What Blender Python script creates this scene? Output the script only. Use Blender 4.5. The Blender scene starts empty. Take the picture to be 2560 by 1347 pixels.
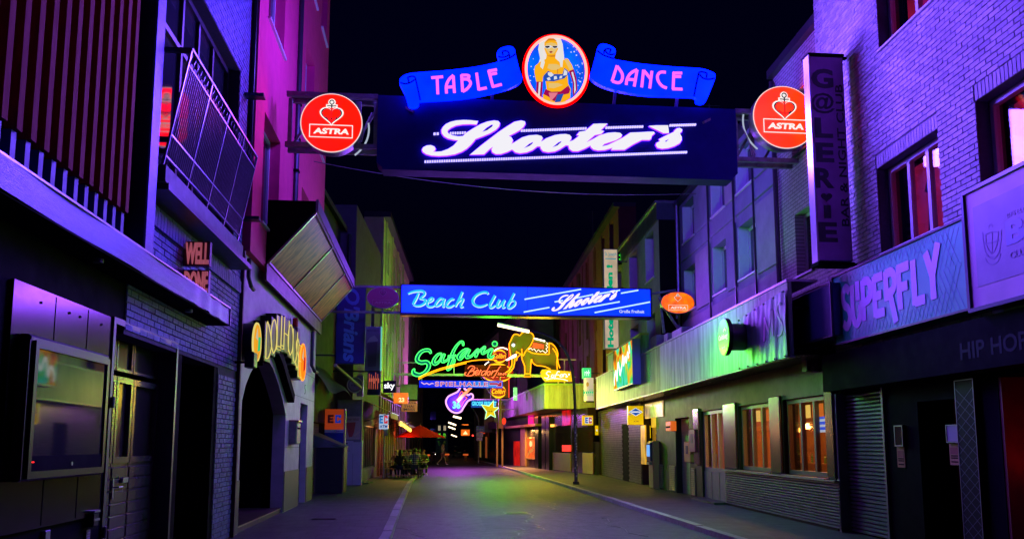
import bpy, bmesh, math, random
from mathutils import Vector, Matrix
from mathutils.geometry import tessellate_polygon
random.seed(7)
S = bpy.context.scene
COL = S.collection
PI = math.pi

# ------------------------------------------------------------------ camera, sky, light, exposure
F_PX, CX, CY, EYE = 2100.0, 1280.0, 841.0, 1.65        # photograph: 2560 x 1347 pixels
YAW, PITCH = math.radians(5.56), math.radians(7.25)
cam = bpy.data.objects.new('camera', bpy.data.cameras.new('camera'))
COL.objects.link(cam)
cam.location = (0, 0, EYE)
cam.rotation_euler = (PI/2 + PITCH, 0, -YAW)
cam.data.sensor_width = 36.0
cam.data.lens = 36.0*F_PX/2560.0
cam.data.shift_y = (CY - 1347/2.0)/2560.0
cam.data.clip_start = 0.05
cam.data.clip_end = 3000.0
S.camera = cam

world = bpy.data.worlds.new('World'); S.world = world; world.use_nodes = True
wn = world.node_tree.nodes; wl = world.node_tree.links
bg = wn['Background']
sky = wn.new('ShaderNodeTexSky'); sky.sky_type = 'NISHITA'; sky.sun_disc = False
sky.sun_elevation = math.radians(-3.0); sky.sun_rotation = math.radians(160)
tint = wn.new('ShaderNodeVectorMath'); tint.operation = 'MULTIPLY'; tint.inputs[1].default_value = (0.04, 0.05, 1.0)   # night sky over a city: only the deep blue is left
wl.new(sky.outputs[0], tint.inputs[0]); wl.new(tint.outputs[0], bg.inputs[0]); bg.inputs[1].default_value = 0.1

sun = bpy.data.objects.new('moonlight', bpy.data.lights.new('moonlight', 'SUN')); COL.objects.link(sun)
sun.data.energy = 0.002; sun.data.angle = math.radians(0.5); sun.data.color = (0.8, 0.85, 1.0)
sun.rotation_euler = (math.radians(50), 0, math.radians(160))

S.view_settings.view_transform = 'Standard'; S.view_settings.look = 'None'
S.view_settings.exposure = -0.35; S.view_settings.gamma = 1.0
S.view_settings.use_curve_mapping = False
cy = S.cycles
cy.use_denoising = True
cy.max_bounces = 5; cy.diffuse_bounces = 2; cy.glossy_bounces = 3; cy.transmission_bounces = 3; cy.transparent_max_bounces = 6
cy.sample_clamp_indirect = 3.0; cy.caustics_reflective = False; cy.caustics_refractive = False
cy.use_light_tree = True
cy.use_adaptive_sampling = True; cy.adaptive_threshold = 0.02

# ------------------------------------------------------------------ projecting photo pixels onto real planes
_fw = Vector((math.sin(YAW)*math.cos(PITCH), math.cos(YAW)*math.cos(PITCH), math.sin(PITCH)))
_rt = Vector((math.cos(YAW), -math.sin(YAW), 0)); _up = _rt.cross(_fw)
EYEP = Vector((0, 0, EYE))
def ray(px, py): return _fw + _rt*((px-CX)/F_PX) - _up*((py-CY)/F_PX)
def ground(px, py, z=0.0):
    d = ray(px, py); return EYEP + d*((z-EYE)/d.z)
def toPix(P):
    v = Vector(P)-EYEP; w = v.dot(_fw)
    return (CX+F_PX*v.dot(_rt)/w, CY-F_PX*v.dot(_up)/w)

class Frame:
    """a vertical plane: U along it, V = height, N out of it"""
    def __init__(s, o, u, n):
        s.o = Vector(o); s.u = Vector(u).normalized(); s.n = Vector(n).normalized(); s.v = Vector((0, 0, 1))
    def pt(s, u, v, n=0.0): return s.o + s.u*u + s.v*v + s.n*n
    def pix(s, px, py, n=0.0):
        d = ray(px, py); o = s.o + s.n*n
        t = (o-EYEP).dot(s.n)/d.dot(s.n); P = EYEP + d*t
        return ((P-s.o).dot(s.u), P.z)
    def U(s, px, n=0.0, py=1000): return s.pix(px, py, n)[0]
    def mat(s, u, v, n=0.0):
        m = Matrix((s.u, s.n, s.v)).transposed().to_4x4(); m.translation = s.pt(u, v, n); return m

def cross(y):                       # a plane straight across the street at depth y, facing the camera
    return Frame((0, y, 0), (1, 0, 0), (0, -1, 0))
LF = Frame((-3.5, 0, 0), (0, 1, 0), (1, 0, 0))                 # near left facades: u = distance up the street
_ra = Vector((0.0457, 1, 0)).normalized()
RF = Frame((7.046, 0, 0), _ra, (-_ra.y, _ra.x, 0))             # right facades
_la = Vector((0.9, 18, 0)).normalized()
LM = Frame((-3.5, 26, 0), _la, (_la.y, -_la.x, 0))             # left facades, middle stretch (u from 26 m on)

# ------------------------------------------------------------------ materials
MATS = {}
def mat(name, col, rough=0.6, metal=0.0, var=0.0, scale=6.0, bump=0.0, stretch=None, col2=None, spec=0.5, isl=0.0, bscale=None, coat=0.0):
    if name in MATS: return MATS[name]
    m = bpy.data.materials.new(name); m.use_nodes = True; MATS[name] = m
    n = m.node_tree.nodes; l = m.node_tree.links; b = n['Principled BSDF']
    b.inputs['Roughness'].default_value = rough; b.inputs['Metallic'].default_value = metal
    b.inputs['Specular IOR Level'].default_value = spec
    b.inputs['Base Color'].default_value = (*col, 1)
    if coat: b.inputs['Coat Weight'].default_value = coat; b.inputs['Coat Roughness'].default_value = 0.08
    if var or bump:
        tc = n.new('ShaderNodeNewGeometry'); mp = n.new('ShaderNodeMapping')
        mp.inputs['Scale'].default_value = stretch or (1, 1, 1)
        l.new(tc.outputs['Position'], mp.inputs[0])
        nz = n.new('ShaderNodeTexNoise'); nz.inputs['Scale'].default_value = scale; nz.inputs['Detail'].default_value = 6; nz.inputs['Roughness'].default_value = 0.65
        l.new(mp.outputs[0], nz.inputs['Vector'])
    src = None
    if var:
        cr = n.new('ShaderNodeValToRGB')
        c2 = col2 or tuple(c*(1-var) for c in col)
        cr.color_ramp.elements[0].position = 0.3; cr.color_ramp.elements[1].position = 0.7
        cr.color_ramp.elements[0].color = (*c2, 1); cr.color_ramp.elements[1].color = (*col, 1)
        l.new(nz.outputs['Fac'], cr.inputs[0]); src = cr.outputs[0]
        mr = n.new('ShaderNodeMapRange'); mr.inputs[3].default_value = min(1, rough*1.25); mr.inputs[4].default_value = rough*0.8
        l.new(nz.outputs['Fac'], mr.inputs[0]); l.new(mr.outputs[0], b.inputs['Roughness'])
    if isl:
        g = n.new('ShaderNodeNewGeometry'); oi = n.new('ShaderNodeObjectInfo'); ad = n.new('ShaderNodeMath'); ad.operation = 'ADD'
        l.new(g.outputs['Random Per Island'], ad.inputs[0]); l.new(oi.outputs['Random'], ad.inputs[1])
        fr = n.new('ShaderNodeMath'); fr.operation = 'FRACT'; l.new(ad.outputs[0], fr.inputs[0])
        mr2 = n.new('ShaderNodeMapRange'); mr2.inputs[3].default_value = 1-isl; mr2.inputs[4].default_value = 1+isl*0.4
        l.new(fr.outputs[0], mr2.inputs[0])
        mx = n.new('ShaderNodeVectorMath'); mx.operation = 'SCALE'
        if src: l.new(src, mx.inputs[0])
        else: mx.inputs[0].default_value = col
        l.new(mr2.outputs[0], mx.inputs['Scale']); src = mx.outputs[0]
    if src: l.new(src, b.inputs['Base Color'])
    if bump:
        bp = n.new('ShaderNodeBump'); bp.inputs['Strength'].default_value = bump; bp.inputs['Distance'].default_value = 0.02
        nb = n.new('ShaderNodeTexNoise'); nb.inputs['Scale'].default_value = bscale or scale*6; nb.inputs['Detail'].default_value = 4
        l.new(mp.outputs[0], nb.inputs['Vector'])
        l.new(nb.outputs['Fac'], bp.inputs['Height']); l.new(bp.outputs[0], b.inputs['Normal'])
    return m
def glow(name, col, strength=1.0):
    if name in MATS: return MATS[name]
    m = bpy.data.materials.new(name); m.use_nodes = True; MATS[name] = m
    n = m.node_tree.nodes; l = m.node_tree.links; n.clear()
    e = n.new('ShaderNodeEmission'); o = n.new('ShaderNodeOutputMaterial')
    e.inputs[0].default_value = (*col, 1); e.inputs[1].default_value = strength
    l.new(e.outputs[0], o.inputs[0]); return m
def lens_glow(name, col, strength, var=0.25, scale=1.2):
    """back-lit acrylic: tubes behind it make the panel slightly uneven, the surface still has a sheen"""
    if name in MATS: return MATS[name]
    m = bpy.data.materials.new(name); m.use_nodes = True; MATS[name] = m
    n = m.node_tree.nodes; l = m.node_tree.links; b = n['Principled BSDF']
    b.inputs['Base Color'].default_value = (*[min(1, c)*0.25 for c in col], 1); b.inputs['Roughness'].default_value = 0.35
    b.inputs['Emission Color'].default_value = (*col, 1)
    g = n.new('ShaderNodeNewGeometry'); nz = n.new('ShaderNodeTexNoise'); nz.inputs['Scale'].default_value = scale; nz.inputs['Detail'].default_value = 2
    l.new(g.outputs['Position'], nz.inputs['Vector'])
    mr = n.new('ShaderNodeMapRange'); mr.inputs[1].default_value = 0.3; mr.inputs[2].default_value = 0.7
    mr.inputs[3].default_value = strength*(1-var); mr.inputs[4].default_value = strength*(1+var)
    l.new(nz.outputs['Fac'], mr.inputs[0]); l.new(mr.outputs[0], b.inputs['Emission Strength'])
    return m

# ------------------------------------------------------------------ meshes
class MB:
    def __init__(s): s.v = []; s.f = []
    def add(s, vs, fs):
        k = len(s.v); s.v += [Vector(p) for p in vs]; s.f += [tuple(i+k for i in f) for f in fs]; return s
    def hexa(s, p):     # 8 corners: bottom 4, top 4
        return s.add(p, [(0,3,2,1),(4,5,6,7),(0,1,5,4),(1,2,6,5),(2,3,7,6),(3,0,4,7)])
    def box(s, fr, u0, u1, v0, v1, n0, n1):
        return s.hexa([fr.pt(u0,v0,n0), fr.pt(u1,v0,n0), fr.pt(u1,v0,n1), fr.pt(u0,v0,n1),
                       fr.pt(u0,v1,n0), fr.pt(u1,v1,n0), fr.pt(u1,v1,n1), fr.pt(u0,v1,n1)])
    def wbox(s, a, b):
        return s.box(Frame((0,0,0),(1,0,0),(0,1,0)), a[0], b[0], a[2], b[2], a[1], b[1])
    def bevbox(s, fr, u0, u1, v0, v1, n0, n1, c=0.02):
        """box whose outer face (n1) has a chamfered edge"""
        o = [(u0,v0),(u1,v0),(u1,v1),(u0,v1)]; i = [(u0+c,v0+c),(u1-c,v0+c),(u1-c,v1-c),(u0+c,v1-c)]
        sg = 1 if n1 > n0 else -1
        vs = [fr.pt(a,b,n0) for a,b in o]+[fr.pt(a,b,n1-sg*c) for a,b in o]+[fr.pt(a,b,n1) for a,b in i]
        fs = [(0,3,2,1),(8,9,10,11)]
        for k in range(4):
            j = (k+1) % 4
            fs += [(k,j,4+j,4+k),(4+k,4+j,8+j,8+k)]
        return s.add(vs, fs)
    def poly(s, fr, loop, n0, n1=None, holes=()):
        """flat (n1 None) or extruded outline with holes, (u, v) points"""
        loops = [list(loop)]+[list(h) for h in holes]
        flat = [p for lp in loops for p in lp]
        tris = tessellate_polygon([[Vector((a,b,0)) for a,b in lp] for lp in loops])
        if n1 is None:
            return s.add([fr.pt(a,b,n0) for a,b in flat], [tuple(t) for t in tris])
        m = len(flat)
        vs = [fr.pt(a,b,n0) for a,b in flat]+[fr.pt(a,b,n1) for a,b in flat]
        fs = [tuple(t) for t in tris]+[tuple(i+m for i in t) for t in tris]
        k = 0
        for lp in loops:
            q = len(lp)
            for i in range(q):
                j = (i+1) % q; fs.append((k+i, k+j, k+j+m, k+i+m))
            k += q
        return s.add(vs, fs)
    def tube(s, pts, r, seg=6, closed=False, cap=True):
        pts = [Vector(p) for p in pts]; q = len(pts); k0 = len(s.v); up = None
        rr = r if isinstance(r, (list, tuple)) else [r]*q
        for i, p in enumerate(pts):
            a = pts[i-1] if (i > 0 or closed) else p; b = pts[(i+1) % q] if (i < q-1 or closed) else p
            t = (b-a)
            t = t.normalized() if t.length > 1e-9 else Vector((0,0,1))
            if up is None:
                up = t.orthogonal().normalized()
            up = (up - t*up.dot(t))
            up = up.normalized() if up.length > 1e-6 else t.orthogonal().normalized()
            w = t.cross(up)
            for j in range(seg):
                an = 2*PI*j/seg
                s.v.append(p + (up*math.cos(an)+w*math.sin(an))*rr[i])
        for i in range(q if closed else q-1):
            i2 = (i+1) % q
            for j in range(seg):
                j2 = (j+1) % seg
                s.f.append((k0+i*seg+j, k0+i*seg+j2, k0+i2*seg+j2, k0+i2*seg+j))
        if cap and not closed:
            s.f.append(tuple(k0+j for j in range(seg))[::-1]); s.f.append(tuple(k0+(q-1)*seg+j for j in range(seg)))
        return s
    def disc(s, fr, cu, cv, ru, rv, n0, n1, seg=40):
        return s.poly(fr, [(cu+ru*math.cos(2*PI*i/seg), cv+rv*math.sin(2*PI*i/seg)) for i in range(seg)], n0, n1)
    def ell(s, c, r, nu=12, nv=8):
        c = Vector(c); k = len(s.v)
        for i in range(nv+1):
            th = PI*i/nv
            for j in range(nu):
                ph = 2*PI*j/nu
                s.v.append(c+Vector((r[0]*math.sin(th)*math.cos(ph), r[1]*math.sin(th)*math.sin(ph), r[2]*math.cos(th))))
        for i in range(nv):
            for j in range(nu):
                j2 = (j+1) % nu
                s.f.append((k+i*nu+j, k+(i+1)*nu+j, k+(i+1)*nu+j2, k+i*nu+j2))
        return s
    def grid(s, fn, nu, nv):
        k = len(s.v)
        for i in range(nu+1):
            for j in range(nv+1): s.v.append(Vector(fn(i/nu, j/nv)))
        for i in range(nu):
            for j in range(nv):
                a = k+i*(nv+1)+j; s.f.append((a, a+nv+1, a+nv+2, a+1))
        return s
    def text(s, fr, string, u0, u1, v0, v1, n0, n1, shear=0.0, bold=0.0, flip=1, space=1.0):
        tv, tf = glyphs(string, shear, bold, space)
        ax = min(p[0] for p in tv); bx = max(p[0] for p in tv); ay = min(p[1] for p in tv); by = max(p[1] for p in tv)
        return s.add([fr.pt(u0+(p[0]-ax)/(bx-ax)*(u1-u0), v0+(p[1]-ay)/(by-ay)*(v1-v0), n0+(n1-n0)*(1 if p[2] > 0 else 0)) for p in tv], tf)
    def build(s, name, m, parent=None, smooth=False, label=None, kind=None):
        """parent: a thing (Empty) or part; mesh is stored relative to the thing's origin"""
        o0 = parent['_o'] if parent is not None and '_o' in parent else (0,0,0)
        o0 = Vector(o0)
        me = bpy.data.meshes.new(name)
        me.from_pydata([tuple(p-o0) for p in s.v], [], s.f); me.validate(); me.update()
        bm = bmesh.new(); bm.from_mesh(me); bmesh.ops.recalc_face_normals(bm, faces=bm.faces); bm.to_mesh(me); bm.free()
        if smooth:
            for p in me.polygons: p.use_smooth = True
        me.materials.append(m)
        o = bpy.data.objects.new(name, me); COL.objects.link(o)
        if parent is not None:
            o.parent = parent; o['_o'] = tuple(o0)
        if label: o['label'] = label
        if kind: o['kind'] = kind
        return o
_GL = {}
SCT = bpy.data.scenes.new('scratch_text')
def glyphs(string, shear, bold, space):
    key = (string, shear, bold, space)
    if key not in _GL:
        cu = bpy.data.curves.new('t', 'FONT'); cu.body = string; cu.shear = shear; cu.offset = bold; cu.extrude = 0.05; cu.space_character = space; cu.resolution_u = 3
        ob = bpy.data.objects.new('t', cu); SCT.collection.objects.link(ob)
        with bpy.context.temp_override(scene=SCT, view_layer=SCT.view_layers[0]):
            me = bpy.data.meshes.new_from_object(ob.evaluated_get(bpy.context.evaluated_depsgraph_get()))
        _GL[key] = ([tuple(v.co) for v in me.vertices], [tuple(p.vertices) for p in me.polygons])
        bpy.data.objects.remove(ob); bpy.data.curves.remove(cu); bpy.data.meshes.remove(me)
    return _GL[key]

def thing(name, label, cat, loc, group=None):
    o = bpy.data.objects.new(name, None); COL.objects.link(o)
    o.location = loc; o['label'] = label; o['category'] = cat; o['_o'] = tuple(loc)
    o.empty_display_size = 0.2
    if group: o['group'] = group
    return o
def single(o, label, cat, group=None):
    """a thing that is one mesh: move its origin to its base"""
    vs = o.data.vertices
    c = Vector((sum(v.co.x for v in vs)/len(vs), sum(v.co.y for v in vs)/len(vs), min(v.co.z for v in vs)))
    o.data.transform(Matrix.Translation(-c)); o.location = c
    o['label'] = label; o['category'] = cat
    if group: o['group'] = group
    return o
def struct(mb, name, m, smooth=False):
    o = mb.build(name, m, None, smooth); o['kind'] = 'structure'; return o

def smooth_path(pts, k=6, closed=False):
    """Catmull-Rom through tuples of any length"""
    q = len(pts)
    if q < 3: return list(pts)
    out = []
    rng = range(q) if closed else range(q-1)
    for i in rng:
        p0 = pts[(i-1) % q] if (closed or i > 0) else pts[i]; p1 = pts[i]; p2 = pts[(i+1) % q]
        p3 = pts[(i+2) % q] if (closed or i+2 < q) else p2
        for j in range(k):
            t = j/k
            out.append(tuple(0.5*((2*b)+(c-a)*t+(2*a-5*b+4*c-d)*t*t+(3*b-a-3*c+d)*t**3) for a,b,c,d in zip(p0,p1,p2,p3)))
    if not closed: out.append(tuple(pts[-1]))
    return out
class Crop:
    """coordinates read off an enlarged crop of the photograph, put onto a plane"""
    def __init__(s, fr, x0, y0, sc, n=0.0): s.fr, s.x0, s.y0, s.sc, s.n = fr, x0, y0, sc, n
    def __call__(s, x, y): return s.fr.pix(s.x0+x/s.sc, s.y0+y/s.sc, s.n)
    def L(s, pts): return [s(*p[:2]) for p in pts]
    def k(s):       # metres per crop unit, near the middle
        a = s(0, 0); b = s(100, 0); return abs(b[0]-a[0])/100
def ribbon_sides(pts):
    """(u, v, w) centre line -> left and right outlines"""
    l, r = [], []
    for i, p in enumerate(pts):
        a = pts[max(0,i-1)]; b = pts[min(len(pts)-1,i+1)]
        dx, dy = b[0]-a[0], b[1]-a[1]; d = math.hypot(dx,dy) or 1
        nx, ny = -dy/d, dx/d; w = p[2]/2
        l.append((p[0]+nx*w, p[1]+ny*w)); r.append((p[0]-nx*w, p[1]-ny*w))
    return l, r
def stroke(mb, fr, pts, n0, n1):
    """flat-ended brush stroke as a solid, pts (u, v, width)"""
    l, r = ribbon_sides(pts); q = len(pts)
    vs = []
    for i in range(q):
        vs += [fr.pt(*l[i], n1), fr.pt(*r[i], n1), fr.pt(*r[i], n0), fr.pt(*l[i], n0)]
    fs = [(0,1,2,3), (4*q-4,4*q-1,4*q-2,4*q-3)]
    for i in range(q-1):
        a = 4*i; b = a+4
        fs += [(a,b,b+1,a+1),(a+1,b+1,b+2,a+2),(a+2,b+2,b+3,a+3),(a+3,b+3,b,a)]
    return mb.add(vs, fs)
def neon_line(mb, fr, pts, n, r, closed=False, k=4, seg=5):
    return mb.tube([fr.pt(u, v, n) for u, v in smooth_path(pts, k, closed)], r, seg, closed)
def rect(u0, u1, v0, v1): return [(u0,v0),(u1,v0),(u1,v1),(u0,v1)]
def bar(mb, a, b, r, seg=6): return mb.tube([a, b], r, seg)
def sbar(mb, a, b, w, h):
    """square bar from a to b"""
    a, b = Vector(a), Vector(b); t = (b-a).normalized()
    s_ = t.cross(Vector((0,0,1)))
    s_ = s_.normalized() if s_.length > 1e-4 else Vector((1,0,0))
    q = s_.cross(t).normalized()
    c = [(-w/2,-h/2),(w/2,-h/2),(w/2,h/2),(-w/2,h/2)]
    return mb.hexa([a+s_*x+q*y for x,y in c]+[b+s_*x+q*y for x,y in c])
def frame_rect(mb, fr, u0, u1, v0, v1, n0, n1, w):
    """four butt-jointed bars round an opening"""
    if u0 > u1: u0, u1 = u1, u0
    mb.box(fr, u0, u1, v1-w, v1, n0, n1); mb.box(fr, u0, u1, v0, v0+w, n0, n1)
    mb.box(fr, u0, u0+w, v0+w, v1-w, n0, n1); mb.box(fr, u1-w, u1, v0+w, v1-w, n0, n1); return mb
def wall_mesh(mb, fr, u0, u1, v0, v1, n0, n1, holes=()):
    """wall slab with rectangular openings (u0,u1,v0,v1), cut on a grid"""
    us = sorted({u0, u1, *[min(max(h[i],u0),u1) for h in holes for i in (0,1)]}); vs = sorted({v0, v1, *[min(max(h[i],v0),v1) for h in holes for i in (2,3)]})
    for a, b in zip(us, us[1:]):
        run = None
        for c, d in zip(vs, vs[1:]):
            if b-a < 1e-6 or d-c < 1e-6: continue
            m_, k_ = (a+b)/2, (c+d)/2
            solid = not any(min(h[0],h[1]) < m_ < max(h[0],h[1]) and h[2] < k_ < h[3] for h in holes)
            if solid: run = (run[0], d) if run else (c, d)
            elif run: mb.box(fr, a, b, run[0], run[1], n0, n1); run = None
        if run: mb.box(fr, a, b, run[0], run[1], n0, n1)
    return mb
def bricks(parent, fr, u0, u1, v0, v1, n, m, holes=(), keep=300, L=0.24, H=0.071, J=0.011, depth=0.014, hide=()):
    """running bond laid on a wall face; the 'keep' bricks that show largest are objects, the rest one part"""
    cells = []
    row = 0; v = v0
    while v+H <= v1+1e-6:
        u = u0 - (0.5*(L+J) if row % 2 else 0)
        while u < u1:
            a, b = max(u, u0), min(u+L, u1)
            if b-a > 0.03:
                segs = [(a, b)]
                for h in holes:
                    h0, h1 = min(h[0],h[1]), max(h[0],h[1])
                    if h[2]-0.005 < v+H and v < h[3]+0.005:
                        ns = []
                        for p, q in segs:
                            if q <= h0 or p >= h1: ns.append((p, q)); continue
                            if p < h0: ns.append((p, h0))
                            if q > h1: ns.append((h1, q))
                        segs = ns
                for p, q in segs:
                    if q-p > 0.03: cells.append((p, q, v))
            u += L+J
        v += H+J; row += 1
    def score(c):
        if c[1]-c[0] < L-0.002: return -1
        x, y = toPix(fr.pt((c[0]+c[1])/2, c[2]+H/2, n))
        if not (8 < x < 2552 and 8 < y < 1340): return -1
        for hx0, hx1, hy0, hy1 in hide:
            if hx0 < x < hx1 and hy0 < y < hy1: return -1
        a = toPix(fr.pt(c[0], c[2], n)); b = toPix(fr.pt(c[1], c[2]+H, n)); return abs((a[0]-b[0])*(a[1]-b[1]))
    cells.sort(key=score, reverse=True)
    good = [c for c in cells[:keep] if score(c) > 0]
    me = None; o0 = Vector(parent['_o'])
    for c in good:
        if me is None:
            b = MB(); b.bevbox(Frame((0,0,0),(1,0,0),(0,1,0)), 0, L, 0, H, -0.01, depth, 0.004)
            o = b.build('brick', m); o.parent = parent; me = o.data
        else:
            o = bpy.data.objects.new('brick', me); COL.objects.link(o); o.parent = parent
        j = random.uniform(-0.003, 0.003)
        mt = fr.mat(c[0], c[2], n+j); mt.translation -= o0
        o.matrix_local = mt
    rest = MB()
    for c in cells[len(good):]:
        j = random.uniform(-0.003, 0.003)
        x, y = toPix(fr.pt(c[0], c[2], n))
        if not (-150 < x < 2710 and -150 < y < 1500): continue
        vs = [fr.pt(c[0],c[2],n-0.008), fr.pt(c[1],c[2],n-0.008), fr.pt(c[1],c[2]+H,n-0.008), fr.pt(c[0],c[2]+H,n-0.008),
              fr.pt(c[0]+.003,c[2]+.003,n+depth+j), fr.pt(c[1]-.003,c[2]+.003,n+depth+j), fr.pt(c[1]-.003,c[2]+H-.003,n+depth+j), fr.pt(c[0]+.003,c[2]+H-.003,n+depth+j)]
        rest.add(vs, [(4,5,6,7),(0,1,5,4),(1,2,6,5),(2,3,7,6),(3,0,4,7)])
    if rest.v: rest.build('brickwork', m, parent, kind='stuff')
def scrawl(fr, u0, u1, v0, v1, n0, n1, k=5, seed=1):
    """lettering too small to read in the photograph: upright strokes of uneven height"""
    r = random.Random(seed); b = MB(); w = (u1-u0)/k
    for i in range(k):
        a = u0+w*i; b.box(fr, a+w*.1, a+w*.38, v0, v1-(v1-v0)*r.uniform(0,.35), n0, n1)
        b.box(fr, a+w*.38, a+w*.85, *(sorted((v0+(v1-v0)*(.42+r.uniform(-.1,.1)), v0+(v1-v0)*.64))), n0, n1)
    return b
def lamp(name, kind, loc, energy, color, parent=None, size=0.1, rot=None, size_y=None, spot=None, spread=None):
    d = bpy.data.lights.new(name, kind); d.energy = energy; d.color = color
    if kind == 'AREA':
        d.size = size
        if spread: d.spread = math.radians(spread)
        if size_y: d.shape = 'RECTANGLE'; d.size_y = size_y
    else: d.shadow_soft_size = size
    if spot: d.spot_size = math.radians(spot); d.spot_blend = 0.6
    o = bpy.data.objects.new(name, d); COL.objects.link(o)
    if parent is not None: o.parent = parent; loc = Vector(loc)-Vector(parent['_o'])
    o.location = loc
    if rot: o.rotation_euler = rot
    return o

# ================================================================== ground
def R(fr, px0, px1, yt, yb, n=0.0):
    """rectangle on a plane: near-edge pixel px0 with its top and bottom rows, far-edge pixel px1"""
    a = fr.pix(px0, yt, n); b = fr.pix(px0, yb, n); c = fr.pix(px1, (yt+yb)/2, n)
    u0, u1 = sorted((a[0], c[0])); return u0, u1, min(a[1], b[1]), max(a[1], b[1])

ASPH = mat('asphalt', (0.055,0.052,0.06), 0.55, 0, 0.55, 5.0, 0.9, bscale=110, spec=0.5)
PAVE = mat('paving', (0.085,0.082,0.08), 0.6, 0, 0.4, 2.2, 0.35, bscale=90)
def slabs(m, sx, sy, dark):
    n = m.node_tree.nodes; l = m.node_tree.links; b = n['Principled BSDF']; src = b.inputs['Base Color'].links[0].from_socket
    g = n.new('ShaderNodeNewGeometry'); bt = n.new('ShaderNodeTexBrick'); bt.inputs['Scale'].default_value = 1.0; bt.inputs['Brick Width'].default_value = sx; bt.inputs['Row Height'].default_value = sy; bt.inputs['Mortar Size'].default_value = .012
    bt.inputs['Color1'].default_value = (1,1,1,1); bt.inputs['Color2'].default_value = (.72,.72,.72,1); bt.inputs['Mortar'].default_value = (dark,dark,dark,1)
    mx = n.new('ShaderNodeVectorMath'); mx.operation = 'MULTIPLY'
    l.new(g.outputs['Position'], bt.inputs['Vector']); l.new(src, mx.inputs[0]); l.new(bt.outputs['Color'], mx.inputs[1]); l.new(mx.outputs[0], b.inputs['Base Color'])
slabs(PAVE, .5, .5, .3)
KERB = mat('kerb_granite', (0.46,0.45,0.43), 0.6, 0, 0.35, 9, 0.3, isl=0.35, bscale=60)
DARK = mat('dark_ground', (0.03,0.03,0.03), 0.9)
struct(MB().add([(-300,-60,-0.16),(300,-60,-0.16),(300,900,-0.16),(-300,900,-0.16)], [(0,1,2,3)]), 'ground', DARK)
KL = [(-0.75,-6),(-0.72,12),(-0.66,15.5),(-0.71,22),(-0.73,30),(-0.73,37),(-0.6,48),(-0.3,70),(0.0,95)]      # left kerb line
KR = [(5.35,-6),(5.33,12),(5.33,15.3),(5.44,27.5),(5.42,43),(5.30,64),(4.9,78),(4.5,95)]
def kx(K, y):
    for a, b in zip(K, K[1:]):
        if a[1] <= y <= b[1]: return a[0]+(b[0]-a[0])*(y-a[1])/(b[1]-a[1])
    return K[-1][0]
ys = [-6+1.01*i for i in range(101)]
rd = MB()
for a, b in zip(ys, ys[1:]):
    rd.add([(kx(KL,a)-0.02,a,-0.09),(kx(KR,a)+0.02,a,-0.09),(kx(KR,b)+0.02,b,-0.09),(kx(KL,b)-0.02,b,-0.09)], [(0,1,2,3)])
struct(rd, 'road', ASPH)
struct(MB().add([(-60,95,-0.094),(70,95,-0.094),(70,260,-0.094),(-60,260,-0.094)], [(0,1,2,3)]), 'crossing_road', ASPH)
def pavement(K, sgn, far, name):
    p = MB()
    for a, b in zip(ys, ys[1:]):
        xa, xb = kx(K,a)+sgn*0.2, kx(K,b)+sgn*0.2
        p.add([(xa,a,0),(xb,b,0),(far,b,0),(far,a,0)], [(0,1,2,3) if sgn < 0 else (3,2,1,0)])
    return struct(p, name, PAVE)
for K, sgn, far, name, kn in ((KL,-1,-9.0,'pavement_left','kerb_left'),(KR,1,14.0,'pavement_right','kerb_right')):
    pv = pavement(K, sgn, far, name)
    kerb = bpy.data.objects.new(kn, None); COL.objects.link(kerb); kerb['kind'] = 'structure'; kerb['_o'] = (0,0,0)
    y = 9.0
    while y < 84:
        L = random.uniform(0.86, 1.14); g = 0.02
        xa, xb = kx(K,y), kx(K,y+L-g); w = 0.195*sgn; z = random.uniform(0.0, 0.012); c = 0.02
        q = [(xa,y),(xb,y+L-g),(xb+w,y+L-g),(xa+w,y)]
        k = MB().hexa([Vector((*p,-0.13)) for p in q]+[Vector((*p,z+0.004)) for p in q])
        k.v[4].x += c*sgn; k.v[5].x += c*sgn
        k.build('kerb_stone', KERB, kerb)
        y += L
TAR = mat('tar_seam', (0.02,0.02,0.022), 0.35, 0, .3, 8)
PATCH = mat('asphalt_patch', (0.045,0.044,0.047), 0.6, 0, .4, 5, .5, bscale=140)
rp_ = random.Random(21)
for i, (x, y, w, l_) in enumerate(((1.2,17.5,1.1,3.2),(3.6,24,.8,5.5),(.4,31,1.4,2.2),(3.0,39,1.0,6.0))):
    q = [(x+rp_.uniform(-.05,.05), y), (x+w, y+rp_.uniform(-.1,.1)), (x+w+rp_.uniform(-.05,.05), y+l_), (x+.03, y+l_+rp_.uniform(-.1,.1))]
    struct(MB().add([(*p,-0.086) for p in q], [(0,1,2,3)]), 'road_patch', PATCH)
for k in range(5):
    x, y = rp_.uniform(-.3,4.8), rp_.uniform(13,26); pts = []
    for i in range(16): pts.append(Vector((x,y,-0.091))); x += rp_.gauss(0,.12); y += rp_.uniform(.15,.45)
    struct(MB().tube(pts, .009, 4), 'road_crack', TAR)
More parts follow.
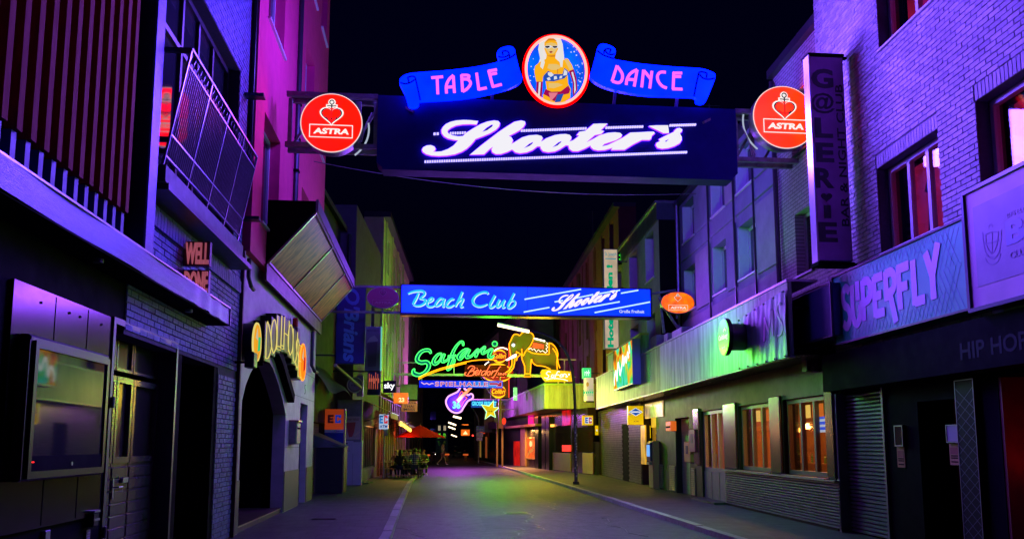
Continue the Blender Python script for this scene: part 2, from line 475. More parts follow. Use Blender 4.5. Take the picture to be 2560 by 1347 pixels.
# utility covers in the road and the left pavement
IRON = mat('cast_iron', (0.06,0.06,0.065), 0.45, 0.8, 0.4, 12, 0.3)
for (x, y, w, d, z, lab) in ((-2.3,19.2,0.6,0.35,0.004,'small rectangular metal cover set in the left pavement near the arched doorway'),
                             (2.2,21.5,0.62,0.62,-0.086,'square iron manhole cover set in the middle of the road')):
    t = thing('access_cover', lab, 'manhole cover', (x,y,z), 'covers set in the paving')
    MB().wbox((x-w/2,y-d/2,z-0.02),(x+w/2,y+d/2,z)).build('frame', IRON, t)
    b = MB()
    for i in range(5): b.wbox((x-w/2+.05,y-d/2+.05+i*(d-.1)/5,z),(x+w/2-.05,y-d/2+.05+(i+.6)*(d-.1)/5,z+0.006))
    b.build('cover_plate', IRON, t)

# ================================================================== near left: club with slatted screen, brick and balcony
BLACK = mat('black_wall', (0.007,0.007,0.009), 0.8, 0, 0.3, 4, spec=0.03)
BLKGL = mat('black_gloss', (0.010,0.010,0.013), 0.3, 0, 0.2, 5, spec=0.3)
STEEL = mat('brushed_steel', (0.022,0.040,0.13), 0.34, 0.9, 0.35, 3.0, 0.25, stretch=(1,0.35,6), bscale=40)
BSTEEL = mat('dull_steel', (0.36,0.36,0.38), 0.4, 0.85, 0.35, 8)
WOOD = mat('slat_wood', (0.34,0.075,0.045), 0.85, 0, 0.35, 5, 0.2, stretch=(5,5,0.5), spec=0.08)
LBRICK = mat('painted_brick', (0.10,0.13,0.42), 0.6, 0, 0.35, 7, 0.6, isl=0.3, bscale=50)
MORT = mat('mortar', (0.07,0.065,0.075), 0.9, 0, 0.3, 20)
GLASS = mat('dark_glass', (0.02,0.022,0.03), 0.06, 0, spec=0.8)
RAIL = mat('railing_metal', (0.20,0.18,0.26), 0.35, 0.7, 0.25, 10)
ANTH = mat('anthracite_frame', (0.05,0.05,0.06), 0.4, 0.3, 0.2, 8)

club = thing('brick_club_building', 'dark brick club house at the near left with slatted screen, balcony and steel awning', 'building', (-3.5,10,0))
# upper screen of upright slats
sc = club
MB().box(LF, 3.0, 9.62, 3.6, 12.5, -0.6, 0.06).build('screen_backing', BLACK, sc)
slat_px = [(9,325),(47,351),(82,377),(116,400),(146,422),(174,443),(201,464),(226,482),(251,499),(274,516),(295,531),(316,546)]
us = [LF.U(p[0], 0.26, p[1]) for p in slat_px]
du = (us[-1]-us[0])/11
for i in range(-3, 13):
    u = us[0]+du*i
    if i > 11: break
    MB().box(LF, u-0.045, u+0.045, 4.09, 8.1+0.02*(i%3), 0.16, 0.26).build('slat', WOOD, sc)
    MB().box(LF, u-0.045, u+0.045, 8.125+0.02*(i%3), 12.5, 0.16, 0.26).build('slat', WOOD, sc)
    MB().box(LF, u-0.04, u+0.04, 3.7, 4.085, 0.10, 0.22).build('slat_foot', mat('slat_foot_blue', (0.02,0.04,0.22), 0.6, 0, .2, 8), sc)
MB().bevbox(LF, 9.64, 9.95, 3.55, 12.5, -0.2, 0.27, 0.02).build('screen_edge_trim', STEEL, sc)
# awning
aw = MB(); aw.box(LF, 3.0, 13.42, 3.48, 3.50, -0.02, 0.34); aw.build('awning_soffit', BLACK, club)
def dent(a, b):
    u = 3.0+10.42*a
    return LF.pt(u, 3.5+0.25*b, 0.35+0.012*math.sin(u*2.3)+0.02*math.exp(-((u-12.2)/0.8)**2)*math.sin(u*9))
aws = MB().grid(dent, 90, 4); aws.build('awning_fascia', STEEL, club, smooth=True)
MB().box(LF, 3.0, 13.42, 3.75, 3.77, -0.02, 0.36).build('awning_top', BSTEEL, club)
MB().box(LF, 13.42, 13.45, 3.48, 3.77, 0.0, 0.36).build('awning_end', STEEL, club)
sp = MB(); sp.disc(cross(0), 0, 0, 0, 0, 0, 0, 3) if False else None
for u in (8.6, 11.8):
    MB().tube([LF.pt(u,3.48,0.18), LF.pt(u,3.44,0.18)], 0.05, 12).build('downlight', BSTEEL, club)
# brick upper wall with window opening
OP = (10.55, 14.95, 5.2, 8.35)
MB2 = MB(); wall_mesh(MB2, LF, 9.95, 15.62, 2.9, 12.5, -0.35, -0.012, [OP])
bw = MB2.build('wall', MORT, club)
HIDE_L = [(0,380,0,1347),(430,640,110,600),(455,520,600,740),(0,580,740,830)]
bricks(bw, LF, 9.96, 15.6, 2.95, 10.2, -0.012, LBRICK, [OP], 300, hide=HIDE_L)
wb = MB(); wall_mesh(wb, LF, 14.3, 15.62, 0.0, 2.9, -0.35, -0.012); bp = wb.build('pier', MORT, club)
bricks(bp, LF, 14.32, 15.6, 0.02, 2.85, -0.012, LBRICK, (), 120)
# rowlock sill band under the balcony
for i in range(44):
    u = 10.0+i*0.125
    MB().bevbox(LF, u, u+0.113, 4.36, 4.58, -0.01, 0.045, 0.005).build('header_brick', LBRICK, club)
# recessed window wall
wf = MB(); frame_rect(wf, LF, OP[0], OP[1], OP[2], OP[3], -0.32, -0.2, 0.09)
for u in (11.35, 12.2, 13.05, 13.9): wf.box(LF, u-0.04, u+0.04, OP[2]+.09, OP[3]-.09, -0.32, -0.21)
wf.box(LF, OP[0]+.09, OP[1]-.09, 7.35, 7.43, -0.33, -0.205)
wo = wf.build('window_frame', ANTH, club)
ue = [OP[0]+.09, 11.31, 11.39, 12.16, 12.24, 13.01, 13.09, 13.86, 13.94, OP[1]-.09]
for i in range(0, 10, 2):
    for (a, b) in ((OP[2]+.09, 7.35), (7.43, OP[3]-.09)):
        MB().box(LF, ue[i], ue[i+1], a, b, -0.28, -0.262).build('pane', GLASS, wo)
# balcony
BF = 0.24; BT = 0.5
ua, ub = LF.U(480, BT, 110), LF.U(642, BT, 400)
zt, zb = 6.5, 5.08
bal = MB().box(LF, ua-0.1, ub+0.15, 4.78, 4.98, 0.0, 0.30).build('balcony_slab', mat('slab_concrete', (0.16,0.15,0.17), 0.7, 0, 0.4, 5), club)
MB().box(LF, ua-0.15, ub+0.6, 4.66, 4.74, 0.0, 0.36).build('gutter', ANTH, club)
def rp(u, z):
    t = (z-zb)/(zt-zb); return LF.pt(u, z, BF+(BT-BF)*t)
for z, w in ((zt,0.035),(zt-0.2,0.025),(zb+0.32,0.025),(zb+0.05,0.025)):
    b = MB(); sbar(b, rp(ua,z), rp(ub,z), w, w); b.build('rail', RAIL, bal)
nb = 56
for i in range(nb+1):
    u = ua+(ub-ua)*i/nb; post = i % 14 == 0
    b = MB()
    if post: sbar(b, rp(u, zb-0.15), rp(u, zt+0.01), 0.028, 0.028)
    else: bar(b, rp(u, zb+0.05), rp(u, zt-0.2), 0.011, 5)
    b.build('post' if post else 'baluster', RAIL, bal)
scr = MB()
for i in range(26):
    u = ua+(ub-ua)*(i+.5)/26; a = rp(u-0.03, zt-0.1); c = rp(u+0.03, zt-0.1); t_ = rp(u, zt-0.03); d_ = rp(u, zt-0.17)
    scr.tube([a,t_,c,d_], 0.007, 4, True)
scr.build('scroll_band', RAIL, bal)
for z in (zt-0.02, zb+0.25, zb+0.10):
    b = MB(); sbar(b, LF.pt(ua, z, -0.2), rp(ua, z), 0.05, 0.06); b.build('return_rail', ANTH, bal)
# eaves pipe brackets on the brick
for v in (8.05, 5.7):
    b = MB(); b.box(LF, 15.3, 15.5, v, v+0.06, 0.0, 0.35); b.build('pipe_bracket', ANTH, club)
b = MB().tube([LF.pt(15.72,12.4,0.05), LF.pt(15.72,6.2,0.05)], 0.05, 8); b.build('downpipe', ANTH, club)

# ground floor: black wall, steel panel, garage-type door
gw = MB(); wall_mesh(gw, LF, 3.0, 14.3, 0.0, 3.48, -0.5, -0.02, [(9.62,12.05,0,3.05),(12.3,14.1,0,2.95)]); gw.build('ground_floor_wall', BLACK, club)
MB().box(LF, 12.2, 14.2, 0, 3.2, -1.6, -1.5).build('recess_back', BLACK, club)
MB().box(LF, 7.3, 9.45, 0.9, 3.02, -0.015, 0.02).build('steel_panel', mat('stained_steel', (0.045,0.045,0.04), 0.16, 0.9, 0.5, 2.5, 0.0, stretch=(1,1,3)), club)
for u in (8.1, 8.85):
    MB().box(LF, u-0.004, u+0.004, 0.92, 3.0, 0.02, 0.024).build('panel_joint', BLACK, club)
for u in (7.8,8.4,8.65,9.2):
    MB().tube([LF.pt(u,2.9,0.02),LF.pt(u,2.9,0.03)],0.012,8).build('panel_screw', BLACK, club)
df = MB(); frame_rect(df, LF, 9.62, 12.05, -0.06, 3.05, -0.35, 0.0, 0.07); df.build('door_frame', ANTH, club)
DOORG = mat('door_paint', (0.07,0.075,0.055), 0.25, 0.1, 0.3, 6, 0.1, spec=1.0)
door = MB()
dx = (9.69, 10.42, 11.0, 11.98)
for a, b in ((dx[0]+.015, dx[1]-.015), (dx[1]+.015, dx[2]-.012), (dx[2]+.012, dx[3]-.015)):
    frame_rect(door, LF, a, b, 1.42, 2.45, -0.32, -0.22, 0.07)
    door.box(LF, a, b, 0.0, 1.42, -0.32, -0.24)
dr = door.build('door', DOORG, club)
for a, b in ((dx[0]+.085, dx[1]-.085), (dx[1]+.085, dx[2]-.08), (dx[2]+.08, dx[3]-.085)):
    MB().box(LF, a, b, 1.49, 2.38, -0.29, -0.27).build('pane', mat('door_glass', (0.12,0.12,0.08), 0.14, 0.6, 0.3, 2), dr)
for a, b in ((dx[0]+.015, dx[1]-.015), (dx[1]+.015, dx[2]-.012), (dx[2]+.012, dx[3]-.015)):
    for i in range(9):
        v = 0.08+i*0.145
        MB().bevbox(LF, a+.01, b-.01, v, v+0.13, -0.241, -0.225, 0.008).build('door_board', DOORG, dr)
tr = MB()
for a, b in ((dx[0]+.0, dx[1]-.02), (dx[1]+.02, dx[2]-.02), (dx[2]+.02, dx[3])): frame_rect(tr, LF, a, b, 2.52, 2.98, -0.31, -0.24, 0.035)
tro = tr.build('transom', DOORG, club)
for a, b in ((dx[0]+.035, dx[1]-.055), (dx[1]+.055, dx[2]-.055), (dx[2]+.055, dx[3]-.035)):
    MB().box(LF, a, b, 2.555, 2.945, -0.29, -0.27).build('pane', MATS['door_glass'], tro)
h = MB(); h.box(LF, dx[1]+.03, dx[1]+.07, 1.0, 1.24, -0.225, -0.21); h.tube([LF.pt(dx[1]+.05,1.14,-0.21), LF.pt(dx[1]+.05,1.14,-0.15), LF.pt(dx[1]+.18,1.14,-0.15)], 0.011, 6)
h.build('door_handle', BSTEEL, dr)
MB().box(LF, 10.72, 10.9, 1.18, 1.24, -0.225, -0.19).build('letter_slot', BSTEEL, dr)
for v in (2.1, 0.7):
    MB().tube([LF.pt(9.66,v-.06,0.02), LF.pt(9.66,v+.06,0.02)], 0.02, 8).build('hinge', BSTEEL, dr)

# display case with a dark glass front on the steel panel
u0, u1, v0, v1 = R(LF, 88, 265, 850, 1195, 0.13)
dc = thing('display_case', 'tall black framed display case with dark glass on the left wall', 'display case', LF.pt(u0, v0, 0))
MB().bevbox(LF, u0-.05, u1+.05, v0-.02, v1+.05, 0.022, 0.115, 0.02).build('housing', BLKGL, dc)
f = MB(); frame_rect(f, LF, u0, u1, v0, v1, 0.115, 0.145, 0.06); f.build('front_frame', BLKGL, dc)
MB().box(LF, u0+.06, u1-.06, v0+.19, v1-.06, 0.116, 0.128).build('glass', mat('display_glass', (0.02,0.02,0.03), 0.035, 0, 0, 60, spec=1.0), dc)
MB().box(LF, u0+.06, u1-.06, v0+.06, v0+.19, 0.116, 0.138).build('lower_panel', BLACK, dc)
MB().disc(LF, (u0+u1)/2+.05, v0+.11, 0.018, 0.018, 0.138, 0.144, 12).build('lock', BSTEEL, dc)
MB().box(LF, u0+.075, u0+.115, v0+.135, v0+.145, 0.138, 0.142).build('status_light', glow('red_led', (1,0.02,0.02), 3), dc)
MB().box(LF, u0-.065, u0-.05, v0, v1, 0.03, 0.12).build('side_strip', mat('dark_red_strip', (0.12,0.02,0.02), 0.4), dc)
# small wall boxes below
u = LF.U(238, 0.05, 1260); t = thing('wall_ashtray', 'small steel ashtray box on the dark wall right of the display case', 'ashtray', LF.pt(u,0.85,0))
MB().bevbox(LF, u-.07, u+.07, 0.80, 0.94, -0.015, 0.07, 0.01).build('box', BLKGL, t)
MB().box(LF, u-.075, u+.075, 0.945, 0.965, -0.015, 0.08).build('lid', BSTEEL, t); MB().box(LF, u-.075, u+.075, 0.86, 0.88, 0.071, 0.08).build('lip', BSTEEL, t)
t = thing('wall_notice', 'small printed notice plate below the steel ashtray box', 'sign', LF.pt(u,0.6,0))
MB().box(LF, u-.05, u+.05, 0.60, 0.77, -0.015, 0.0).build('plate', mat('notice_plate', (0.12,0.08,0.13), 0.5), t)
b = MB()
for i in range(5): b.box(LF, u-.035, u+.035-.01*(i%2), 0.73-.025*i, 0.742-.025*i, 0.0, 0.003)
b.build('print', mat('notice_print', (0.35,0.25,0.38), 0.5), t)
u = LF.U(130, 0.05, 1320); t = thing('wall_slot_plate', 'upright pale metal plate low on the dark wall under the display case', 'plate', LF.pt(u,0.5,0))
MB().bevbox(LF, u-.05, u+.05, 0.5, 0.86, -0.015, 0.02, 0.006).build('plate', BSTEEL, t)
MB().box(LF, u-.02, u+.02, 0.6, 0.76, 0.02, 0.023).build('slot', BLACK, t)

# WELL DONE box sign standing out from the brick
WF = cross(12.0); a = WF.pix(466, 603); c = WF.pix(520, 736)
t = thing('block_letter_sign', 'projecting pink block letter sign in two rows on the brick wall', 'sign', WF.pt(a[0], c[1]))
m1 = (a[1]+c[1])/2
SGR = mat('sign_dark_red', (0.10,0.02,0.03), 0.5); SGP = lens_glow('sign_pink', (0.75,0.16,0.24), 0.5, .2, 4)
for k, (w_, y0, y1) in enumerate((('WELL', m1+.03, a[1]), ('DONE', c[1], m1-.03))):
    MB().box(WF, a[0]-0.03, c[0], y0, y1, -0.10, 0.0).build('letter_backing', SGR, t)
    MB().text(WF, w_, a[0], c[0]-.01, y0+.02, y1-.02, 0.0, 0.03, bold=0.03).build('lettering', SGP, t)
b = MB(); sbar(b, WF.pt(-3.52, m1+.1, -0.05), WF.pt(a[0]-.02, m1+.1, -0.05), 0.04, 0.04); sbar(b, WF.pt(-3.52, m1-.15, -0.05), WF.pt(a[0]-.02, m1-.15, -0.05), 0.04, 0.04)
b.build('bracket', ANTH, t)
# black floodlight on the corner
p = LF.pt(15.4, 3.15, 0.25); t = thing('floodlight', 'small black wall floodlight at the corner left of the arched doorway', 'lamp', p)
MB().bevbox(LF, 15.3, 15.62, 3.0, 3.28, 0.2, 0.36, 0.02).build('housing', BLKGL, t)
b = MB(); sbar(b, LF.pt(15.45,3.1,0.0), LF.pt(15.45,3.1,0.2), 0.04, 0.04); b.build('bracket', BLACK, t)

# ================================================================== cross-street gantry: Shooter's and Table Dance
GD = 17.2
G = cross(GD)
TRUSS = mat('gantry_steel', (0.28,0.28,0.29), 0.5, 0.6, 0.55, 6, 0.4)
PANEL = mat('sign_panel_dark', (0.006,0.006,0.16), 0.6, 0, 0.2, 3, spec=.15)
BLUE = lens_glow('banner_blue', (0.0,0.0045,1.0), 10.0, 0.25, 2.0)
BLUED = glow('banner_line_blue', (0.0,0.0,0.16), 1.0)
PINKL = glow('banner_pink', (1.0,0.12,0.9), 1.7)
WHITEV = glow('letter_white_violet', (0.88,0.86,0.92), 1.3)
RIMV = glow('letter_halo_blue', (0.10,0.01,1.0), 9.0)
a = G.pix(945, 238); b_ = G.pix(1845, 445)
gu0, gu1, gv0, gv1 = a[0], b_[0], b_[1], a[1]
gan = thing('sign_gantry', 'dark steel gantry sign across the street with large glowing white script lettering', 'sign', G.pt((gu0+gu1)/2, gv0))
gp = MB(); gp.poly(G, [(gu0,gv0+.1),(gu0+.1,gv0),(gu1-.1,gv0),(gu1,gv0+.1),(gu1,gv1),(gu0,gv1)], 0.0, -0.45); gp.build('cabinet', PANEL, gan)
f = MB(); f.box(G, gu0+.12, gu1-.12, gv0-.06, gv0-.005, -0.42, 0.02); f.build('bottom_rail', PANEL, gan)
# trusses out to both walls
tl = G.pix(722, 245); tr_ = G.pix(2012, 238); bl = G.pix(722, 383); br = G.pix(2012, 378)
for (x0, x1, w_) in ((tl[0]-.05, gu0, 'l'), (gu1, tr_[0]+.35, 'r')):
    for n in (-0.05, -0.4):
        for v in (gv1-.03, gv1-1.13):
            b = MB(); sbar(b, G.pt(x0,v,n), G.pt(x1,v,n), 0.09, 0.1); b.build('truss_chord', TRUSS, gan)
    for u in (x0+.06, (x0+x1)/2+(.55 if w_ == 'l' else -.55), x1-.05 if w_ == 'l' else x1-.06):
        b = MB(); sbar(b, G.pt(u,gv1-1.08,-0.2), G.pt(u,gv1-.08,-0.2), 0.08, 0.08); b.build('truss_post', TRUSS, gan)
    for k in range(3):
        u = x0+(x1-x0)*(k+.1)/3
        b = MB(); sbar(b, G.pt(u,gv1-1.08,-0.4), G.pt(u+(x1-x0)*.3,gv1-.08,-0.4), 0.05, 0.05); b.build('truss_brace', TRUSS, gan)
for u0_, u1_ in ((gu0+.15, gu0+.75), (gu1-.15, gu1-.75)):
    b = MB(); sbar(b, G.pt(u0_,gv1+.02,-0.2), G.pt(u1_,gv1-.35,0.03), 0.07, 0.05); b.build('diagonal_stay', TRUSS, gan)
b = MB(); b.box(G, tl[0], tr_[0]+.3, gv1+.0, gv1+.07, -0.42, -0.3); b.build('top_beam', TRUSS, gan)
for k in range(3):
    cb = MB(); cb.tube([G.pt(gu0-.12-.05*k, gv1-.4-.1*k, 0.02), G.pt(gu0-.25, gv1-.75, 0.06), G.pt(gu0-.42+.05*k, gv1-1.05, 0.03)], 0.012, 5); cb.build('cable', mat('pale_cable', (0.5,0.5,0.52), 0.4), gan)
    cb = MB(); cb.tube([G.pt(gu1+.12+.05*k, gv1-.4-.1*k, 0.02), G.pt(gu1+.25, gv1-.75, 0.06), G.pt(gu1+.42-.05*k, gv1-1.05, 0.03)], 0.012, 5); cb.build('cable', MATS['pale_cable'], gan)
# the script lettering, traced
A = Crop(G, 1050, 290, 2560/360.0, 0.08)
def B_(pts): return [(x+350*2560/360.0, y) for x, y in pts]
SH_S = [(1030,95),(1005,148),(900,140),(760,145),(640,165),(550,205),(495,250),(485,285),(510,320),(580,352),(680,368),(765,362),(830,300),(950,225),(1080,150),(1200,105),(1320,85),(1390,95),(1418,130),(1405,180),(1350,240),(1250,300),(1130,350),(985,405),(960,440),(900,510),(830,575),(740,630),(620,675),(480,698),(330,706),(200,697),(110,672),(55,635),(40,600),(60,560),(120,530),(190,522),(250,545),(272,580),(262,610),(220,638),(270,642),(380,635),(500,592),(600,530),(685,432),(600,418),(500,395),(430,355),(390,300),(385,250),(410,200),(460,150),(540,110),(650,85),(780,75),(900,80)]
SH_SH = [[(1090,295),(1200,255),(1280,195),(1308,155),(1270,150),(1180,205)]]
SH_H = ([(895,685),(1100,520),(1400,290),(1550,190),(1680,110),(1800,85),(1860,100),(1872,135),(1840,190),(1770,250),(1680,300),(1570,355),(1620,380),(1650,430),(1630,490),(1590,525),(1700,460),(1820,385),(1940,350),(2080,340),(2160,360),(2180,395),(2150,465),(2250,400),(2400,345)]
 + B_([(0,330),(100,325),(170,340),(200,375),(195,410),(165,460),(240,435),(300,390),(350,345),(305,335),(350,285),(450,270),(600,145),(720,140),(840,140),(715,260),(780,270),(735,315),(620,335),(455,478),(560,430),(700,350),(850,305),(980,295),(1070,305),(1102,340),(1085,375),(1000,425),(790,492),(740,545),(850,520),(960,470),(1100,400),(1255,300),(1400,295),(1560,285),(1660,283),(1685,305),(1630,350),(1620,400),(1595,420),(1460,420),(1300,500),(1150,595),(915,598),(940,560),(800,600),(680,608),(600,590),(555,550),(545,520),(440,575),(320,622),(230,620),(170,580),(155,520),(105,515),(0,585)])
 + [(2400,625),(2280,640),(2190,620),(2150,570),(2145,535),(2085,535),(2000,600),(1900,640),(1780,658),(1700,640),(1640,590),(1560,630),(1440,670),(1350,672),(1290,640),(1275,590),(1310,535),(1240,580),(1140,675)])
SH_HH = [[(1830,585),(1950,535),(2005,490),(2012,455),(1940,490)],[(2340,568),(2440,530),(2510,470),(2520,440),(2460,465)]]
SH_P = B_([(2040,260),(2080,225),(2130,218),(2170,240),(2165,275),(2125,310),(2160,370),(2162,430),(2130,480),(2040,530),(1930,565),(1820,578),(1740,560),(1710,515),(1720,480),(1785,450),(1765,415),(1880,355),(2030,285)])
SH_PH = [B_([(1855,455),(1885,465),(1915,435),(1945,402),(1890,430)])]
SH_A = B_([(1585,180),(1700,172),(1920,170),(1935,300),(1840,300),(1720,240)])
SH_ALL = [(SH_S, SH_SH), (SH_H, SH_HH), (SH_P, SH_PH), (SH_A, [])]
lt = MB(); halo = MB(); KA = A.k()
for o_, hs in SH_ALL:
    lt.poly(G, A.L(o_), 0.06, 0.09, [A.L(h) for h in hs])
    pts = A.L(o_); halo.tube([G.pt(u, v, 0.045) for u, v in pts], 0.02, 5, True)
    for h in hs: halo.tube([G.pt(u, v, 0.045) for u, v in A.L(h)], 0.004, 4, True)
lt.build('script_lettering', WHITEV, gan); halo.build('halo_tubes', RIMV, gan)
LINEV = glow('line_lamps', (0.42,0.35,1.0), 2.5)
def seg(x0, y0, x1, y1, fx0=False, fx1=False):
    p = [(x0, y0), (x1, y1)]
    if fx0: p[0] = B_([p[0]])[0]
    if fx1: p[1] = B_([p[1]])[0]
    return A.L(p)
for p, q in (seg(80,800,2280,630,False,True), seg(240,305,350,300), seg(530,295,830,283), seg(1800,247,490,207,False,True), seg(820,195,1500,175,True,True), seg(1960,155,2440,140,True,True)):
    n_ = max(2, int((q[0]-p[0])/0.05)); b = MB()
    for i in range(n_):
        t0 = i/n_; t1 = (i+.72)/n_
        x0, y0 = p[0]+(q[0]-p[0])*t0, p[1]+(q[1]-p[1])*t0; x1, y1 = p[0]+(q[0]-p[0])*t1, p[1]+(q[1]-p[1])*t1
        b.hexa([G.pt(x0,y0-.02,0.0),G.pt(x1,y1-.02,0.0),G.pt(x1,y1-.02,0.05),G.pt(x0,y0-.02,0.05),G.pt(x0,y0+.02,0.0),G.pt(x1,y1+.02,0.0),G.pt(x1,y1+.02,0.05),G.pt(x0,y0+.02,0.05)])
    b.build('light_strip', LINEV, gan)

# banner signs
def banner(name, label, crop, outline, dark_lines, strokes, w):
    t = thing(name, label, 'sign', G.pt(*crop(1200, 1100), 0))
    pts = smooth_path(crop.L(outline), 3, True)
    MB().poly(G, pts, 0.02, 0.14).build('banner_panel', BLUE, t)
    k = crop.k(); b = MB()
    for ln in dark_lines: stroke(b, G, [(u, v, 30*k) for u, v in smooth_path(crop.L(ln), 4)], 0.139, 0.146)
    b.build('scroll_line', BLUED, t)
    for let in strokes:
        b = MB()
        for st in let:
            stroke(b, G, [(u, v, w*k) for u, v in (smooth_path(crop.L(st), 4) if len(st) > 2 else crop.L(st))], 0.139, 0.15)
        b.build('letter', PINKL, t)
    b = MB(); cx_, cv_ = crop(1200, 900)
    for d_ in (-.7, .7): sbar(b, G.pt(cx_+d_, cv_, -0.03), G.pt(cx_+d_, gv1+.03, -0.2), 0.06, 0.06)
    b.build('bracket', TRUSS, t); return t
C1 = Crop(G, 990, 100, 2544/340.0, 0.1)
banner('banner_sign', 'glowing blue scroll shaped banner sign reading TABLE', C1,
 [(70,760),(130,690),(260,640),(600,610),(1000,580),(1500,515),(1900,430),(1915,380),(1895,290),(1895,230),(1960,170),(2080,135),(2170,145),(2220,200),(2235,290),(2270,440),(2310,590),(2355,720),(2330,790),(2200,880),(1950,960),(1500,1060),(1050,1115),(480,1150),(430,1170),(420,1230),(360,1265),(270,1260),(230,1220),(180,1050),(80,850)],
 [[(80,815),(170,840),(270,815),(350,760)],[(215,720),(300,700),(355,720),(385,830),(455,1145)],[(215,720),(230,760),(240,815)],[(1905,330),(1980,345),(2060,330),(2115,290)],[(1985,235),(2050,225),(2100,250),(2125,340)],[(1985,240),(2000,310)],[(1935,415),(2060,380),(2170,330),(2225,280)]],
 [[[(660,728),(880,708)],[(768,720),(782,1035)]],[[(945,1020),(940,880),(990,760),(1075,680)],[(1070,690),(1092,1010)],[(945,905),(1085,895)]],[[(1225,670),(1245,990)],[(1225,680),(1330,680),(1365,700),(1340,745),(1245,755)],[(1245,750),(1340,760),(1390,810),(1380,870),(1320,940),(1245,985)]],[[(1505,635),(1548,960)],[(1540,945),(1695,915)]],[[(1730,595),(1815,910)],[(1720,605),(1885,575)],[(1760,665),(1885,640)],[(1805,895),(1975,850)]]], 52)
C2 = Crop(G, 1460, 100, 2544/340.0, 0.1)
banner('banner_sign', 'glowing blue scroll shaped banner sign reading DANCE', C2,
 [(240,220),(255,150),(300,100),(380,90),(480,120),(560,170),(585,220),(575,290),(555,370),(700,405),(1100,465),(1700,520),(2150,545),(2330,590),(2440,650),(2440,740),(2400,850),(2280,1140),(2240,1185),(2180,1195),(2100,1170),(2065,1080),(1700,1060),(1300,1050),(900,1010),(500,930),(250,830),(130,730),(120,660),(180,450)],
 [[(240,220),(340,295),(440,335),(550,370)],[(365,280),(375,215),(430,185),(500,195)],[(500,195),(470,265)],[(385,215),(440,280),(510,295),(565,280)],[(2125,690),(2090,840),(2045,1070)],[(2125,690),(2140,630),(2200,615),(2290,640)],[(2150,660),(2210,730),(2310,755),(2430,735)],[(2290,645),(2275,730)]],
 [[[(610,500),(515,795)],[(610,510),(700,640),(710,730),(680,800),(620,820),(520,790)]],[[(780,860),(800,740),(870,640),(985,575)],[(985,580),(930,890)],[(810,755),(945,765)]],[[(1105,580),(1070,905)],[(1110,590),(1230,740)],[(1260,600),(1220,925)]],[[(1520,625),(1420,625),(1365,690),(1380,790),(1450,880),(1540,920)]],[[(1670,620),(1655,940)],[(1650,640),(1825,640)],[(1670,705),(1805,705)],[(1640,935),(1830,940)]]], 52)

# oval portrait sign
OV = Crop(G, 1280, 70, 1347/220.0, 0.14)
ov = thing('oval_portrait_sign', 'oval light box with red neon rim showing a blonde woman in sunglasses', 'sign', G.pt(*OV(675,1170)))
cu_, cv_ = OV(675, 655); ru_ = abs(OV(1128,655)[0]-cu_); rv_ = abs(OV(675,150)[1]-cv_)
MB().disc(G, cu_, cv_, ru_+.03, rv_+.03, 0.02, 0.135, 48).build('light_box', PANEL, ov)
MB().disc(G, cu_, cv_, ru_, rv_, 0.136, 0.14, 48).build('picture_ground', lens_glow('picture_blue', (0.0,0.10,1.0), 1.5, 0.5, 2.0), ov)
neon = MB().tube([G.pt(cu_+(ru_+.01)*math.cos(2*PI*i/64), cv_+(rv_+.01)*math.sin(2*PI*i/64), 0.17) for i in range(64)], 0.028, 6, True)
neon.build('neon_rim', glow('neon_red_rim', (1.0,0.16,0.13), 5.0), ov)
neon = MB().tube([G.pt(cu_+(ru_+.06)*math.cos(2*PI*i/64), cv_+(rv_+.06)*math.sin(2*PI*i/64), 0.12) for i in range(64)], 0.025, 6, True)
neon.build('outer_rim', glow('neon_red_deep', (1.0,0.0,0.0), 4.0), ov)
SKIN = glow('print_skin', (1.0,0.45,0.01), 1.25); HAIR = glow('print_hair', (0.85,0.78,0.75), 1.25); PDK = glow('print_dark', (0.02,0.005,0.03), 1.0)
PBL = glow('print_blue', (0.02,0.10,0.55), 1.0); PRD = glow('print_crimson', (0.45,0.005,0.10), 1.0); PWH = glow('print_white', (0.9,0.92,1.0), 1.0); PSH = glow('print_tan', (0.85,0.28,0.02), 1.0)
def pr(name, m, loops, n):
    b = MB()
    for lp in loops: b.poly(G, OV.L(lp), n, n+0.003)
    return b.build(name, m, ov)
pr('print_hair', HAIR, [[(420,220),(500,165),(600,150),(740,158),(775,250),(790,380),(800,470),(780,620),(730,640),(690,560),(470,560),(440,620),(400,560),(430,470),(400,330)]], 0.142)
pr('print_body', SKIN, [[(495,230),(540,180),(640,175),(690,230),(705,330),(670,400),(660,470),(740,540),(820,470),(860,480),(920,580),(945,650),(870,670),(850,720),(860,860),(900,940),(890,1080),(760,1165),(480,1140),(470,1030),(530,950),(510,800),(475,740),(470,830),(370,830),(340,680),(350,590),(420,530),(520,480),(530,420),(495,330)]], 0.148)
PHL = glow('print_highlight', (1.0,.68,.22), 1.0)
pr('print_skin_light', PHL, [[(520,250),(600,230),(680,250),(690,330),(640,400),(560,400),(515,330)],[(560,560),(680,560),(760,600),(690,650),(600,650),(540,620)],[(800,490),(850,490),(900,580),(925,640),(880,650)],[(560,850),(700,850),(780,880),(640,930),(560,920)]], 0.1515)
pr('print_gloves', PRD, [[(375,830),(470,830),(465,950),(450,1090),(365,1020)],[(870,670),(945,640),(985,780),(1000,950),(940,1060),(925,1000),(930,850)]], 0.154)
pr('print_stripes', PWH, [[(410,840),(440,840),(420,1080),(395,1050)],[(905,690),(930,680),(965,820),(975,960),(950,1020),(950,850)]], 0.160)
pr('print_top', PBL, [[(480,740),(550,665),(640,715),(770,715),(800,620),(850,660),(865,710),(800,780),(640,825),(500,820)]], 0.154)
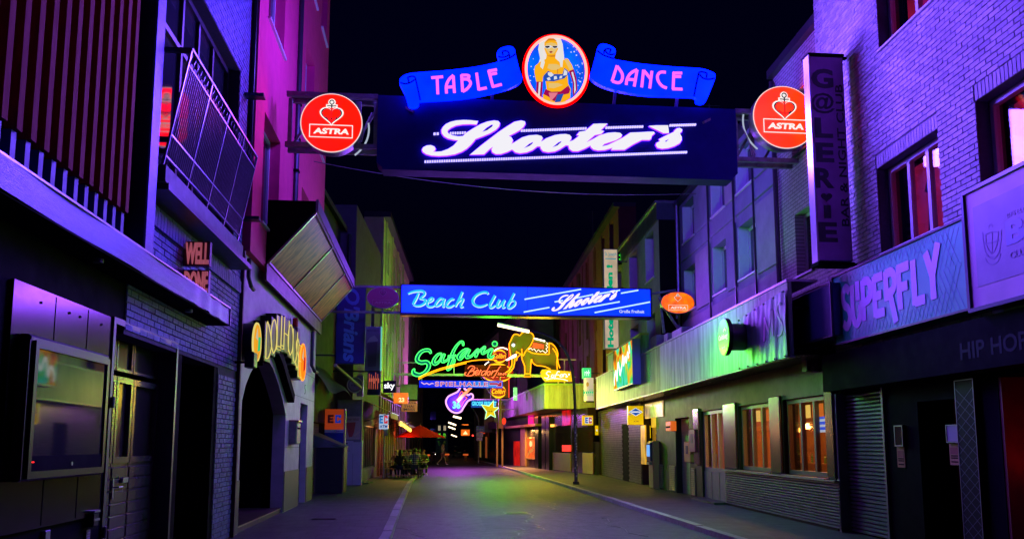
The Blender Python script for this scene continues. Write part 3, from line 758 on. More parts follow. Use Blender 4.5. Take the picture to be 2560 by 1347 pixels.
pr('print_top_stars', PWH, [[(545,690),(600,690),(640,730),(590,760),(550,730)],[(800,640),(845,680),(840,730),(780,740)],[(530,780),(570,760),(590,800),(550,815)],[(640,750),(680,745),(690,790),(640,800)],[(730,745),(770,740),(760,780),(720,785)]], 0.160)
pr('print_shorts', PRD, [[(510,940),(600,985),(740,980),(860,890),(890,950),(870,1010),(780,1030),(690,1110),(640,1130),(560,1060),(480,1020)]], 0.154)
pr('print_shorts_shine', glow('print_pink', (1.0,0.25,0.35), 1.0), [[(560,1000),(700,1000),(660,1060),(590,1130)]], 0.160)
pr('print_belt', PBL, [[(690,1030),(790,1015),(740,1140),(650,1150)]], 0.166)
pr('print_hair_locks', glow('print_hair_light', (1,.97,.92), 1.0), [[(410,260),(490,200),(470,400),(500,540),(470,640),(430,600),(450,480),(410,380)],[(700,180),(745,170),(770,330),(780,480),(770,610),(740,600),(720,480),(730,330)]], 0.1545)
pr('print_face_hair', PSH, [[(500,240),(560,165),(640,170),(690,215),(640,200),(560,200)]], 0.154)
pr('print_glasses', PWH, [[(490,285),(590,275),(610,290),(705,275),(710,310),(640,325),(600,300),(570,325),(500,315)]], 0.154)
pr('print_lenses', PDK, [[(505,290),(570,285),(575,305),(540,318),(510,310)],[(620,290),(690,287),(685,310),(650,318),(620,305)]], 0.160)
pr('print_lips', glow('print_lips', (0.4,0.02,0.05), 1), [[(565,375),(595,362),(625,372),(595,395)]], 0.154)
pr('print_shadow', PSH, [[(530,430),(590,430),(660,420),(655,450),(590,450)],[(690,640),(705,640),(700,710),(690,710)]], 0.154)
b = MB(); rng = random.Random(3)
for i in range(60):
    an = rng.uniform(0, 2*PI); rr = rng.uniform(.6, .95); x, y = 675+450*rr*math.cos(an), 655+490*rr*math.sin(an)
    if 340 < x < 820 or y > 900: continue
    u, v = OV(x, y); d_ = rng.uniform(.006, .014); b.poly(G, rect(u-d_, u+d_, v-d_, v+d_), 0.142, 0.144)
b.build('print_sparkles', PWH, ov)
b = MB(); sbar(b, G.pt(cu_, cv_-rv_+.05, -0.05), G.pt(cu_, gv1-.1, -0.05), 0.08, 0.08); b.build('support', TRUSS, ov)

# round and oval beer signs (anchor and heart mark)
def anchor_heart(t, fr, cu, cv, s, n, white, red, ink):
    """mark about 1 unit = disc radius s; heart under an anchor ring, name plate below"""
    def P(x, y): return (cu+x*s, cv+y*s)
    def heart(k, dy=0):
        pts = []
        for i in range(40):
            th = 2*PI*i/40
            x = 16*math.sin(th)**3; y = 13*math.cos(th)-5*math.cos(2*th)-2*math.cos(3*th)-math.cos(4*th)
            pts.append(P(x/16*0.33*k, 0.26+dy+y/16*0.30*k))
        return pts
    b = MB(); b.poly(fr, heart(1.2), n, n+.003)
    b.disc(fr, *P(0.0,0.70), .125*s, .125*s, n, n+.003, 20)
    b.poly(fr, [P(-.19,.52),(P(.19,.52)),P(.19,.63),P(-.19,.63)], n+.0035, n+.0055); b.poly(fr, [P(-.07,.5),P(.07,.5),P(.07,.62),P(-.07,.62)], n+.006, n+.008)
    b.build('emblem_white', white, t)
    b = MB(); b.poly(fr, heart(1.03), n+.008, n+.011); b.build('emblem_heart_outline', ink, t)
    b = MB(); b.poly(fr, heart(0.86), n+.013, n+.016); b.build('emblem_heart', red, t)
    b = MB()
    b.tube([fr.pt(*P(.07*math.cos(2*PI*i/14), .70+.07*math.sin(2*PI*i/14)), n+.012) for i in range(14)], .018*s, 4, True)
    stroke(b, fr, [(*P(0,.62), .04*s), (*P(0,.06), .04*s)], n+.016, n+.019)
    stroke(b, fr, [(*P(-.15,.575), .03*s), (*P(0,.565), .03*s), (*P(.15,.575), .03*s)], n+.012, n+.015)
    stroke(b, fr, [(*p, .035*s) for p in smooth_path([P(-.19,.20),P(-.1,.13),P(0,.11),P(.1,.13),P(.19,.20)], 3)], n+.0195, n+.0215)
    b.build('emblem_anchor', ink, t)
def name_plate(t, fr, u0, u1, v0, v1, n, white, word='ASTRA', w=0.03, fill=None):
    b = MB(); frame_rect(b, fr, u0, u1, v0, v1, n+.0215, n+.0245, w*(v1-v0)/0.46); b.build('name_frame', white, t)
    if fill: MB().box(fr, u0+.01, u1-.01, v0+.01, v1-.01, n+.017, n+.0205).build('name_ground', fill, t)
    h = v1-v0; L = u1-u0
    MB().text(fr, word, u0+L*.09, u1-L*.09, v0+h*.27, v1-h*.28, n+.0215, n+.026, shear=0.12, bold=0.045).build('lettering', white, t)
PLASW = glow('sign_white', (1.0,0.93,0.9), 1.25); INK = glow('sign_ink', (0.003,0.012,0.03), 1.0)
for (px, py, rp_, lab, m) in ((828.5, 307, 76.5, 'round red beer sign with anchor heart at the left end of the gantry', lens_glow('astra_red', (1.0,0.002,0.0), 6.0, 0.15, 1.0)),
                         (1962, 293, 77, 'round red beer sign with anchor heart beside the tall projecting sign', lens_glow('astra_red_orange', (1.0,0.009,0.0), 6.0, 0.4, 1.6))):
    c0 = G.pix(px, py, 0.22); r_ = abs(G.pix(px+rp_, py, 0.22)[0]-c0[0])
    t = thing('round_beer_sign', lab, 'sign', G.pt(c0[0], c0[1]-r_), 'round beer signs on the gantry')
    MB().disc(G, c0[0], c0[1], r_, r_, -0.1, 0.2, 56).build('drum', BSTEEL, t)
    MB().disc(G, c0[0], c0[1], r_-.012, r_-.012, 0.2, 0.216, 56).build('face', m, t)
    MB().tube([G.pt(c0[0]+r_*math.cos(2*PI*i/56), c0[1]+r_*math.sin(2*PI*i/56), 0.2) for i in range(56)], 0.014, 5, True).build('rim', glow('rim_white', (1,0.9,0.9), 0.9), t)
    sg = 1 if px < 1200 else -1
    b = MB(); b.tube([G.pt(c0[0]+sg*(r_+.12)*math.cos(an), c0[1]+(r_+.1)*math.sin(an), -0.1) for an in [-.9+.1*i for i in range(12)]], 0.02, 5); b.build('back_rim', glow('back_rim_white', (0.6,0.7,0.9), 0.8), t)
    anchor_heart(t, G, c0[0], c0[1], r_, 0.218, PLASW, m, INK)
    name_plate(t, G, c0[0]-.71*r_, c0[0]+.71*r_, c0[1]-.53*r_, c0[1]-.08*r_, 0.218, PLASW)
    b = MB(); sbar(b, G.pt(c0[0], c0[1]+r_-.1, -0.2), G.pt(c0[0], c0[1]-r_+.05, -0.2), 0.06, 0.06); b.build('mount', TRUSS, t)
# unseen lamps added at the gantry, standing in for light from lettering and boxes
lamp('gantry_fill_light', 'AREA', G.pt((gu0+gu1)/2, (gv0+gv1)/2, 0.5), 3700, (0.15,0.06,1.0), gan, 7.0, (-PI/2-math.radians(10), 0, 0), 1.4, spread=150)
for u_, e_ in ((gu0+.4, 1150), (gu1-1.2, 380)): lamp('wall_fill_light', 'POINT', G.pt(u_, gv1+1.15, -.15), e_, (0.16,0.06,1.0), gan, .4)  # unseen point lamps added above the banners to light the house walls
lamp('gantry_back_light', 'AREA', G.pt((gu0+gu1)/2, (gv0+gv1)/2+.4, -1.0), 260, (0.12,0.06,1.0), gan, 7.0, (PI/2, 0, 0), 1.4)

# ================================================================== left: pink house over the arched club entrance
PINK = mat('pink_render', (0.95,0.03,0.20), 0.8, 0, 0.12, 3, 0.25, bscale=70)
WFR = mat('window_plastic', (0.72,0.72,0.74), 0.4, 0, 0.1, 8)
def win(parent, fr, u0, u1, v0, v1, n, m=None, glass=None, mull=1, depth=0.10, w=0.07, tilt=False):
    """casement window set at depth n: frame (> panes)"""
    m = m or WFR; glass = glass or GLASS
    f_ = MB(); frame_rect(f_, fr, u0, u1, v0, v1, n-depth, n, w)
    cols = mull+1; edges = [u0+w+(u1-u0-2*w)*i/cols for i in range(cols+1)]
    for e in edges[1:-1]: f_.box(fr, e-w*.5, e+w*.5, v0+w, v1-w, n-depth, n-.005)
    fo = f_.build('window', m, parent)
    for i in range(cols):
        a = edges[i]+(w*.5 if i else 0); c = edges[i+1]-(w*.5 if i < cols-1 else 0)
        MB().box(fr, a, c, v0+w, v1-w, n-depth*.6, n-depth*.45).build('pane', glass, fo)
    return fo
PN = 0.13
ph = thing('pink_house', 'tall pink rendered house above the arched club entrance', 'building', LF.pt(20,5.2,PN))
holes = []
for (u0, u1) in ((16.55,18.35),(21.5,23.1),(24.2,25.4)):
    for (v0, v1) in ((6.0,8.25),(10.25,12.25),(14.0,16.0)): holes.append((u0,u1,v0,v1))
w_ = MB(); wall_mesh(w_, LF, 15.72, 26.0, 5.2, 18.5, PN-.4, PN, holes); w_.build('wall', PINK, ph)
for hlo in holes:
    wo = win(ph, LF, *hlo, PN-.22)
    MB().box(LF, hlo[0]-.06, hlo[1]+.06, hlo[2]-.05, hlo[2]-.002, PN-.2, PN+.06).build('sill', WFR, ph)
    MB().box(LF, hlo[0]+.02, hlo[1]-.02, hlo[2]+.03, hlo[3]-.02, PN-.5, PN-.48).build('curtain', mat('curtain_dim', (0.25,0.22,0.27), 0.8, 0, 0.4, 8, stretch=(1,8,0.3)), ph)
b = MB().tube([LF.pt(20.2,18.4,PN+.06), LF.pt(20.2,6.6,PN+.06)], 0.06, 8); b.build('downpipe', ANTH, ph)
for v in (7.3,8.2,9.0,9.9): MB().box(LF, 20.1, 20.3, v, v+.05, PN, PN+.13).build('pipe_clip', BLACK, ph)
MB().box(LF, 15.72, 26.0, 18.5, 18.7, PN-.4, PN+.3).build('roof_edge', ANTH, ph)

# dark canopy with sloping panelled soffit
PANW = mat('soffit_panel', (0.80,0.24,0.06), 0.5, 0.0, 0.7, 1.6, 0.1, stretch=(2.0,5.0,1.2), col2=(0.16,0.07,0.03), spec=.12)
cn = ph
cu0, cu1, zw, zo, zt_, no = 17.2, 25.7, 5.3, 6.42, 6.62, 1.1
MB().add([LF.pt(cu0,zw,PN),LF.pt(cu0,zo,no),LF.pt(cu0,zt_,no),LF.pt(cu0,zt_,PN), LF.pt(cu1,zw,PN),LF.pt(cu1,zo,no),LF.pt(cu1,zt_,no),LF.pt(cu1,zt_,PN)],
         [(0,1,2,3),(7,6,5,4),(0,4,5,1),(1,5,6,2),(2,6,7,3)]).build('canopy', BLACK, cn)
def sl(u, t, d=0.0):     # point on the soffit, d metres below it
    n = PN+(no-PN)*t; z = zw+(zo-zw)*t; q = Vector((-(zo-zw), 0, (no-PN))).normalized()
    return LF.pt(u, z, n) - Vector((q.x, 0, q.z))*d if False else LF.pt(u, z, n) + Vector((zo-zw, 0, -(no-PN))).normalized()*d
fr_u = [cu0+.05, 20.3, 23.4, cu1-.05]
for i in range(3):
    a, c = fr_u[i]+.05, fr_u[i+1]-.05
    b = MB().add([sl(a,.06,.003),sl(c,.06,.003),sl(c,.94,.003),sl(a,.94,.003),sl(a,.06,.02),sl(c,.06,.02),sl(c,.94,.02),sl(a,.94,.02)], [(0,1,2,3),(4,5,6,7),(0,1,5,4),(1,2,6,5),(2,3,7,6),(3,0,4,7)])
    b.build('soffit_panel', PANW, cn)
ALU = mat('aluminium_bar', (0.45,0.43,0.42), 0.35, 0.8, 0.3, 10)
for u in fr_u:
    b = MB(); sbar(b, sl(u,.02,.02), sl(u,.98,.02), 0.05, 0.05); b.build('soffit_bar', ALU, cn)
for t_ in (.03, .97):
    for i in range(3):
        b = MB(); sbar(b, sl(fr_u[i]+.03,t_,.02), sl(fr_u[i+1]-.03,t_,.02), 0.05, 0.05); b.build('soffit_bar', ALU, cn)
MB().box(LF, cu0, cu1, zo-.02, zt_+.03, no+.002, no+.05).build('canopy_edge', mat('zinc_edge', (0.4,0.4,0.43), 0.4, 0.7, 0.3, 6), cn)
MB().box(LF, cu0-.1, cu1+.1, 4.93, 5.27, PN+.005, PN+.05).build('canopy_skirt', mat('rusty_brown', (0.16,0.08,0.05), 0.5, 0.2, 0.6, 3), cn)

# arched entrance front
DW = mat('pale_cladding', (0.52,0.48,0.47), 0.55, 0, 0.3, 1.8, 0.15, stretch=(1,1,1.5), bscale=30)
MESHP = mat('perforated_plate', (0.17,0.16,0.17), 0.45, 0.5, 0.7, 90)
dh = thing('arched_club_front', 'pale clad club entrance front with tall pointed arch and light step', 'building', LF.pt(20,0,0))
ar0, ar1, arc = 16.15, 21.0, 18.2
arch = [(ar1, 0.0), (ar1, 2.35), (20.6, 2.62), (19.9, 3.0), (19.1, 3.32), (18.3, 3.47), (17.5, 3.36), (16.8, 3.02), (16.4, 2.75), (ar0, 2.45), (ar0, 0.0)]
outl = [(15.72,0),(15.72,5.2),(26.0,5.2),(26.0,0),(24.6,0),(24.6,2.75),(23.3,2.75),(23.3,0)] + arch
wl_ = MB(); wl_.poly(LF, outl, -0.3, 0.0); wl_.build('wall', DW, dh)
for v, a, c in ((2.0,15.73,ar0-.01),(3.6,15.73,25.99),(2.9,21.2,25.99),(1.55,21.02,23.28)):
    MB().box(LF, a, c, v, v+.012, 0.0005, 0.004).build('cladding_joint', mat('joint_dark', (0.12,0.11,0.11), 0.8), dh)
for a, c in ((15.74,ar0-.02),(ar1+.02,23.25),(24.65,25.98)):
    MB().box(LF, a, c, 0.02, 0.98, 0.002, 0.02).build('base_plate', MESHP, dh)
rc = MB(); rc.box(LF, 15.8, 21.4, 0, 3.6, -1.3, -1.25); rc.box(LF, 15.8, 15.85, 0, 3.6, -1.25, -.3); rc.box(LF, 21.35, 21.4, 0, 3.6, -1.25, -.3); rc.box(LF, 15.8, 21.4, 3.6, 3.65, -1.3, -.3)
rc.build('recess', BLACK, dh)
MB().box(LF, 17.9, 21.3, 1.0, 2.55, -1.245, -1.22).build('recess_panel', mat('recess_stone', (0.32,0.22,0.30), 0.7, 0, 0.5, 4, 0.2), dh)
MB().box(LF, 17.9, 21.3, 0.1, 0.98, -1.245, -1.23).build('recess_base', MESHP, dh)
MB().box(LF, ar0+.0, ar1-.0, 0.0, 0.12, -1.2, -0.05).build('step', mat('step_dark', (0.10,0.05,0.05), 0.4, 0, 0.3, 5), dh)
MB().box(LF, ar0+.02, ar1-.02, 0.095, 0.118, -0.048, -0.03).build('step_edge', mat('brass_edge', (0.6,0.45,0.3), 0.3, 0.9), dh)
MB().box(LF, 23.3, 24.6, 0, 2.75, -0.5, -0.25).build('side_door', mat('side_door_paint', (0.20,0.12,0.22), 0.5, 0, 0.3, 4), dh)
b = MB(); frame_rect(b, LF, 23.32, 24.58, 0.01, 2.74, -0.25, -0.16, 0.08); b.build('side_door_frame', ANTH, dh)
# brown corner post
MB().box(LF, 15.63, 15.71, 0, 5.2, -0.3, 0.06).build('corner_post', mat('corner_brown', (0.16,0.08,0.07), 0.6, 0, 0.4, 6), dh)
b = MB().tube([LF.pt(15.9,5.1,0.08), LF.pt(15.9,4.75,0.08), LF.pt(16.05,4.6,0.1), LF.pt(16.3,4.58,0.1)], 0.04, 8); b.build('pipe_elbow', ANTH, dh)
b = MB().tube([LF.pt(24.8,4.9,0.06), LF.pt(24.8,3.9,0.06), LF.pt(25.0,3.75,0.12), LF.pt(25.4,3.75,0.14)], 0.05, 8); b.build('pipe', ANTH, dh)
b = MB(); stroke(b, LF, [(23.95+x*.16, 3.02+y*.26, 0.03) for x, y in ((.9,1),(.2,1),(.15,.58),(.6,.6),(.9,.35),(.6,.05),(.1,.08))], 0.001, 0.012); b.build('house_number', ANTH, dh)

# DOLLHOUSE arched sign of deep box letters
DN = 0.25
NEY = glow('neon_cream_yellow', (0.9,0.75,0.20), 1.1); NEO = glow('neon_orange', (1.0,0.25,0.02), 2.5)
ds = thing('arched_letter_sign', 'arched row of deep black box letters with cream neon above the doorway', 'sign', LF.pt(18.7,3.2,0))
LT = [('D',667,677,808,897),('O',679,690,793,881),('L',693,701,788,874),('L',703,710,788,872),('H',711,721,791,873),('O',721,731,806,885),('U',733,741,821,904),('S',740,746,843,918),('E',746,753,860,940)]
SHP = {'D':[[(0,0),(0,1),(.45,.93),(.95,.6),(.95,.35),(.5,.06),(0,0)]], 'O':[[(.5,0),(.12,.18),(0,.5),(.12,.82),(.5,1),(.88,.82),(1,.5),(.88,.18),(.5,0)]],
       'L':[[(0.1,1),(0.1,0),(.95,.04)],[(.1,.1),(.9,.14)]], 'H':[[(0.05,0),(0.05,1)],[(.95,0),(.95,1)],[(.05,.5),(.95,.5)]],
       'U':[[(0,1),(.05,.25),(.5,0),(.95,.25),(1,1)]], 'S':[[(.95,.85),(.5,1),(.1,.8),(.3,.58),(.8,.42),(.95,.2),(.5,0),(.05,.15)]], 'E':[[(.95,1),(.1,1),(.1,0),(.95,0)],[(.1,.5),(.8,.5)]]}
pu = LF.U(655, DN, 850)
for ch, x0, x1, y0, y1 in LT:
    u0, v1 = LF.pix(x0, y0, DN); u1, v0 = LF.pix(x1, y1, DN); v0 = LF.pix(x0, y1, DN)[1]
    bx = MB().bevbox(LF, max(u0-.07, pu), u1+.04, v0-.05, v1+.05, 0.005, DN-.02, 0.015); pu = u1+.042
    lo = bx.build('letter_box', BLKGL, ds)
    b = MB()
    for st in SHP[ch]:
        pts = [(u0+(u1-u0)*x, v0+(v1-v0)*y) for x, y in st]
        if ch in 'OUSD' and len(st) > 3: pts = smooth_path(pts, 3)
        b.tube([LF.pt(u, v, DN+.005) for u, v in pts], 0.011, 5)
    b.build('neon_letter', NEY, lo)
b = MB(); ap = [(LF.U(660,0.2,900), 3.28), (17.6,3.62), (18.4,3.75), (19.2,3.62), (20.2,3.2), (21.2,2.75)]
stroke(b, LF, [(u, v, 0.22) for u, v in smooth_path(ap, 4)], 0.004, 0.17); b.build('arched_backing', BLACK, ds)
for (px, py, ry, lab, m1, m2) in ((642,855,48,'round stained glass style disc sign left of the arched letters', glow('disc_gold', (1.0,0.42,0.02), 1.1), glow('disc_green', (0.05,0.75,0.25), 0.9)),
                                  (757,905,46,'round orange disc sign at the right end of the arched letters', glow('disc_orange', (1.0,0.25,0.01), 1.3), glow('disc_red', (0.8,0.03,0.02), 1.0))):
    u, v = LF.pix(px, py, DN); r_ = abs(LF.pix(px, py-ry, DN)[1]-v)
    t = thing('round_disc_sign', lab, 'sign', LF.pt(u, v-r_, 0.0))
    MB().disc(LF, u, v, r_, r_, 0.005, DN, 36).build('drum', BLKGL, t)
    MB().disc(LF, u, v, r_*.92, r_*.92, DN, DN+.012, 36).build('face', m1, t)
    b = MB(); b.poly(LF, [(u+r_*.1,v-r_*.5),(u+r_*.7,v-r_*.35),(u+r_*.75,v+r_*.35),(u+r_*.2,v+r_*.3)], DN+.014, DN+.018); b.build('coloured_field', m2, t)
    b = MB(); b.poly(LF, [(u-r_*.5,v+r_*.2),(u-r_*.1,v+r_*.75),(u+r_*.1,v+r_*.1)], DN+.014, DN+.018); b.build('white_field', glow('disc_white', (0.9,0.75,0.5), 0.8), t)
    b = MB().tube([LF.pt(u+r_*math.cos(2*PI*i/36), v+r_*math.sin(2*PI*i/36), DN) for i in range(36)], 0.02, 5, True); b.build('rim', NEO if px > 700 else NEY, t)
# mailbox, alarm lamp
u, v = LF.pix(747, 1082, 0.2)
t = thing('wall_mailbox', 'grey metal box fixed to the wall right of the arched doorway', 'mailbox', LF.pt(u, v-.4, 0))
MB().bevbox(LF, u-.3, u+.3, v-.28, v+.28, 0.0, 0.2, 0.03).build('body', mat('worn_box', (0.30,0.25,0.24), 0.5, 0.3, 0.5, 6), t)
MB().box(LF, u-.25, u+.25, v+.1, v+.14, 0.2, 0.206).build('slot', BLACK, t); MB().box(LF, u-.31, u+.31, v+.282, v+.32, 0.0, 0.23).build('lid', mat('copper_lid', (0.4,0.2,0.15), 0.4, 0.6), t)
u, v = LF.pix(748, 815, 0.2)
t = thing('alarm_siren', 'red lamp over a boxed alarm siren beside the box letters', 'alarm', LF.pt(u, v-.4, 0))
MB().tube([LF.pt(u, v-.02, .1), LF.pt(u, v+.2, .1)], 0.07, 10).build('lamp_dome', mat('red_plastic', (0.5,0.01,0.01), 0.2), t)
MB().bevbox(LF, u-.2, u+.2, v-.42, v-.04, 0.0, 0.2, 0.02).build('siren_box', mat('plum_box', (0.25,0.08,0.15), 0.4, 0.2, 0.3, 20), t)

# ================================================================== left middle: dark houses, signs and shop bits
LDARK = mat('dim_render', (0.045,0.04,0.055), 0.8, 0, 0.4, 1.5, 0.2)
dk = thing('dim_house', 'dim narrow house behind the blue script sign with dark roof', 'building', LM.pt(8,0,0))
w_ = MB(); wall_mesh(w_, LM, 0.05, 8.5, 0, 10.5, -1.6, -0.7, [(2.0,3.2,6.6,8.4),(5.2,6.4,6.6,8.4),(3.5,6.0,0.4,2.4)]); w_.build('wall', LDARK, dk)
w_ = MB(); wall_mesh(w_, LM, 8.5, 18.0, 0, 11.5, -1.5, -0.05, [(9.6,11.0,0.1,2.6),(12.4,16.8,0.5,2.5),(10.2,11.6,6.4,8.4),(14.0,15.4,6.4,8.4)]); w_.build('wall', mat('purple_render', (0.12,0.08,0.13), 0.8, 0, 0.3, 2, 0.2), dk)
for a in ((2.0,3.2,6.6,8.4),(5.2,6.4,6.6,8.4)): win(dk, LM, *a, -0.85)
for a in ((10.2,11.6,6.4,8.4),(14.0,15.4,6.4,8.4)): win(dk, LM, *a, -0.2)
MB().add([LM.pt(0,10.5,-.4),LM.pt(8.5,10.5,-.4),LM.pt(8.5,13.5,-4),LM.pt(0,13.5,-4),LM.pt(0,10.3,-.4),LM.pt(8.5,10.3,-.4),LM.pt(8.5,13.3,-4),LM.pt(0,13.3,-4)], [(0,1,2,3),(4,5,6,7),(0,1,5,4),(1,2,6,5),(2,3,7,6),(3,0,4,7)]).build('roof', mat('roof_tile_dark', (0.05,0.04,0.05), 0.7, 0, 0.3, 8), dk)
b = MB().tube([LM.pt(8.3,10.2,-.3), LM.pt(8.3,6.0,-.3)], 0.07, 8); b.build('downpipe', ANTH, dk)
MB().box(LM, 3.6, 5.9, 0.42, 2.38, -0.95, -0.9).build('roller_blind', mat('striped_blind', (0.5,0.45,0.3), 0.7, 0, 0.8, 3, stretch=(0.1,0.1,30)), dk)
# door of the second house, plum frame
b = MB(); frame_rect(b, LM, 9.6, 11.0, -.1, 2.6, -0.3, -0.03, 0.1); do = b.build('door_frame', mat('plum_paint', (0.25,0.04,0.22), 0.5, 0, 0.2, 4), dk)
MB().box(LM, 9.7, 10.9, 0.05, 2.5, -0.28, -0.24).build('door', mat('plum_door', (0.16,0.05,0.16), 0.5), dk)
win(dk, LM, 12.4, 16.8, 0.5, 2.5, -0.1, ANTH, mat('warm_glass', (0.10,0.02,0.02), 0.15), 5)
for i in range(3): MB().box(LM, 9.5, 11.1, 0.0, 0.14-.045*i, -0.05+.2*i, 0.14+.2*i).build('step', PAVE, dk)
# pier with white cabinet at the step out of the house line
LB = cross(34.4)
WCAB = mat('white_cabinet', (0.55,0.52,0.58), 0.5, 0, 0.15, 3)
a = LB.pix(857, 1100); c = LB.pix(903, 1212)
t = thing('meter_cabinet', 'tall white meter cabinet standing on the left pavement', 'cabinet', LB.pt((a[0]+c[0])/2, 0))
MB().bevbox(LB, a[0], c[0], 0.0, a[1], -0.45, 0.0, 0.015).build('body', WCAB, t)
MB().box(LB, a[0]+.08, a[0]+.42, a[1]-.5, a[1]-.02, 0.0, 0.025).build('meter_door', WCAB, t)
MB().box(LB, a[0]+.12, a[0]+.2, a[1]-.14, a[1]-.1, 0.025, 0.03).build('label_plate', BLACK, t)
MB().text(LB, 'KLL', a[0]+.14, a[0]+.3, a[1]-.43, a[1]-.36, 0.025, 0.029).build('lettering', BLACK, t)
MB().box(LB, a[0]+.405, a[0]+.412, 0.02, a[1]-.52, 0.0005, 0.004).build('joint', BLACK, t)
a = LB.pix(862, 1040, .05); c = LB.pix(900, 1098, .05)
t = thing('kebab_poster', 'framed poster of a red kebab spit above the white cabinet', 'poster', LB.pt(a[0], c[1]))
MB().box(LB, a[0]-.3, c[0]+.05, c[1]-.1, 3.4, -0.5, 0.01).build('backing_wall', mat('grey_plaster', (0.26,0.22,0.26), 0.8, 0, 0.4, 3), t)
MB().box(LB, a[0], c[0], c[1], a[1], 0.01, 0.045).build('frame', mat('poster_paper', (0.55,0.40,0.30), 0.5), t)
b = MB(); w_ = c[0]-a[0]; h_ = a[1]-c[1]
b.poly(LB, [(a[0]+w_*x, c[1]+h_*y) for x, y in ((.12,.72),(.7,.75),(.62,.35),(.5,.12),(.3,.1),(.18,.4))], 0.045, 0.049); b.build('printed_spit', mat('print_red', (0.5,0.05,0.04), 0.5), t)
MB().text(LB, 'döner kebab', a[0]+w_*.05, a[0]+w_*.9, c[1]+h_*.82, c[1]+h_*.95, 0.045, 0.048).build('lettering', mat('print_brown', (0.15,0.03,0.03), 0.5), t)
MB().text(LB, 'probieren', a[0]+w_*.05, a[0]+w_*.95, c[1]+h_*.02, c[1]+h_*.10, 0.05, 0.052).build('lettering', mat('print_pale', (0.7,0.6,0.5), 0.5), t)
b = MB(); b.poly(LB, [(a[0]+w_*x, c[1]+h_*y) for x, y in ((.6,.2),(.95,.38),(.98,.3),(.66,.13))], 0.045, 0.049); b.build('printed_bread', mat('print_bread', (0.7,0.5,0.3), 0.5), t)
# dark bin shelter with sloping lid
SB_ = cross(29.0); a = SB_.pix(786, 1118); c = SB_.pix(858, 1233)
t = thing('bin_shelter', 'dark box shaped bin shelter with sloping lid beside the wall', 'bin', SB_.pt((a[0]+c[0])/2, 0))
x0, x1, zt2 = a[0], c[0], a[1]
MB().box(SB_, x0, x1, 0.02, zt2, -1.1, 0.0).build('body', mat('shelter_dark', (0.02,0.02,0.025), 0.45, 0, 0.3, 5), t)
MB().add([SB_.pt(x0-.03,zt2+.52,-1.12),SB_.pt(x1+.03,zt2+.05,-1.12),SB_.pt(x1+.03,zt2+.02,.04),SB_.pt(x0-.03,zt2+.42,.04),SB_.pt(x0-.03,zt2+.003,-1.12),SB_.pt(x1+.03,zt2+.003,-1.12),SB_.pt(x1+.03,zt2+.003,.04),SB_.pt(x0-.03,zt2+.003,.04)],
   [(0,1,2,3),(4,5,6,7),(0,1,5,4),(1,2,6,5),(2,3,7,6),(3,0,4,7)]).build('lid', mat('lid_grey', (0.14,0.13,0.15), 0.5, 0, 0.3, 4), t)
for x in (x0+.02, x1-.05): MB().box(SB_, x, x+.04, 0.0, zt2, 0.001, 0.05).build('corner_post', mat('rust_post', (0.2,0.11,0.09), 0.5, 0.3, 0.4, 8), t)
b = MB(); bar(b, SB_.pt(x1-.4,zt2+.12,.06), SB_.pt(x1-.05,zt2+.02,.06), .015); b.build('handle', BSTEEL, t)
# cash machine advertising box
EF = cross(31.8); a = EF.pix(813, 1022); c = EF.pix(858, 1112)
t = thing('cash_machine_box', 'orange and blue cash machine sign box with blocky letter mark behind the bin shelter', 'sign box', EF.pt(a[0], c[1]-.6))
zb2 = EF.pix(813,1080)[1]; zm = EF.pix(813,1073)[1]
MB().box(EF, a[0], c[0], 0.0, zm-.12, -0.3, 0.0).build('lower_body', mat('ec_blue', (0.02,0.03,0.30), 0.4), t)
MB().box(EF, a[0], c[0], zm-.118, zm, -0.3, 0.002).build('white_band', mat('ec_white', (0.6,0.58,0.62), 0.5), t)
MB().box(EF, a[0], c[0], zm+.002, a[1], -0.3, 0.0).build('orange_face', lens_glow('ec_orange', (1.0,0.11,0.02), 0.30, 0.2), t)
MB().box(EF, c[0]+.002, c[0]+.06, 0.0, a[1]+.02, -0.3, 0.02).build('side_trim', mat('ec_side', (0.55,0.3,0.28), 0.5), t)
b = MB(); w_ = c[0]-a[0]; h_ = a[1]-zm
def ecmark(b, fr, u0, u1, v0, v1, n, which):
    w_, h_ = u1-u0, v1-v0
    def bxx(x0, x1, y0, y1): b.box(fr, u0+w_*x0, u0+w_*x1, v0+h_*y0, v0+h_*y1, n, n+.004)
    if which == 0:
        bxx(0,.16,0,1); bxx(.161,.44,0,.24); bxx(.161,.40,.38,.62); bxx(.161,.44,.76,1)
    else:
        bxx(.56,.82,.76,1); bxx(.56,.82,0,.24); bxx(.56,.70,.241,.759); bxx(.821,1,.62,1); bxx(.821,1,0,.38)
ecmark(b, EF, a[0]+w_*.15, a[0]+w_*.85, zm+h_*.32, zm+h_*.72, 0.001, 0); b.build('letter_e', mat('ec_red', (0.35,0.02,0.05), 0.4), t)
b = MB(); ecmark(b, EF, a[0]+w_*.15, a[0]+w_*.85, zm+h_*.32, zm+h_*.72, 0.001, 1); b.build('letter_c', glow('ec_c_blue', (0.01,0.05,0.55), 0.6), t)
MB().text(EF, 'Geld', a[0]+w_*.5, a[0]+w_*.95, zm-.085, zm-.03, 0.002, 0.006).build('lettering', mat('ec_ink', (0.1,0.05,0.2), 0.5), t)

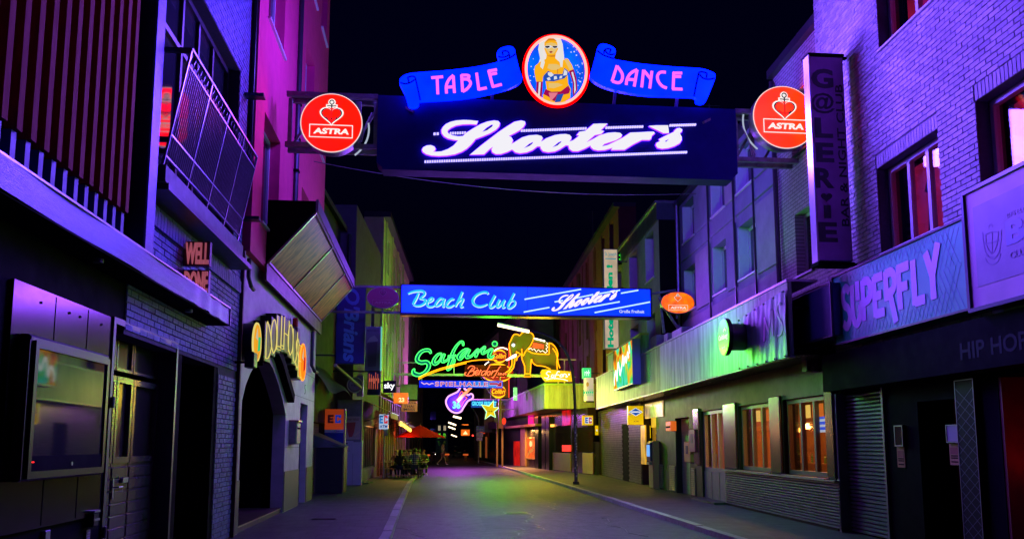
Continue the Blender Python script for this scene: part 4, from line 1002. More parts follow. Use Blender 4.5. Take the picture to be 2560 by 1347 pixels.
# O'Brians projecting sign
OF = cross(29.5); a = OF.pix(843, 716); c = OF.pix(911, 909)
t = thing('vertical_script_sign', 'tall unlit dark blue sign with pale script running downwards on the left side', 'sign', OF.pt(a[0], c[1]))
MB().bevbox(OF, a[0], c[0], c[1], a[1], -0.22, 0.0, 0.02).build('box', mat('sign_navy', (0.015,0.03,0.22), 0.35, 0, 0.2, 4), t)
class Turned:       # text running downwards: letters rotated a quarter turn clockwise
    def __init__(s, fr): s.fr = fr
    def pt(s, u, v, n=0.0): return s.fr.pt(v, -u, n)
MB().text(Turned(OF), "O'Brians", -a[1]+.05, -c[1]-.05, a[0]+.26, c[0]-.2, 0.0005, 0.006, shear=0.25, bold=0.03).build('lettering', mat('sign_pale_blue', (0.10,0.30,0.62), 0.4), t)
for v in (a[1]-.3, c[1]+.3):
    b = MB(); sbar(b, OF.pt(-4.0,v,-.1), OF.pt(a[0],v,-.1), .05, .05); b.build('bracket', ANTH, t)
# coffee poster box next to it
PF = cross(31.5); a = PF.pix(914, 816); c = PF.pix(950, 926)
t = thing('drink_poster_box', 'pinkish framed poster box with a drink picture beside the blue script sign', 'poster', PF.pt(a[0], c[1]))
MB().box(PF, a[0], c[0], c[1], a[1], -0.15, 0.0).build('box', mat('poster_lilac', (0.38,0.24,0.40), 0.45, 0, 0.3, 5), t)
b = MB(); frame_rect(b, PF, a[0], c[0], c[1], a[1], 0.001, 0.02, 0.03); b.build('frame', BSTEEL, t)
w_ = c[0]-a[0]; h_ = a[1]-c[1]
b = MB(); b.poly(PF, [(a[0]+w_*x, c[1]+h_*y) for x, y in ((.12,.62),(.8,.66),(.72,.10),(.2,.08))], 0.002, 0.006); b.build('printed_glass', mat('print_plum', (0.22,0.08,0.24), 0.5), t)
b = MB(); b.poly(PF, [(a[0]+w_*x, c[1]+h_*y) for x, y in ((.1,.64),(.3,.75),(.6,.8),(.85,.7),(.82,.66),(.5,.66))], 0.007, 0.010); b.build('printed_cream', mat('print_cream', (0.6,0.45,0.5), 0.5), t)
scrawl(PF, a[0]+w_*.08, a[0]+w_*.92, c[1]+h_*.88, c[1]+h_*.94, 0.002, 0.006, 9, 4).build('lettering', mat('print_violet', (0.12,0.04,0.15), 0.5), t)
MB().box(PF, c[0]+.002, c[0]+.05, c[1], a[1], -0.12, 0.01).build('edge_light', glow('edge_green', (0.25,1.0,0.75), 0.7), t)
b = MB(); sbar(b, PF.pt(-3.6,c[1]-.03,-.05), PF.pt(c[0],c[1]-.03,-.05), .05, .05); b.build('bracket', ANTH, t)
# folded awning and its arm, round beer sign
t = thing('folded_awning', 'dark folded shop awning with a pale boom over the left pavement', 'awning', LM.pt(2,3.3,0))
b = MB()
def awn(i, j):
    u = 0.3+5.2*i; return LM.pt(u, 4.35-1.0*j-0.12*math.sin(j*7+i*6)*j, -0.68+1.05*j)
b.grid(awn, 14, 8); b.build('cloth', mat('black_cloth', (0.025,0.025,0.03), 0.8, 0, 0.4, 6), t, smooth=True)
a = OF.pix(838, 912); c = cross(33).pix(902, 968)
b = MB(); b.tube([OF.pt(*a), cross(33).pt(*c)], 0.055, 8); b.build('boom', mat('cream_boom', (0.6,0.55,0.35), 0.4), t)
RFm = cross(33.2); a = RFm.pix(887, 962); r_ = abs(RFm.pix(906, 962)[0]-a[0])
t = thing('round_pub_sign', 'round violet and white pub sign hanging over the left pavement', 'sign', RFm.pt(a[0], a[1]-r_))
MB().disc(RFm, a[0], a[1], r_, r_, -0.15, 0.0, 32).build('drum', mat('pub_violet', (0.25,0.2,0.5), 0.4), t)
b = MB().tube([RFm.pt(a[0]+r_*math.cos(2*PI*i/32), a[1]+r_*math.sin(2*PI*i/32), 0.0) for i in range(32)], 0.025, 5, True); b.build('rim', WCAB, t)
MB().disc(RFm, a[0], a[1], r_*.72, r_*.72, 0.001, 0.01, 28).build('inner_disc', mat('pub_lilac', (0.45,0.4,0.7), 0.4), t)
scrawl(RFm, a[0]-r_*.5, a[0]+r_*.5, a[1]-r_*.2, a[1]+r_*.2, 0.011, 0.016, 5, 5).build('lettering', mat('pub_ink', (0.1,0.05,0.3), 0.4), t)
b = MB(); sbar(b, RFm.pt(-3.4,a[1]+r_,-.07), RFm.pt(a[0]+.1,a[1]+r_,-.07), .04, .04); b.build('bracket', ANTH, t)
# tall shallow light sign behind it
a = RFm.pix(893, 938, -.6); c = RFm.pix(907, 990, -.6)
t = thing('coloured_side_sign', 'narrow coloured sign board behind the round violet pub sign', 'sign', RFm.pt(a[0], c[1], -.6))
MB().box(RFm, a[0], c[0], c[1], a[1], -.8, -.6).build('board', mat('multi_sign', (0.55,0.35,0.2), 0.4, 0, 0.9, 4, col2=(0.08,0.1,0.55)), t)
# red barber style letters sign
a = RFm.pix(922, 930, -4); c = RFm.pix(948, 972, -4)
t = thing('bar_letter_sign', 'dark blue sign with tall red and cream stripes above the restaurant awning', 'sign', RFm.pt(a[0], c[1], -4))
MB().box(RFm, a[0]-.05, c[0]+.05, c[1]-.25, a[1]+.05, -4.25, -4.0).build('board', mat('sign_navy2', (0.02,0.03,0.12), 0.5), t)
scrawl(RFm, a[0], c[0], c[1], a[1], -3.998, -3.98, 5, 3).build('lettering', glow('red_cream', (0.8,0.16,0.10), 0.7), t)

# pale tall house lit green by the neon
LIME = mat('pale_yellow_render', (0.68,0.68,0.30), 0.8, 0, 0.2, 1.5, 0.2)
lh = thing('pale_tall_house', 'tall pale house on the left glowing green from the neon', 'building', LM.pt(24,0,0))
holes = [(u, u+1.1, v, v+1.9) for u in (20.0,23.6,27.4,31.4) for v in (5.2,8.2,11.0)]
w_ = MB(); wall_mesh(w_, LM, 18.05, 36.0, 4.3, 13.6, -1.0, 0.05, holes); w_.build('wall', LIME, lh)
for hlo in holes: win(lh, LM, *hlo, -.1)
for u in (19.0, 22.4, 26.2, 30.0): MB().bevbox(LM, u, u+.3, 4.3, 13.6, 0.05, 0.13, .02).build('pilaster', LIME, lh)
b = MB(); MB().box(LM, 18.0, 36.0, 13.6, 13.9, -1.0, 0.4).build('cornice', ANTH, lh)
MB().box(LM, 18.05, 36, 0, 4.3, -1.0, -.6).build('shop_wall', BLACK, lh)
u, v = LM.pix(946, 690, .5)
t = thing('green_wall_lamp', 'green glowing striped wall lamp on a curved arm high on the left', 'lamp', LM.pt(18.3, v-.4, .2))
b = MB().tube([LM.pt(18.6,v-.5,.05), LM.pt(18.4,v-.55,.5), LM.pt(18.3,v-.1,.7), LM.pt(18.3,v+.1,.7)], .03, 6); b.build('arm', ANTH, t)
b = MB()
for i in range(6): b.disc(cross(44.0), -1.95+.02*i, v+.4-.13*i, .12, .05, 0, .12, 12)
b.build('lamp_ribs', glow('lamp_lime', (0.3,1.0,0.03), 2.0), t)

# ================================================================== second gantry: Beach Club
H = cross(27.0)
a = H.pix(1005, 713); a2 = H.pix(1005, 780); c = H.pix(1625, 757)
hu0, hu1, hv0, hv1 = a[0], c[0], a2[1], a[1]
bc = thing('blue_light_box', 'long glowing blue light box across the street with cyan and white script', 'sign', H.pt((hu0+hu1)/2, hv0))
BCB = lens_glow('beach_blue', (0.0,0.010,1.0), 6.5, 0.3, 0.8)
MB().bevbox(H, hu0-.05, hu1+.08, hv0-.08, hv1+.05, -0.5, -0.01, .02).build('case', mat('case_navy', (0.02,0.03,0.10), 0.35, 0.2), bc)
hm = hu0+(hu1-hu0)*.5
MB().box(H, hu0, hm-.008, hv0, hv1, -0.009, 0.01).build('face_panel', BCB, bc); MB().box(H, hm+.008, hu1, hv0, hv1, -0.009, 0.01).build('face_panel', BCB, bc)
K5 = Crop(H, 1010, 710, 2560/300.0, .02)
BEACH = [[[(85,205,30),(180,165,45),(300,145,50),(400,150,55),(440,190,55),(420,240,50),(345,300,35)],[(310,185,40),(270,280,55),(220,370,60),(190,430,50)],[(325,305,35),(430,325,50),(455,355,60),(430,410,55),(350,455,45),(260,462,40),(195,430,35)]],
 [[(530,390,30),(600,350,40),(620,310,40),(590,292,40),(530,340,50),(490,420,55),(520,475,50),(600,480,40),(650,455,25)]],
 [[(840,320,45),(780,305,50),(720,355,55),(670,430,50),(690,468,40),(760,440,40),(850,340,40)],[(870,310,40),(840,400,50),(830,465,50),(860,485,35)]],
 [[(1060,335,45),(1030,315,50),(960,360,55),(905,440,55),(930,483,50),(1000,480,45),(1070,440,25)]],
 [[(1245,165,50),(1190,290,55),(1130,410,50),(1095,480,40)],[(1120,430,30),(1180,360,40),(1240,318,45),(1262,335,45),(1210,440,50),(1220,488,45),(1270,480,25)]],
 [[(1790,215,45),(1770,178,50),(1680,175,50),(1560,225,50),(1480,310,60),(1468,380,65),(1510,440,60),(1600,475,50),(1700,460,40),(1780,425,25)]],
 [[(1940,240,55),(1880,350,60),(1830,450,55),(1850,502,50),(1910,480,40),(1950,450,25)]],
 [[(2040,330,55),(1990,430,55),(1990,488,50),(2040,470,40),(2120,370,35),(2150,335,40)],[(2150,340,45),(2110,430,50),(2110,498,50),(2160,485,25)]],
 [[(2350,195,50),(2280,330,50),(2220,440,55),(2220,498,50),(2270,508,45),(2350,450,45),(2370,390,45),(2340,352,40),(2280,372,30),(2240,440,25)]]]
CYAN = glow('letter_cyan', (0.03,0.62,0.95), 1.25); MINT = glow('letter_mint', (0.65,0.98,1.0), 1.35)
k5 = K5.k()
for let in BEACH:
    b = MB(); b2 = MB()
    for st in let:
        q = smooth_path([(*K5(x,y), w*k5) for x, y, w in st], 4)
        stroke(b2, H, [(u+.012, v-.014, w*1.0) for u, v, w in q], .011, .016)
        stroke(b, H, [(u-.004, v+.006, w*.82) for u, v, w in q], .018, .024)
    lo = b2.build('letter_edge', MINT, bc); b.build('letter_face', CYAN, lo)
# small Shooter's mark on the same box (affine of the big script)
K6 = Crop(H, 1300, 710, 2560/340.0, .02)
def sm(p):
    x, y = p; tx = (x-40)/(4659-40)
    return K6(618+1205*tx*0.995+(-(y-420)*0.13), 470-300*tx+(y-600)*0.46+140*tx*0.92)
b = MB()
for o_, hs in SH_ALL: b.poly(H, [sm(p) for p in o_], .011, .02, [[sm(p) for p in h] for h in hs])
b.build('script_lettering', glow('script_pink_white', (1.0,0.85,0.95), 1.4), bc)
for x0, y0, x1, y1 in ((85,285,1150,97),(70,525,555,437),(1060,262,1380,195),(1460,185,1885,112),(1900,172,2230,114),(720,540,1880,330),(1405,535,2450,335),(650,335,810,305)):
    p, q = K6(x0,y0), K6(x1,y1); b = MB(); stroke(b, H, [(*p, 24*K6.k()),(*q, 24*K6.k())], .011, .016); b.build('stripe', MINT, bc)
p, q = K6(1870,540), K6(2340,488)
MB().text(H, 'Große Freiheit', p[0], q[0], p[1], q[1], .011, .017, bold=.012).build('lettering', glow('plain_white', (0.9,0.95,1), 1.0), bc)
# carriers
lx = H.pix(893, 747)[0]
for v in (hv1-.02, hv0+.02):
    b = MB(); sbar(b, H.pt(-3.4,v,-.25), H.pt(hu0,v,-.25), .07, .07); b.build('carrier_bar', TRUSS, bc)
rx = RF.pt(RF.U(1760,0),0,0)
b = MB(); sbar(b, H.pt(hu1+.08,hv1-.1,-.25), H.pt(8.2,hv1+.05,-.25), .07, .07); b.build('carrier_bar', TRUSS, bc)
for (x0,y0,x1,y1) in ((1648,740,1660,832),(1662,770,1702,832)):
    b = MB(); sbar(b, H.pt(*H.pix(x0,y0,-.2),-.2), H.pt(*H.pix(x1,y1,-.2),-.2), .08, .08); b.build('strut', TRUSS, bc)
lamp('beach_club_fill_light', 'AREA', H.pt((hu0+hu1)/2, (hv0+hv1)/2, .3), 760, (0.30,0.06,1.0), bc, 8.0, (-PI/2,0,0), .8)  # unseen area lamp added in front, boosting the box's light on the street
for (px, py, rx_, ry_, lab, face, wht, nm) in ((957,743,40,27,'unlit dark magenta oval beer sign left of the long blue box', mat('oval_dim', (0.42,0.02,0.14), 0.35), mat('oval_dim_print', (0.55,0.12,0.25), 0.4), 'a'),
                                       (1695,756,42,27,'glowing orange oval beer sign right of the long blue box', lens_glow('oval_orange', (1.0,0.13,0.0), 1.8, 0.7, 3.5), glow('oval_white', (1,0.9,0.8), 1.0), 'b')):
    c0 = H.pix(px, py, .12); a_ = abs(H.pix(px+rx_, py, .12)[0]-c0[0]); b_2 = abs(H.pix(px, py-ry_, .12)[1]-c0[1])
    t = thing('oval_beer_sign', lab, 'sign', H.pt(c0[0], c0[1]-b_2))
    MB().disc(H, c0[0], c0[1], a_, b_2, -.1, .1, 44).build('drum', BSTEEL, t)
    MB().disc(H, c0[0], c0[1], a_-.015, b_2-.015, .1, .112, 44).build('face', face, t)
    anchor_heart(t, H, c0[0], c0[1]+.06, .30, .113, wht, face, INK if nm == 'b' else mat('oval_dim_ink', (0.12,0.0,0.04), 0.4))
    name_plate(t, H, c0[0]-.33, c0[0]+.33, c0[1]-.27, c0[1]-.08, .113, wht)
    b = MB(); sbar(b, H.pt(c0[0],c0[1]+b_2+.05,-.05), H.pt(c0[0],c0[1]-b_2-.15,-.05), .05, .05); b.build('mount', TRUSS, t)

# ================================================================== neon: Safari, elephant, Bierdorf
N = cross(46.0)
GRN = glow('neon_green', (0.06,1.0,0.13), 3.0); GFILL = glow('neon_teal_fill', (0.005,0.36,0.24), 0.6); YEL = glow('neon_yellow', (1.0,0.33,0.004), 3.0); YELD = glow('neon_amber', (1.0,0.50,0.01), 2.2)
K7 = Crop(N, 1020, 840, 2560/260.0, 0.0); k7 = K7.k()
SAF = [[[(560,420,40),(520,350,60),(400,350,60),(290,420,70),(225,540,80),(240,610,80),(330,650,80),(450,640,80),(510,700,85),(490,800,75),(400,900,60),(290,950,70),(170,930,90),(130,870,70),(160,805,25)]],
 [[(830,430,30),(740,450,45),(650,560,60),(625,650,70),(680,680,60),(780,600,40),(850,450,35)],[(900,440,45),(840,570,65),(860,630,50),(960,590,35),(1010,520,30)]],
 [[(1360,230,30),(1345,150,45),(1280,150,35),(1180,260,45),(1090,430,60),(1060,560,70),(1010,700,60),(970,805,45),(1000,820,40),(1080,740,40),(1145,600,35),(1110,540,30)],[(990,490,30),(1080,500,50),(1180,470,30)]],
 [[(1480,320,30),(1400,335,45),(1290,430,60),(1240,520,75),(1290,560,50),(1400,440,40),(1480,340,30)],[(1520,330,45),(1450,450,65),(1450,520,60),(1560,490,40),(1640,400,35)]],
 [[(1640,400,35),(1720,330,50),(1690,430,70),(1660,515,40)],[(1700,420,30),(1800,330,35),(1890,265,50),(1840,360,60),(1840,425,50),(1950,370,40),(2050,315,40)]],
 [[(2080,310,50),(2020,400,70),(1990,500,60),(2050,530,50),(2110,480,25)]]]
sf = thing('green_script_neon', 'large green neon script sign with a yellow swoosh', 'sign', N.pt(*K7(300,1050)))
for let in SAF:
    b = MB(); b2 = MB()
    for st in let:
        q = smooth_path([(*K7(x,y), w*k7) for x, y, w in st], 5)
        stroke(b, N, q, -.02, .0)
        l, r = ribbon_sides(q)
        b2.tube([N.pt(u,v,.03) for u, v in l+r[::-1]], .026, 5, True)
    lo = b.build('letter_face', GFILL, sf); b2.build('neon_outline', GRN, lo)
u, v = K7(2135,190); MB().disc(N, u, v, 40*k7, 40*k7, -.02, 0, 20).build('dot_face', GFILL, sf)
MB().tube([N.pt(u+62*k7*math.cos(2*PI*i/20), v+62*k7*math.sin(2*PI*i/20), .03) for i in range(20)], .026, 5, True).build('dot_outline', GRN, sf)
sw = smooth_path(K7.L([(260,1030),(400,950),(700,830),(930,760),(1150,700),(1440,630),(1700,590),(2000,580),(2190,592)]), 4)
for off, e in ((0.0, len(sw)), (-.075, int(len(sw)*.66))):
    MB().tube([N.pt(u, v+off, .05) for u, v in sw[:e]], .03, 5).build('swoosh_tube', YEL, sf)
FRM = mat('sign_frame_pale', (0.5,0.5,0.45), 0.5, 0.2)
for (x0,y0,x1,y1) in ((992,906,1085,906),(992,937,1350,939),(1135,905,1135,937),(1195,939,1440,942),(1395,898,1440,899),(1411,899,1411,960)):
    b = MB(); sbar(b, N.pt(*N.pix(x0,y0,-.15),-.15), N.pt(*N.pix(x1,y1,-.15),-.15), .06, .06); b.build('carrier_rod', FRM, sf)
K4 = Crop(N, 1160, 860, 1347/140.0, .1); RDN = glow('neon_red_script', (1.0,0.17,0.05), 2.4)
BIER = [[[(90,590),(150,530),(230,530),(260,580),(200,640),(130,660)],[(200,640),(260,680),(220,740),(120,760),(30,740),(25,690),(60,680)],[(220,560),(150,640),(90,730)]],[[(270,640),(210,740)],[(318,565),(308,580)]],[[(290,700),(340,650),(330,612),(290,650),(270,720),(300,740),(350,700)]],[[(400,610),(350,740)],[(360,690),(420,620)]],
 [[(520,640),(440,660),(420,740),(480,730),(560,620),(630,500)],[(560,640),(510,750)]],[[(610,640),(560,700),(580,750),(630,700),(620,640)]],[[(690,630),(650,740),(680,680),(740,630)]],[[(890,540),(850,560),(760,720),(690,820)],[(720,650),(830,620)]],[[(840,680),(820,740)],[(880,690),(860,740),(900,700),(915,740)],[(960,690),(945,740),(990,690),(1010,740)]]]
bd = thing('red_script_sign', 'orange red neon script sign just below the large green script', 'sign', N.pt(*K4(500,830)))
for let in BIER:
    b = MB()
    for st in let: b.tube([N.pt(u,v,.1) for u, v in smooth_path(K4.L(st), 4)], .028, 5)
    b.build('neon_letter', RDN, bd)
b = MB(); p = K4(20,770); q = K4(1040,500); b.box(N, p[0], q[0], p[1], q[1], -.03, .0); b.build('backing', mat('bier_backing', (0.10,0.003,0.002), 0.8, spec=.1), bd)
for x in (680,800,900,960): p = K4(x,790); MB().box(N, p[0]-.05, p[0]+.05, p[1]-.015, p[1]+.015, .0, .05).build('neon_dash', RDN, bd)

K8 = Crop(N, 1240, 800, 1684/200.0, .0)
el = thing('elephant_neon_sign', 'yellow neon elephant sign with red saddle blanket', 'sign', N.pt(*K8(660,1200)))
body = [(310,760),(290,640),(275,510),(350,340),(390,300),(450,300),(500,320),(560,260),(640,240),(720,260),(780,310),(790,380),(1040,450),(1110,480),(1180,500),(1260,590),(1300,700),(1290,1040),(1140,1030),(1080,1000),(850,950),(770,890),(745,820),(720,1130),(730,1190),(590,1190),(605,1120),(600,960),(545,820),(530,700),(430,720),(400,800),(370,1000),(250,1130),(190,1110),(330,950),(335,850)]
MB().poly(N, K8.L(body), -.12, -.06).build('body_panel', mat('elephant_panel', (0.20,0.16,0.04), 0.8, 0, 0.2, 3, spec=.1), el)
for nm, ln in (('head', [(310,760),(290,640),(275,510),(310,430),(350,340),(390,300),(450,300),(500,320),(560,260),(640,240),(720,260),(780,310),(790,380),(760,470),(700,570),(620,660),(570,750),(545,680),(540,600)]),
           ('trunk', [(310,770),(335,850),(330,950),(270,1060),(190,1110)]),('trunk', [(400,800),(390,900),(370,1000),(310,1080),(250,1130)]),
           ('mouth', [(420,660),(460,680),(510,720),(450,780),(430,850),(430,780),(425,690)]),
           ('leg', [(530,700),(545,820),(600,960),(605,1110)]),('leg', [(720,1120),(730,1000),(745,820),(770,890),(850,950),(1000,970),(1080,1000),(1140,1030)]),
           ('foot', [(605,1120),(590,1190),(730,1190),(720,1125),(605,1122)]),
           ('back', [(1110,480),(1180,500),(1260,590),(1300,700),(1290,800),(1280,900),(1290,1040)]),('tail', [(1190,590),(1260,680),(1290,790),(1310,920),(1345,1010)]),
           ('blanket_edge', [(670,640),(760,690),(900,712),(1120,715)]),('blanket_edge', [(1120,710),(1115,480)])):
    pts = K8.L(ln); pts = smooth_path(pts, 4) if len(ln) > 5 and nm != 'foot' else pts
    MB().tube([N.pt(u,v,.02) for u, v in pts], .032, 5).build('neon_'+nm, YEL, el)
WTUBE = glow('neon_white', (1.0,0.86,0.62), 5.0)
MB().poly(N, K8.L([(770,540),(790,470),(1010,510),(1005,605),(850,590),(740,565)]), -.05, -.02).build('saddle_blanket', lens_glow('blanket_red', (1.0,0.12,0.01), 1.6, 0.3, 4), el)
MB().tube([N.pt(*K8(x,y),.03) for x, y in ((680,610),(740,590),(760,630),(800,600),(850,670),(890,620),(930,665),(980,640),(1040,690),(1080,650),(1050,600),(1090,570),(1055,530),(1090,500),(1060,470))], .02, 5).build('blanket_zigzag', glow('neon_pale', (1.0,0.8,0.55), 3.0), el)
MB().tube([N.pt(*K8(x,y),.03) for x, y in ((800,385),(920,415),(1030,445))], .04, 6).build('back_tube', WTUBE, el)
MB().poly(N, K8.L([(195,840),(235,855),(420,775),(432,715),(380,720),(260,795)]), -.01, .05).build('tusk', glow('tusk_white', (1.0,0.88,0.78), 3.0), el)
u, v = K8(365,525); MB().disc(N, u, v, .085, .085, -.01, .05, 16).build('eye', glow('eye_white', (0.75,0.88,1.0), 4.0), el)
lamp('neon_fill_light', 'POINT', N.pt(3.4, 4.3, 1.4), 1500, (0.10,1.0,0.03), sf, .7)  # unseen point lamp added below the script for the green pool and fascia
lamp('neon_fill_light', 'POINT', N.pt(5.6, 4.0, 2.4), 950, (1.0,0.60,0.02), el, .7)  # unseen point lamp added well ahead of the elephant for yellow light

# small yellow Safari panel on the canopy corner
N2 = cross(45.6); KP = Crop(N2, 1240, 800, 1684/200.0, .0)
t = thing('yellow_script_panel', 'small yellow light panel with white script on the canopy corner', 'sign', N2.pt(*KP(1200,1300)))
MB().poly(N2, KP.L([(940,1090),(970,1040),(1050,1030),(1590,1080),(1605,1290),(1040,1295),(960,1190)]), -.15, 0).build('panel', lens_glow('panel_yellow', (1.0,0.62,0.0), 1.0, 0.1), t)
b = MB()
for st in ([(1150,1090),(1090,1080),(1060,1130),(1110,1170),(1080,1215),(1010,1210)],[(1190,1140),(1160,1190),(1210,1200),(1220,1140)],[(1340,1090),(1300,1080),(1250,1180),(1230,1240)],[(1250,1150),(1330,1150)],[(1380,1130),(1340,1180),(1390,1190),(1400,1130)],[(1420,1190),(1430,1130),(1480,1150),(1470,1200),(1510,1180)]):
    b.tube([N2.pt(u,v,.03) for u, v in smooth_path(KP.L(st), 4)], .025, 5)
b.build('script_tube', glow('white_tube', (1,0.95,0.8), 2.0), t)
b = MB().tube([N2.pt(u,v,.03) for u, v in smooth_path(KP.L([(1060,1250),(1200,1225),(1400,1240),(1510,1275)]), 4)], .022, 5); b.build('underline_tube', glow('white_tube', (1,1,1)), t)
u, v = KP(1535,1140); MB().disc(N2, u, v, .05, .05, 0, .03, 12).build('dot', glow('white_tube', (1,1,1)), t)
b = MB(); sbar(b, N2.pt(7.0,4.9,-.1), N2.pt(7.0,5.3,-.1), .06, .06); b.build('mount', FRM, t)

# Spielhalle
Q = cross(49.0); a = Q.pix(1048, 950); c = Q.pix(1257, 969)
t = thing('arcade_sign', 'narrow blue sign with red outlined letters reading SPIELHALLE and an arrow', 'sign', Q.pt((a[0]+c[0])/2, c[1]))
MB().bevbox(Q, a[0], c[0], c[1], a[1], -.2, 0, .03).build('box', lens_glow('spiel_blue', (0.0,0.005,0.75), 1.4, 0.2, 3), t)
w_, h_ = c[0]-a[0], a[1]-c[1]
SRED = glow('spiel_red', (0.55,0.01,0.06), 1.0); SWH = glow('spiel_outline', (0.95,0.55,0.85), 1.2)
x0, x1 = a[0]+w_*.19, a[0]+w_*.82; y0, y1 = c[1]+h_*.2, c[1]+h_*.8
MB().text(Q, 'SPIELHALLE', x0-.02, x1+.02, y0-.02, y1+.02, .001, .006, bold=.055, space=1.22).build('letter_outline', SWH, t)
MB().text(Q, 'SPIELHALLE', x0+.015, x1-.015, y0+.02, y1-.02, .008, .014, bold=.0, space=1.22).build('lettering', SRED, t)
ar = [(a[0]+w_*x, c[1]+h_*y) for x, y in ((.84,.72),(.93,.72),(.955,.55),(.955,.8),(.985,.8),(.985,.2),(.92,.2),(.94,.42),(.84,.42))]
MB().poly(Q, ar, .001, .008).build('arrow', SRED, t); MB().tube([Q.pt(u,v,.01) for u, v in ar], .012, 4, True).build('arrow_outline', SWH, t)
b = MB(); stroke(b, Q, [(a[0]+w_*x, c[1]+h_*y, .06) for x, y in ((.025,.72),(.06,.45),(.09,.6),(.12,.4),(.155,.6),(.17,.5))], .001, .008); b.build('star_mark', SWH, t)
for x in (.03,.97): b = MB(); sbar(b, Q.pt(a[0]+w_*x,a[1],-.1), Q.pt(a[0]+w_*x,a[1]+.35,-.1), .03, .03); b.build('hanger', FRM, t)
b = MB(); sbar(b, Q.pt(-2.4,a[1]+.38,-.1), Q.pt(8.0,a[1]+.38,-.1), .06, .06); b.build('carrier', FRM, t)

# Colibri tower sign
CF = cross(55.0); CB = Crop(CF, 1160, 860, 1347/140.0, .0)
t = thing('stacked_oval_sign', 'red upright sign with stacked ovals and amber lettering', 'sign', CF.pt(*CB(850,1330)))
p0 = CB(640,1280); p1 = CB(1075,60)
MB().box(CF, p0[0], p1[0], p0[1], p1[1], -.25, -.02).build('board', mat('colibri_board', (0.25,0.02,0.015), 0.5), t)
MB().tube([CF.pt(p1[0]+.02, v, .0) for v in (p0[1], p1[1])], .03, 5).build('edge_tube', glow('edge_red', (1.0,0.05,0.04), 2.0), t)
for cx_, cy_, rx__, ry__, lt_ in ((850,290,185,160,True),(800,690,390,230,False),(830,1140,190,150,True)):
    u, v = CB(cx_, cy_); k = CB.k(); ru, rv = rx__*k, ry__*k
    MB().disc(CF, u, v, ru, rv, -.018, .02, 36).build('oval', lens_glow('colibri_red', (0.62,0.006,0.0), 0.7, 0.3, 3), t)
    for sg in (1, -1):
        b = MB(); stroke(b, CF, [(u+ru*.92*math.cos(an), v+sg*rv*.92*math.sin(an), .02+.09*math.sin((an-.45)/(PI-.9)*PI)) for an in [.45+(PI-.9)*i/14 for i in range(15)]], .021, .035); b.build('amber_arc', YELD, t)
    if lt_:
        MB().text(CF, 'Colibri', u-ru*.85, u+ru*.9, v-rv*.32, v+rv*.42, .021, .04, shear=.35, bold=.01).build('lettering', YELD, t)
MB().tube([CF.pt(u_,v_,.03) for u_,v_ in smooth_path(CB.L([(720,170),(800,110),(930,85),(1050,130)]), 4)], .03, 5).build('white_arc', WTUBE, t)
MB().tube([CF.pt(u_,v_,.03) for u_,v_ in smooth_path(CB.L([(600,420),(520,480),(430,580)]), 4)], .03, 5).build('white_arc', WTUBE, t)
MB().tube([CF.pt(u_,v_,.03) for u_,v_ in smooth_path(CB.L([(400,780),(440,850),(560,1080),(640,1200),(780,1310)]), 4)], .025, 5).build('bow_rod', FRM, t)
b = MB(); sbar(b, CF.pt(*CB(870,1270),-.1), CF.pt(CB(870,1270)[0],2.9,-.1), .18, .18); b.build('post', mat('orange_post', (0.5,0.15,0.03), 0.5), t)

# guitar
GF = cross(62.0); KG = Crop(GF, 1100, 960, 2560/200.0, .0)
t = thing('guitar_neon_sign', 'violet neon guitar outline sign with blue number 36', 'sign', GF.pt(*KG(560,940)))
VIO = glow('neon_violet', (1.0,0.45,1.0), 1.8)
for ln in ([(650,110),(560,240),(420,310),(270,390),(195,520),(210,660),(300,810),(420,890),(560,915),(680,860),(740,760),(830,620),(900,530),(1000,480),(1055,420),(1040,330),(980,310),(900,345),(850,330)], [(790,110),(780,150),(860,190)]):
    MB().tube([GF.pt(u,v,.02) for u, v in smooth_path(KG.L(ln), 4)], .062, 6).build('neon_outline', VIO, t)
MB().poly(GF, KG.L([(560,260),(420,330),(280,410),(220,530),(240,660),(330,800),(560,880),(660,840),(800,600),(880,500),(990,450),(1000,350),(880,370),(740,240),(650,160)]), -.1, -.03).build('body_panel', mat('guitar_panel', (0.006,0.006,0.05), 0.6, spec=.1), t)
b = MB(); stroke(b, GF, [(*KG(560,530), .26),(*KG(1000,90), .20)], -.02, .03); b.build('neck', lens_glow('neck_amber', (1.0,0.40,0.04), 1.0, 0.2, 3), t)
MB().tube([GF.pt(u,v,.02) for u, v in smooth_path(KG.L([(500,510),(590,420),(640,290),(690,230),(730,250),(740,300)]), 4)], .03, 5).build('pick_outline', glow('neon_red2', (1.0,0.12,0.05), 2.0), t)
MB().tube([GF.pt(u,v,.02) for u, v in smooth_path(KG.L([(790,390),(860,430),(840,470),(760,560),(680,730)]), 4)], .03, 5).build('pick_outline', glow('neon_red2', (1,0,0)), t)
p = KG(400,780); q = KG(655,535)
MB().text(GF, '36', p[0], q[0], p[1], q[1], -.02, .03, bold=.05).build('number', glow('number_cyan', (0.2,0.8,1.0), 2.0), t)
b = MB(); sbar(b, GF.pt(*KG(980,480),-.1), GF.pt(7.0,KG(980,480)[1],-.1), .07, .07); b.build('carrier', FRM, t)
lamp('guitar_fill_light', 'POINT', GF.pt(KG(600,900)[0], KG(600,600)[1], .4), 2200, (0.62,0.10,1.0), t, .5)  # unseen point lamp added to strengthen the guitar's violet on road and boards
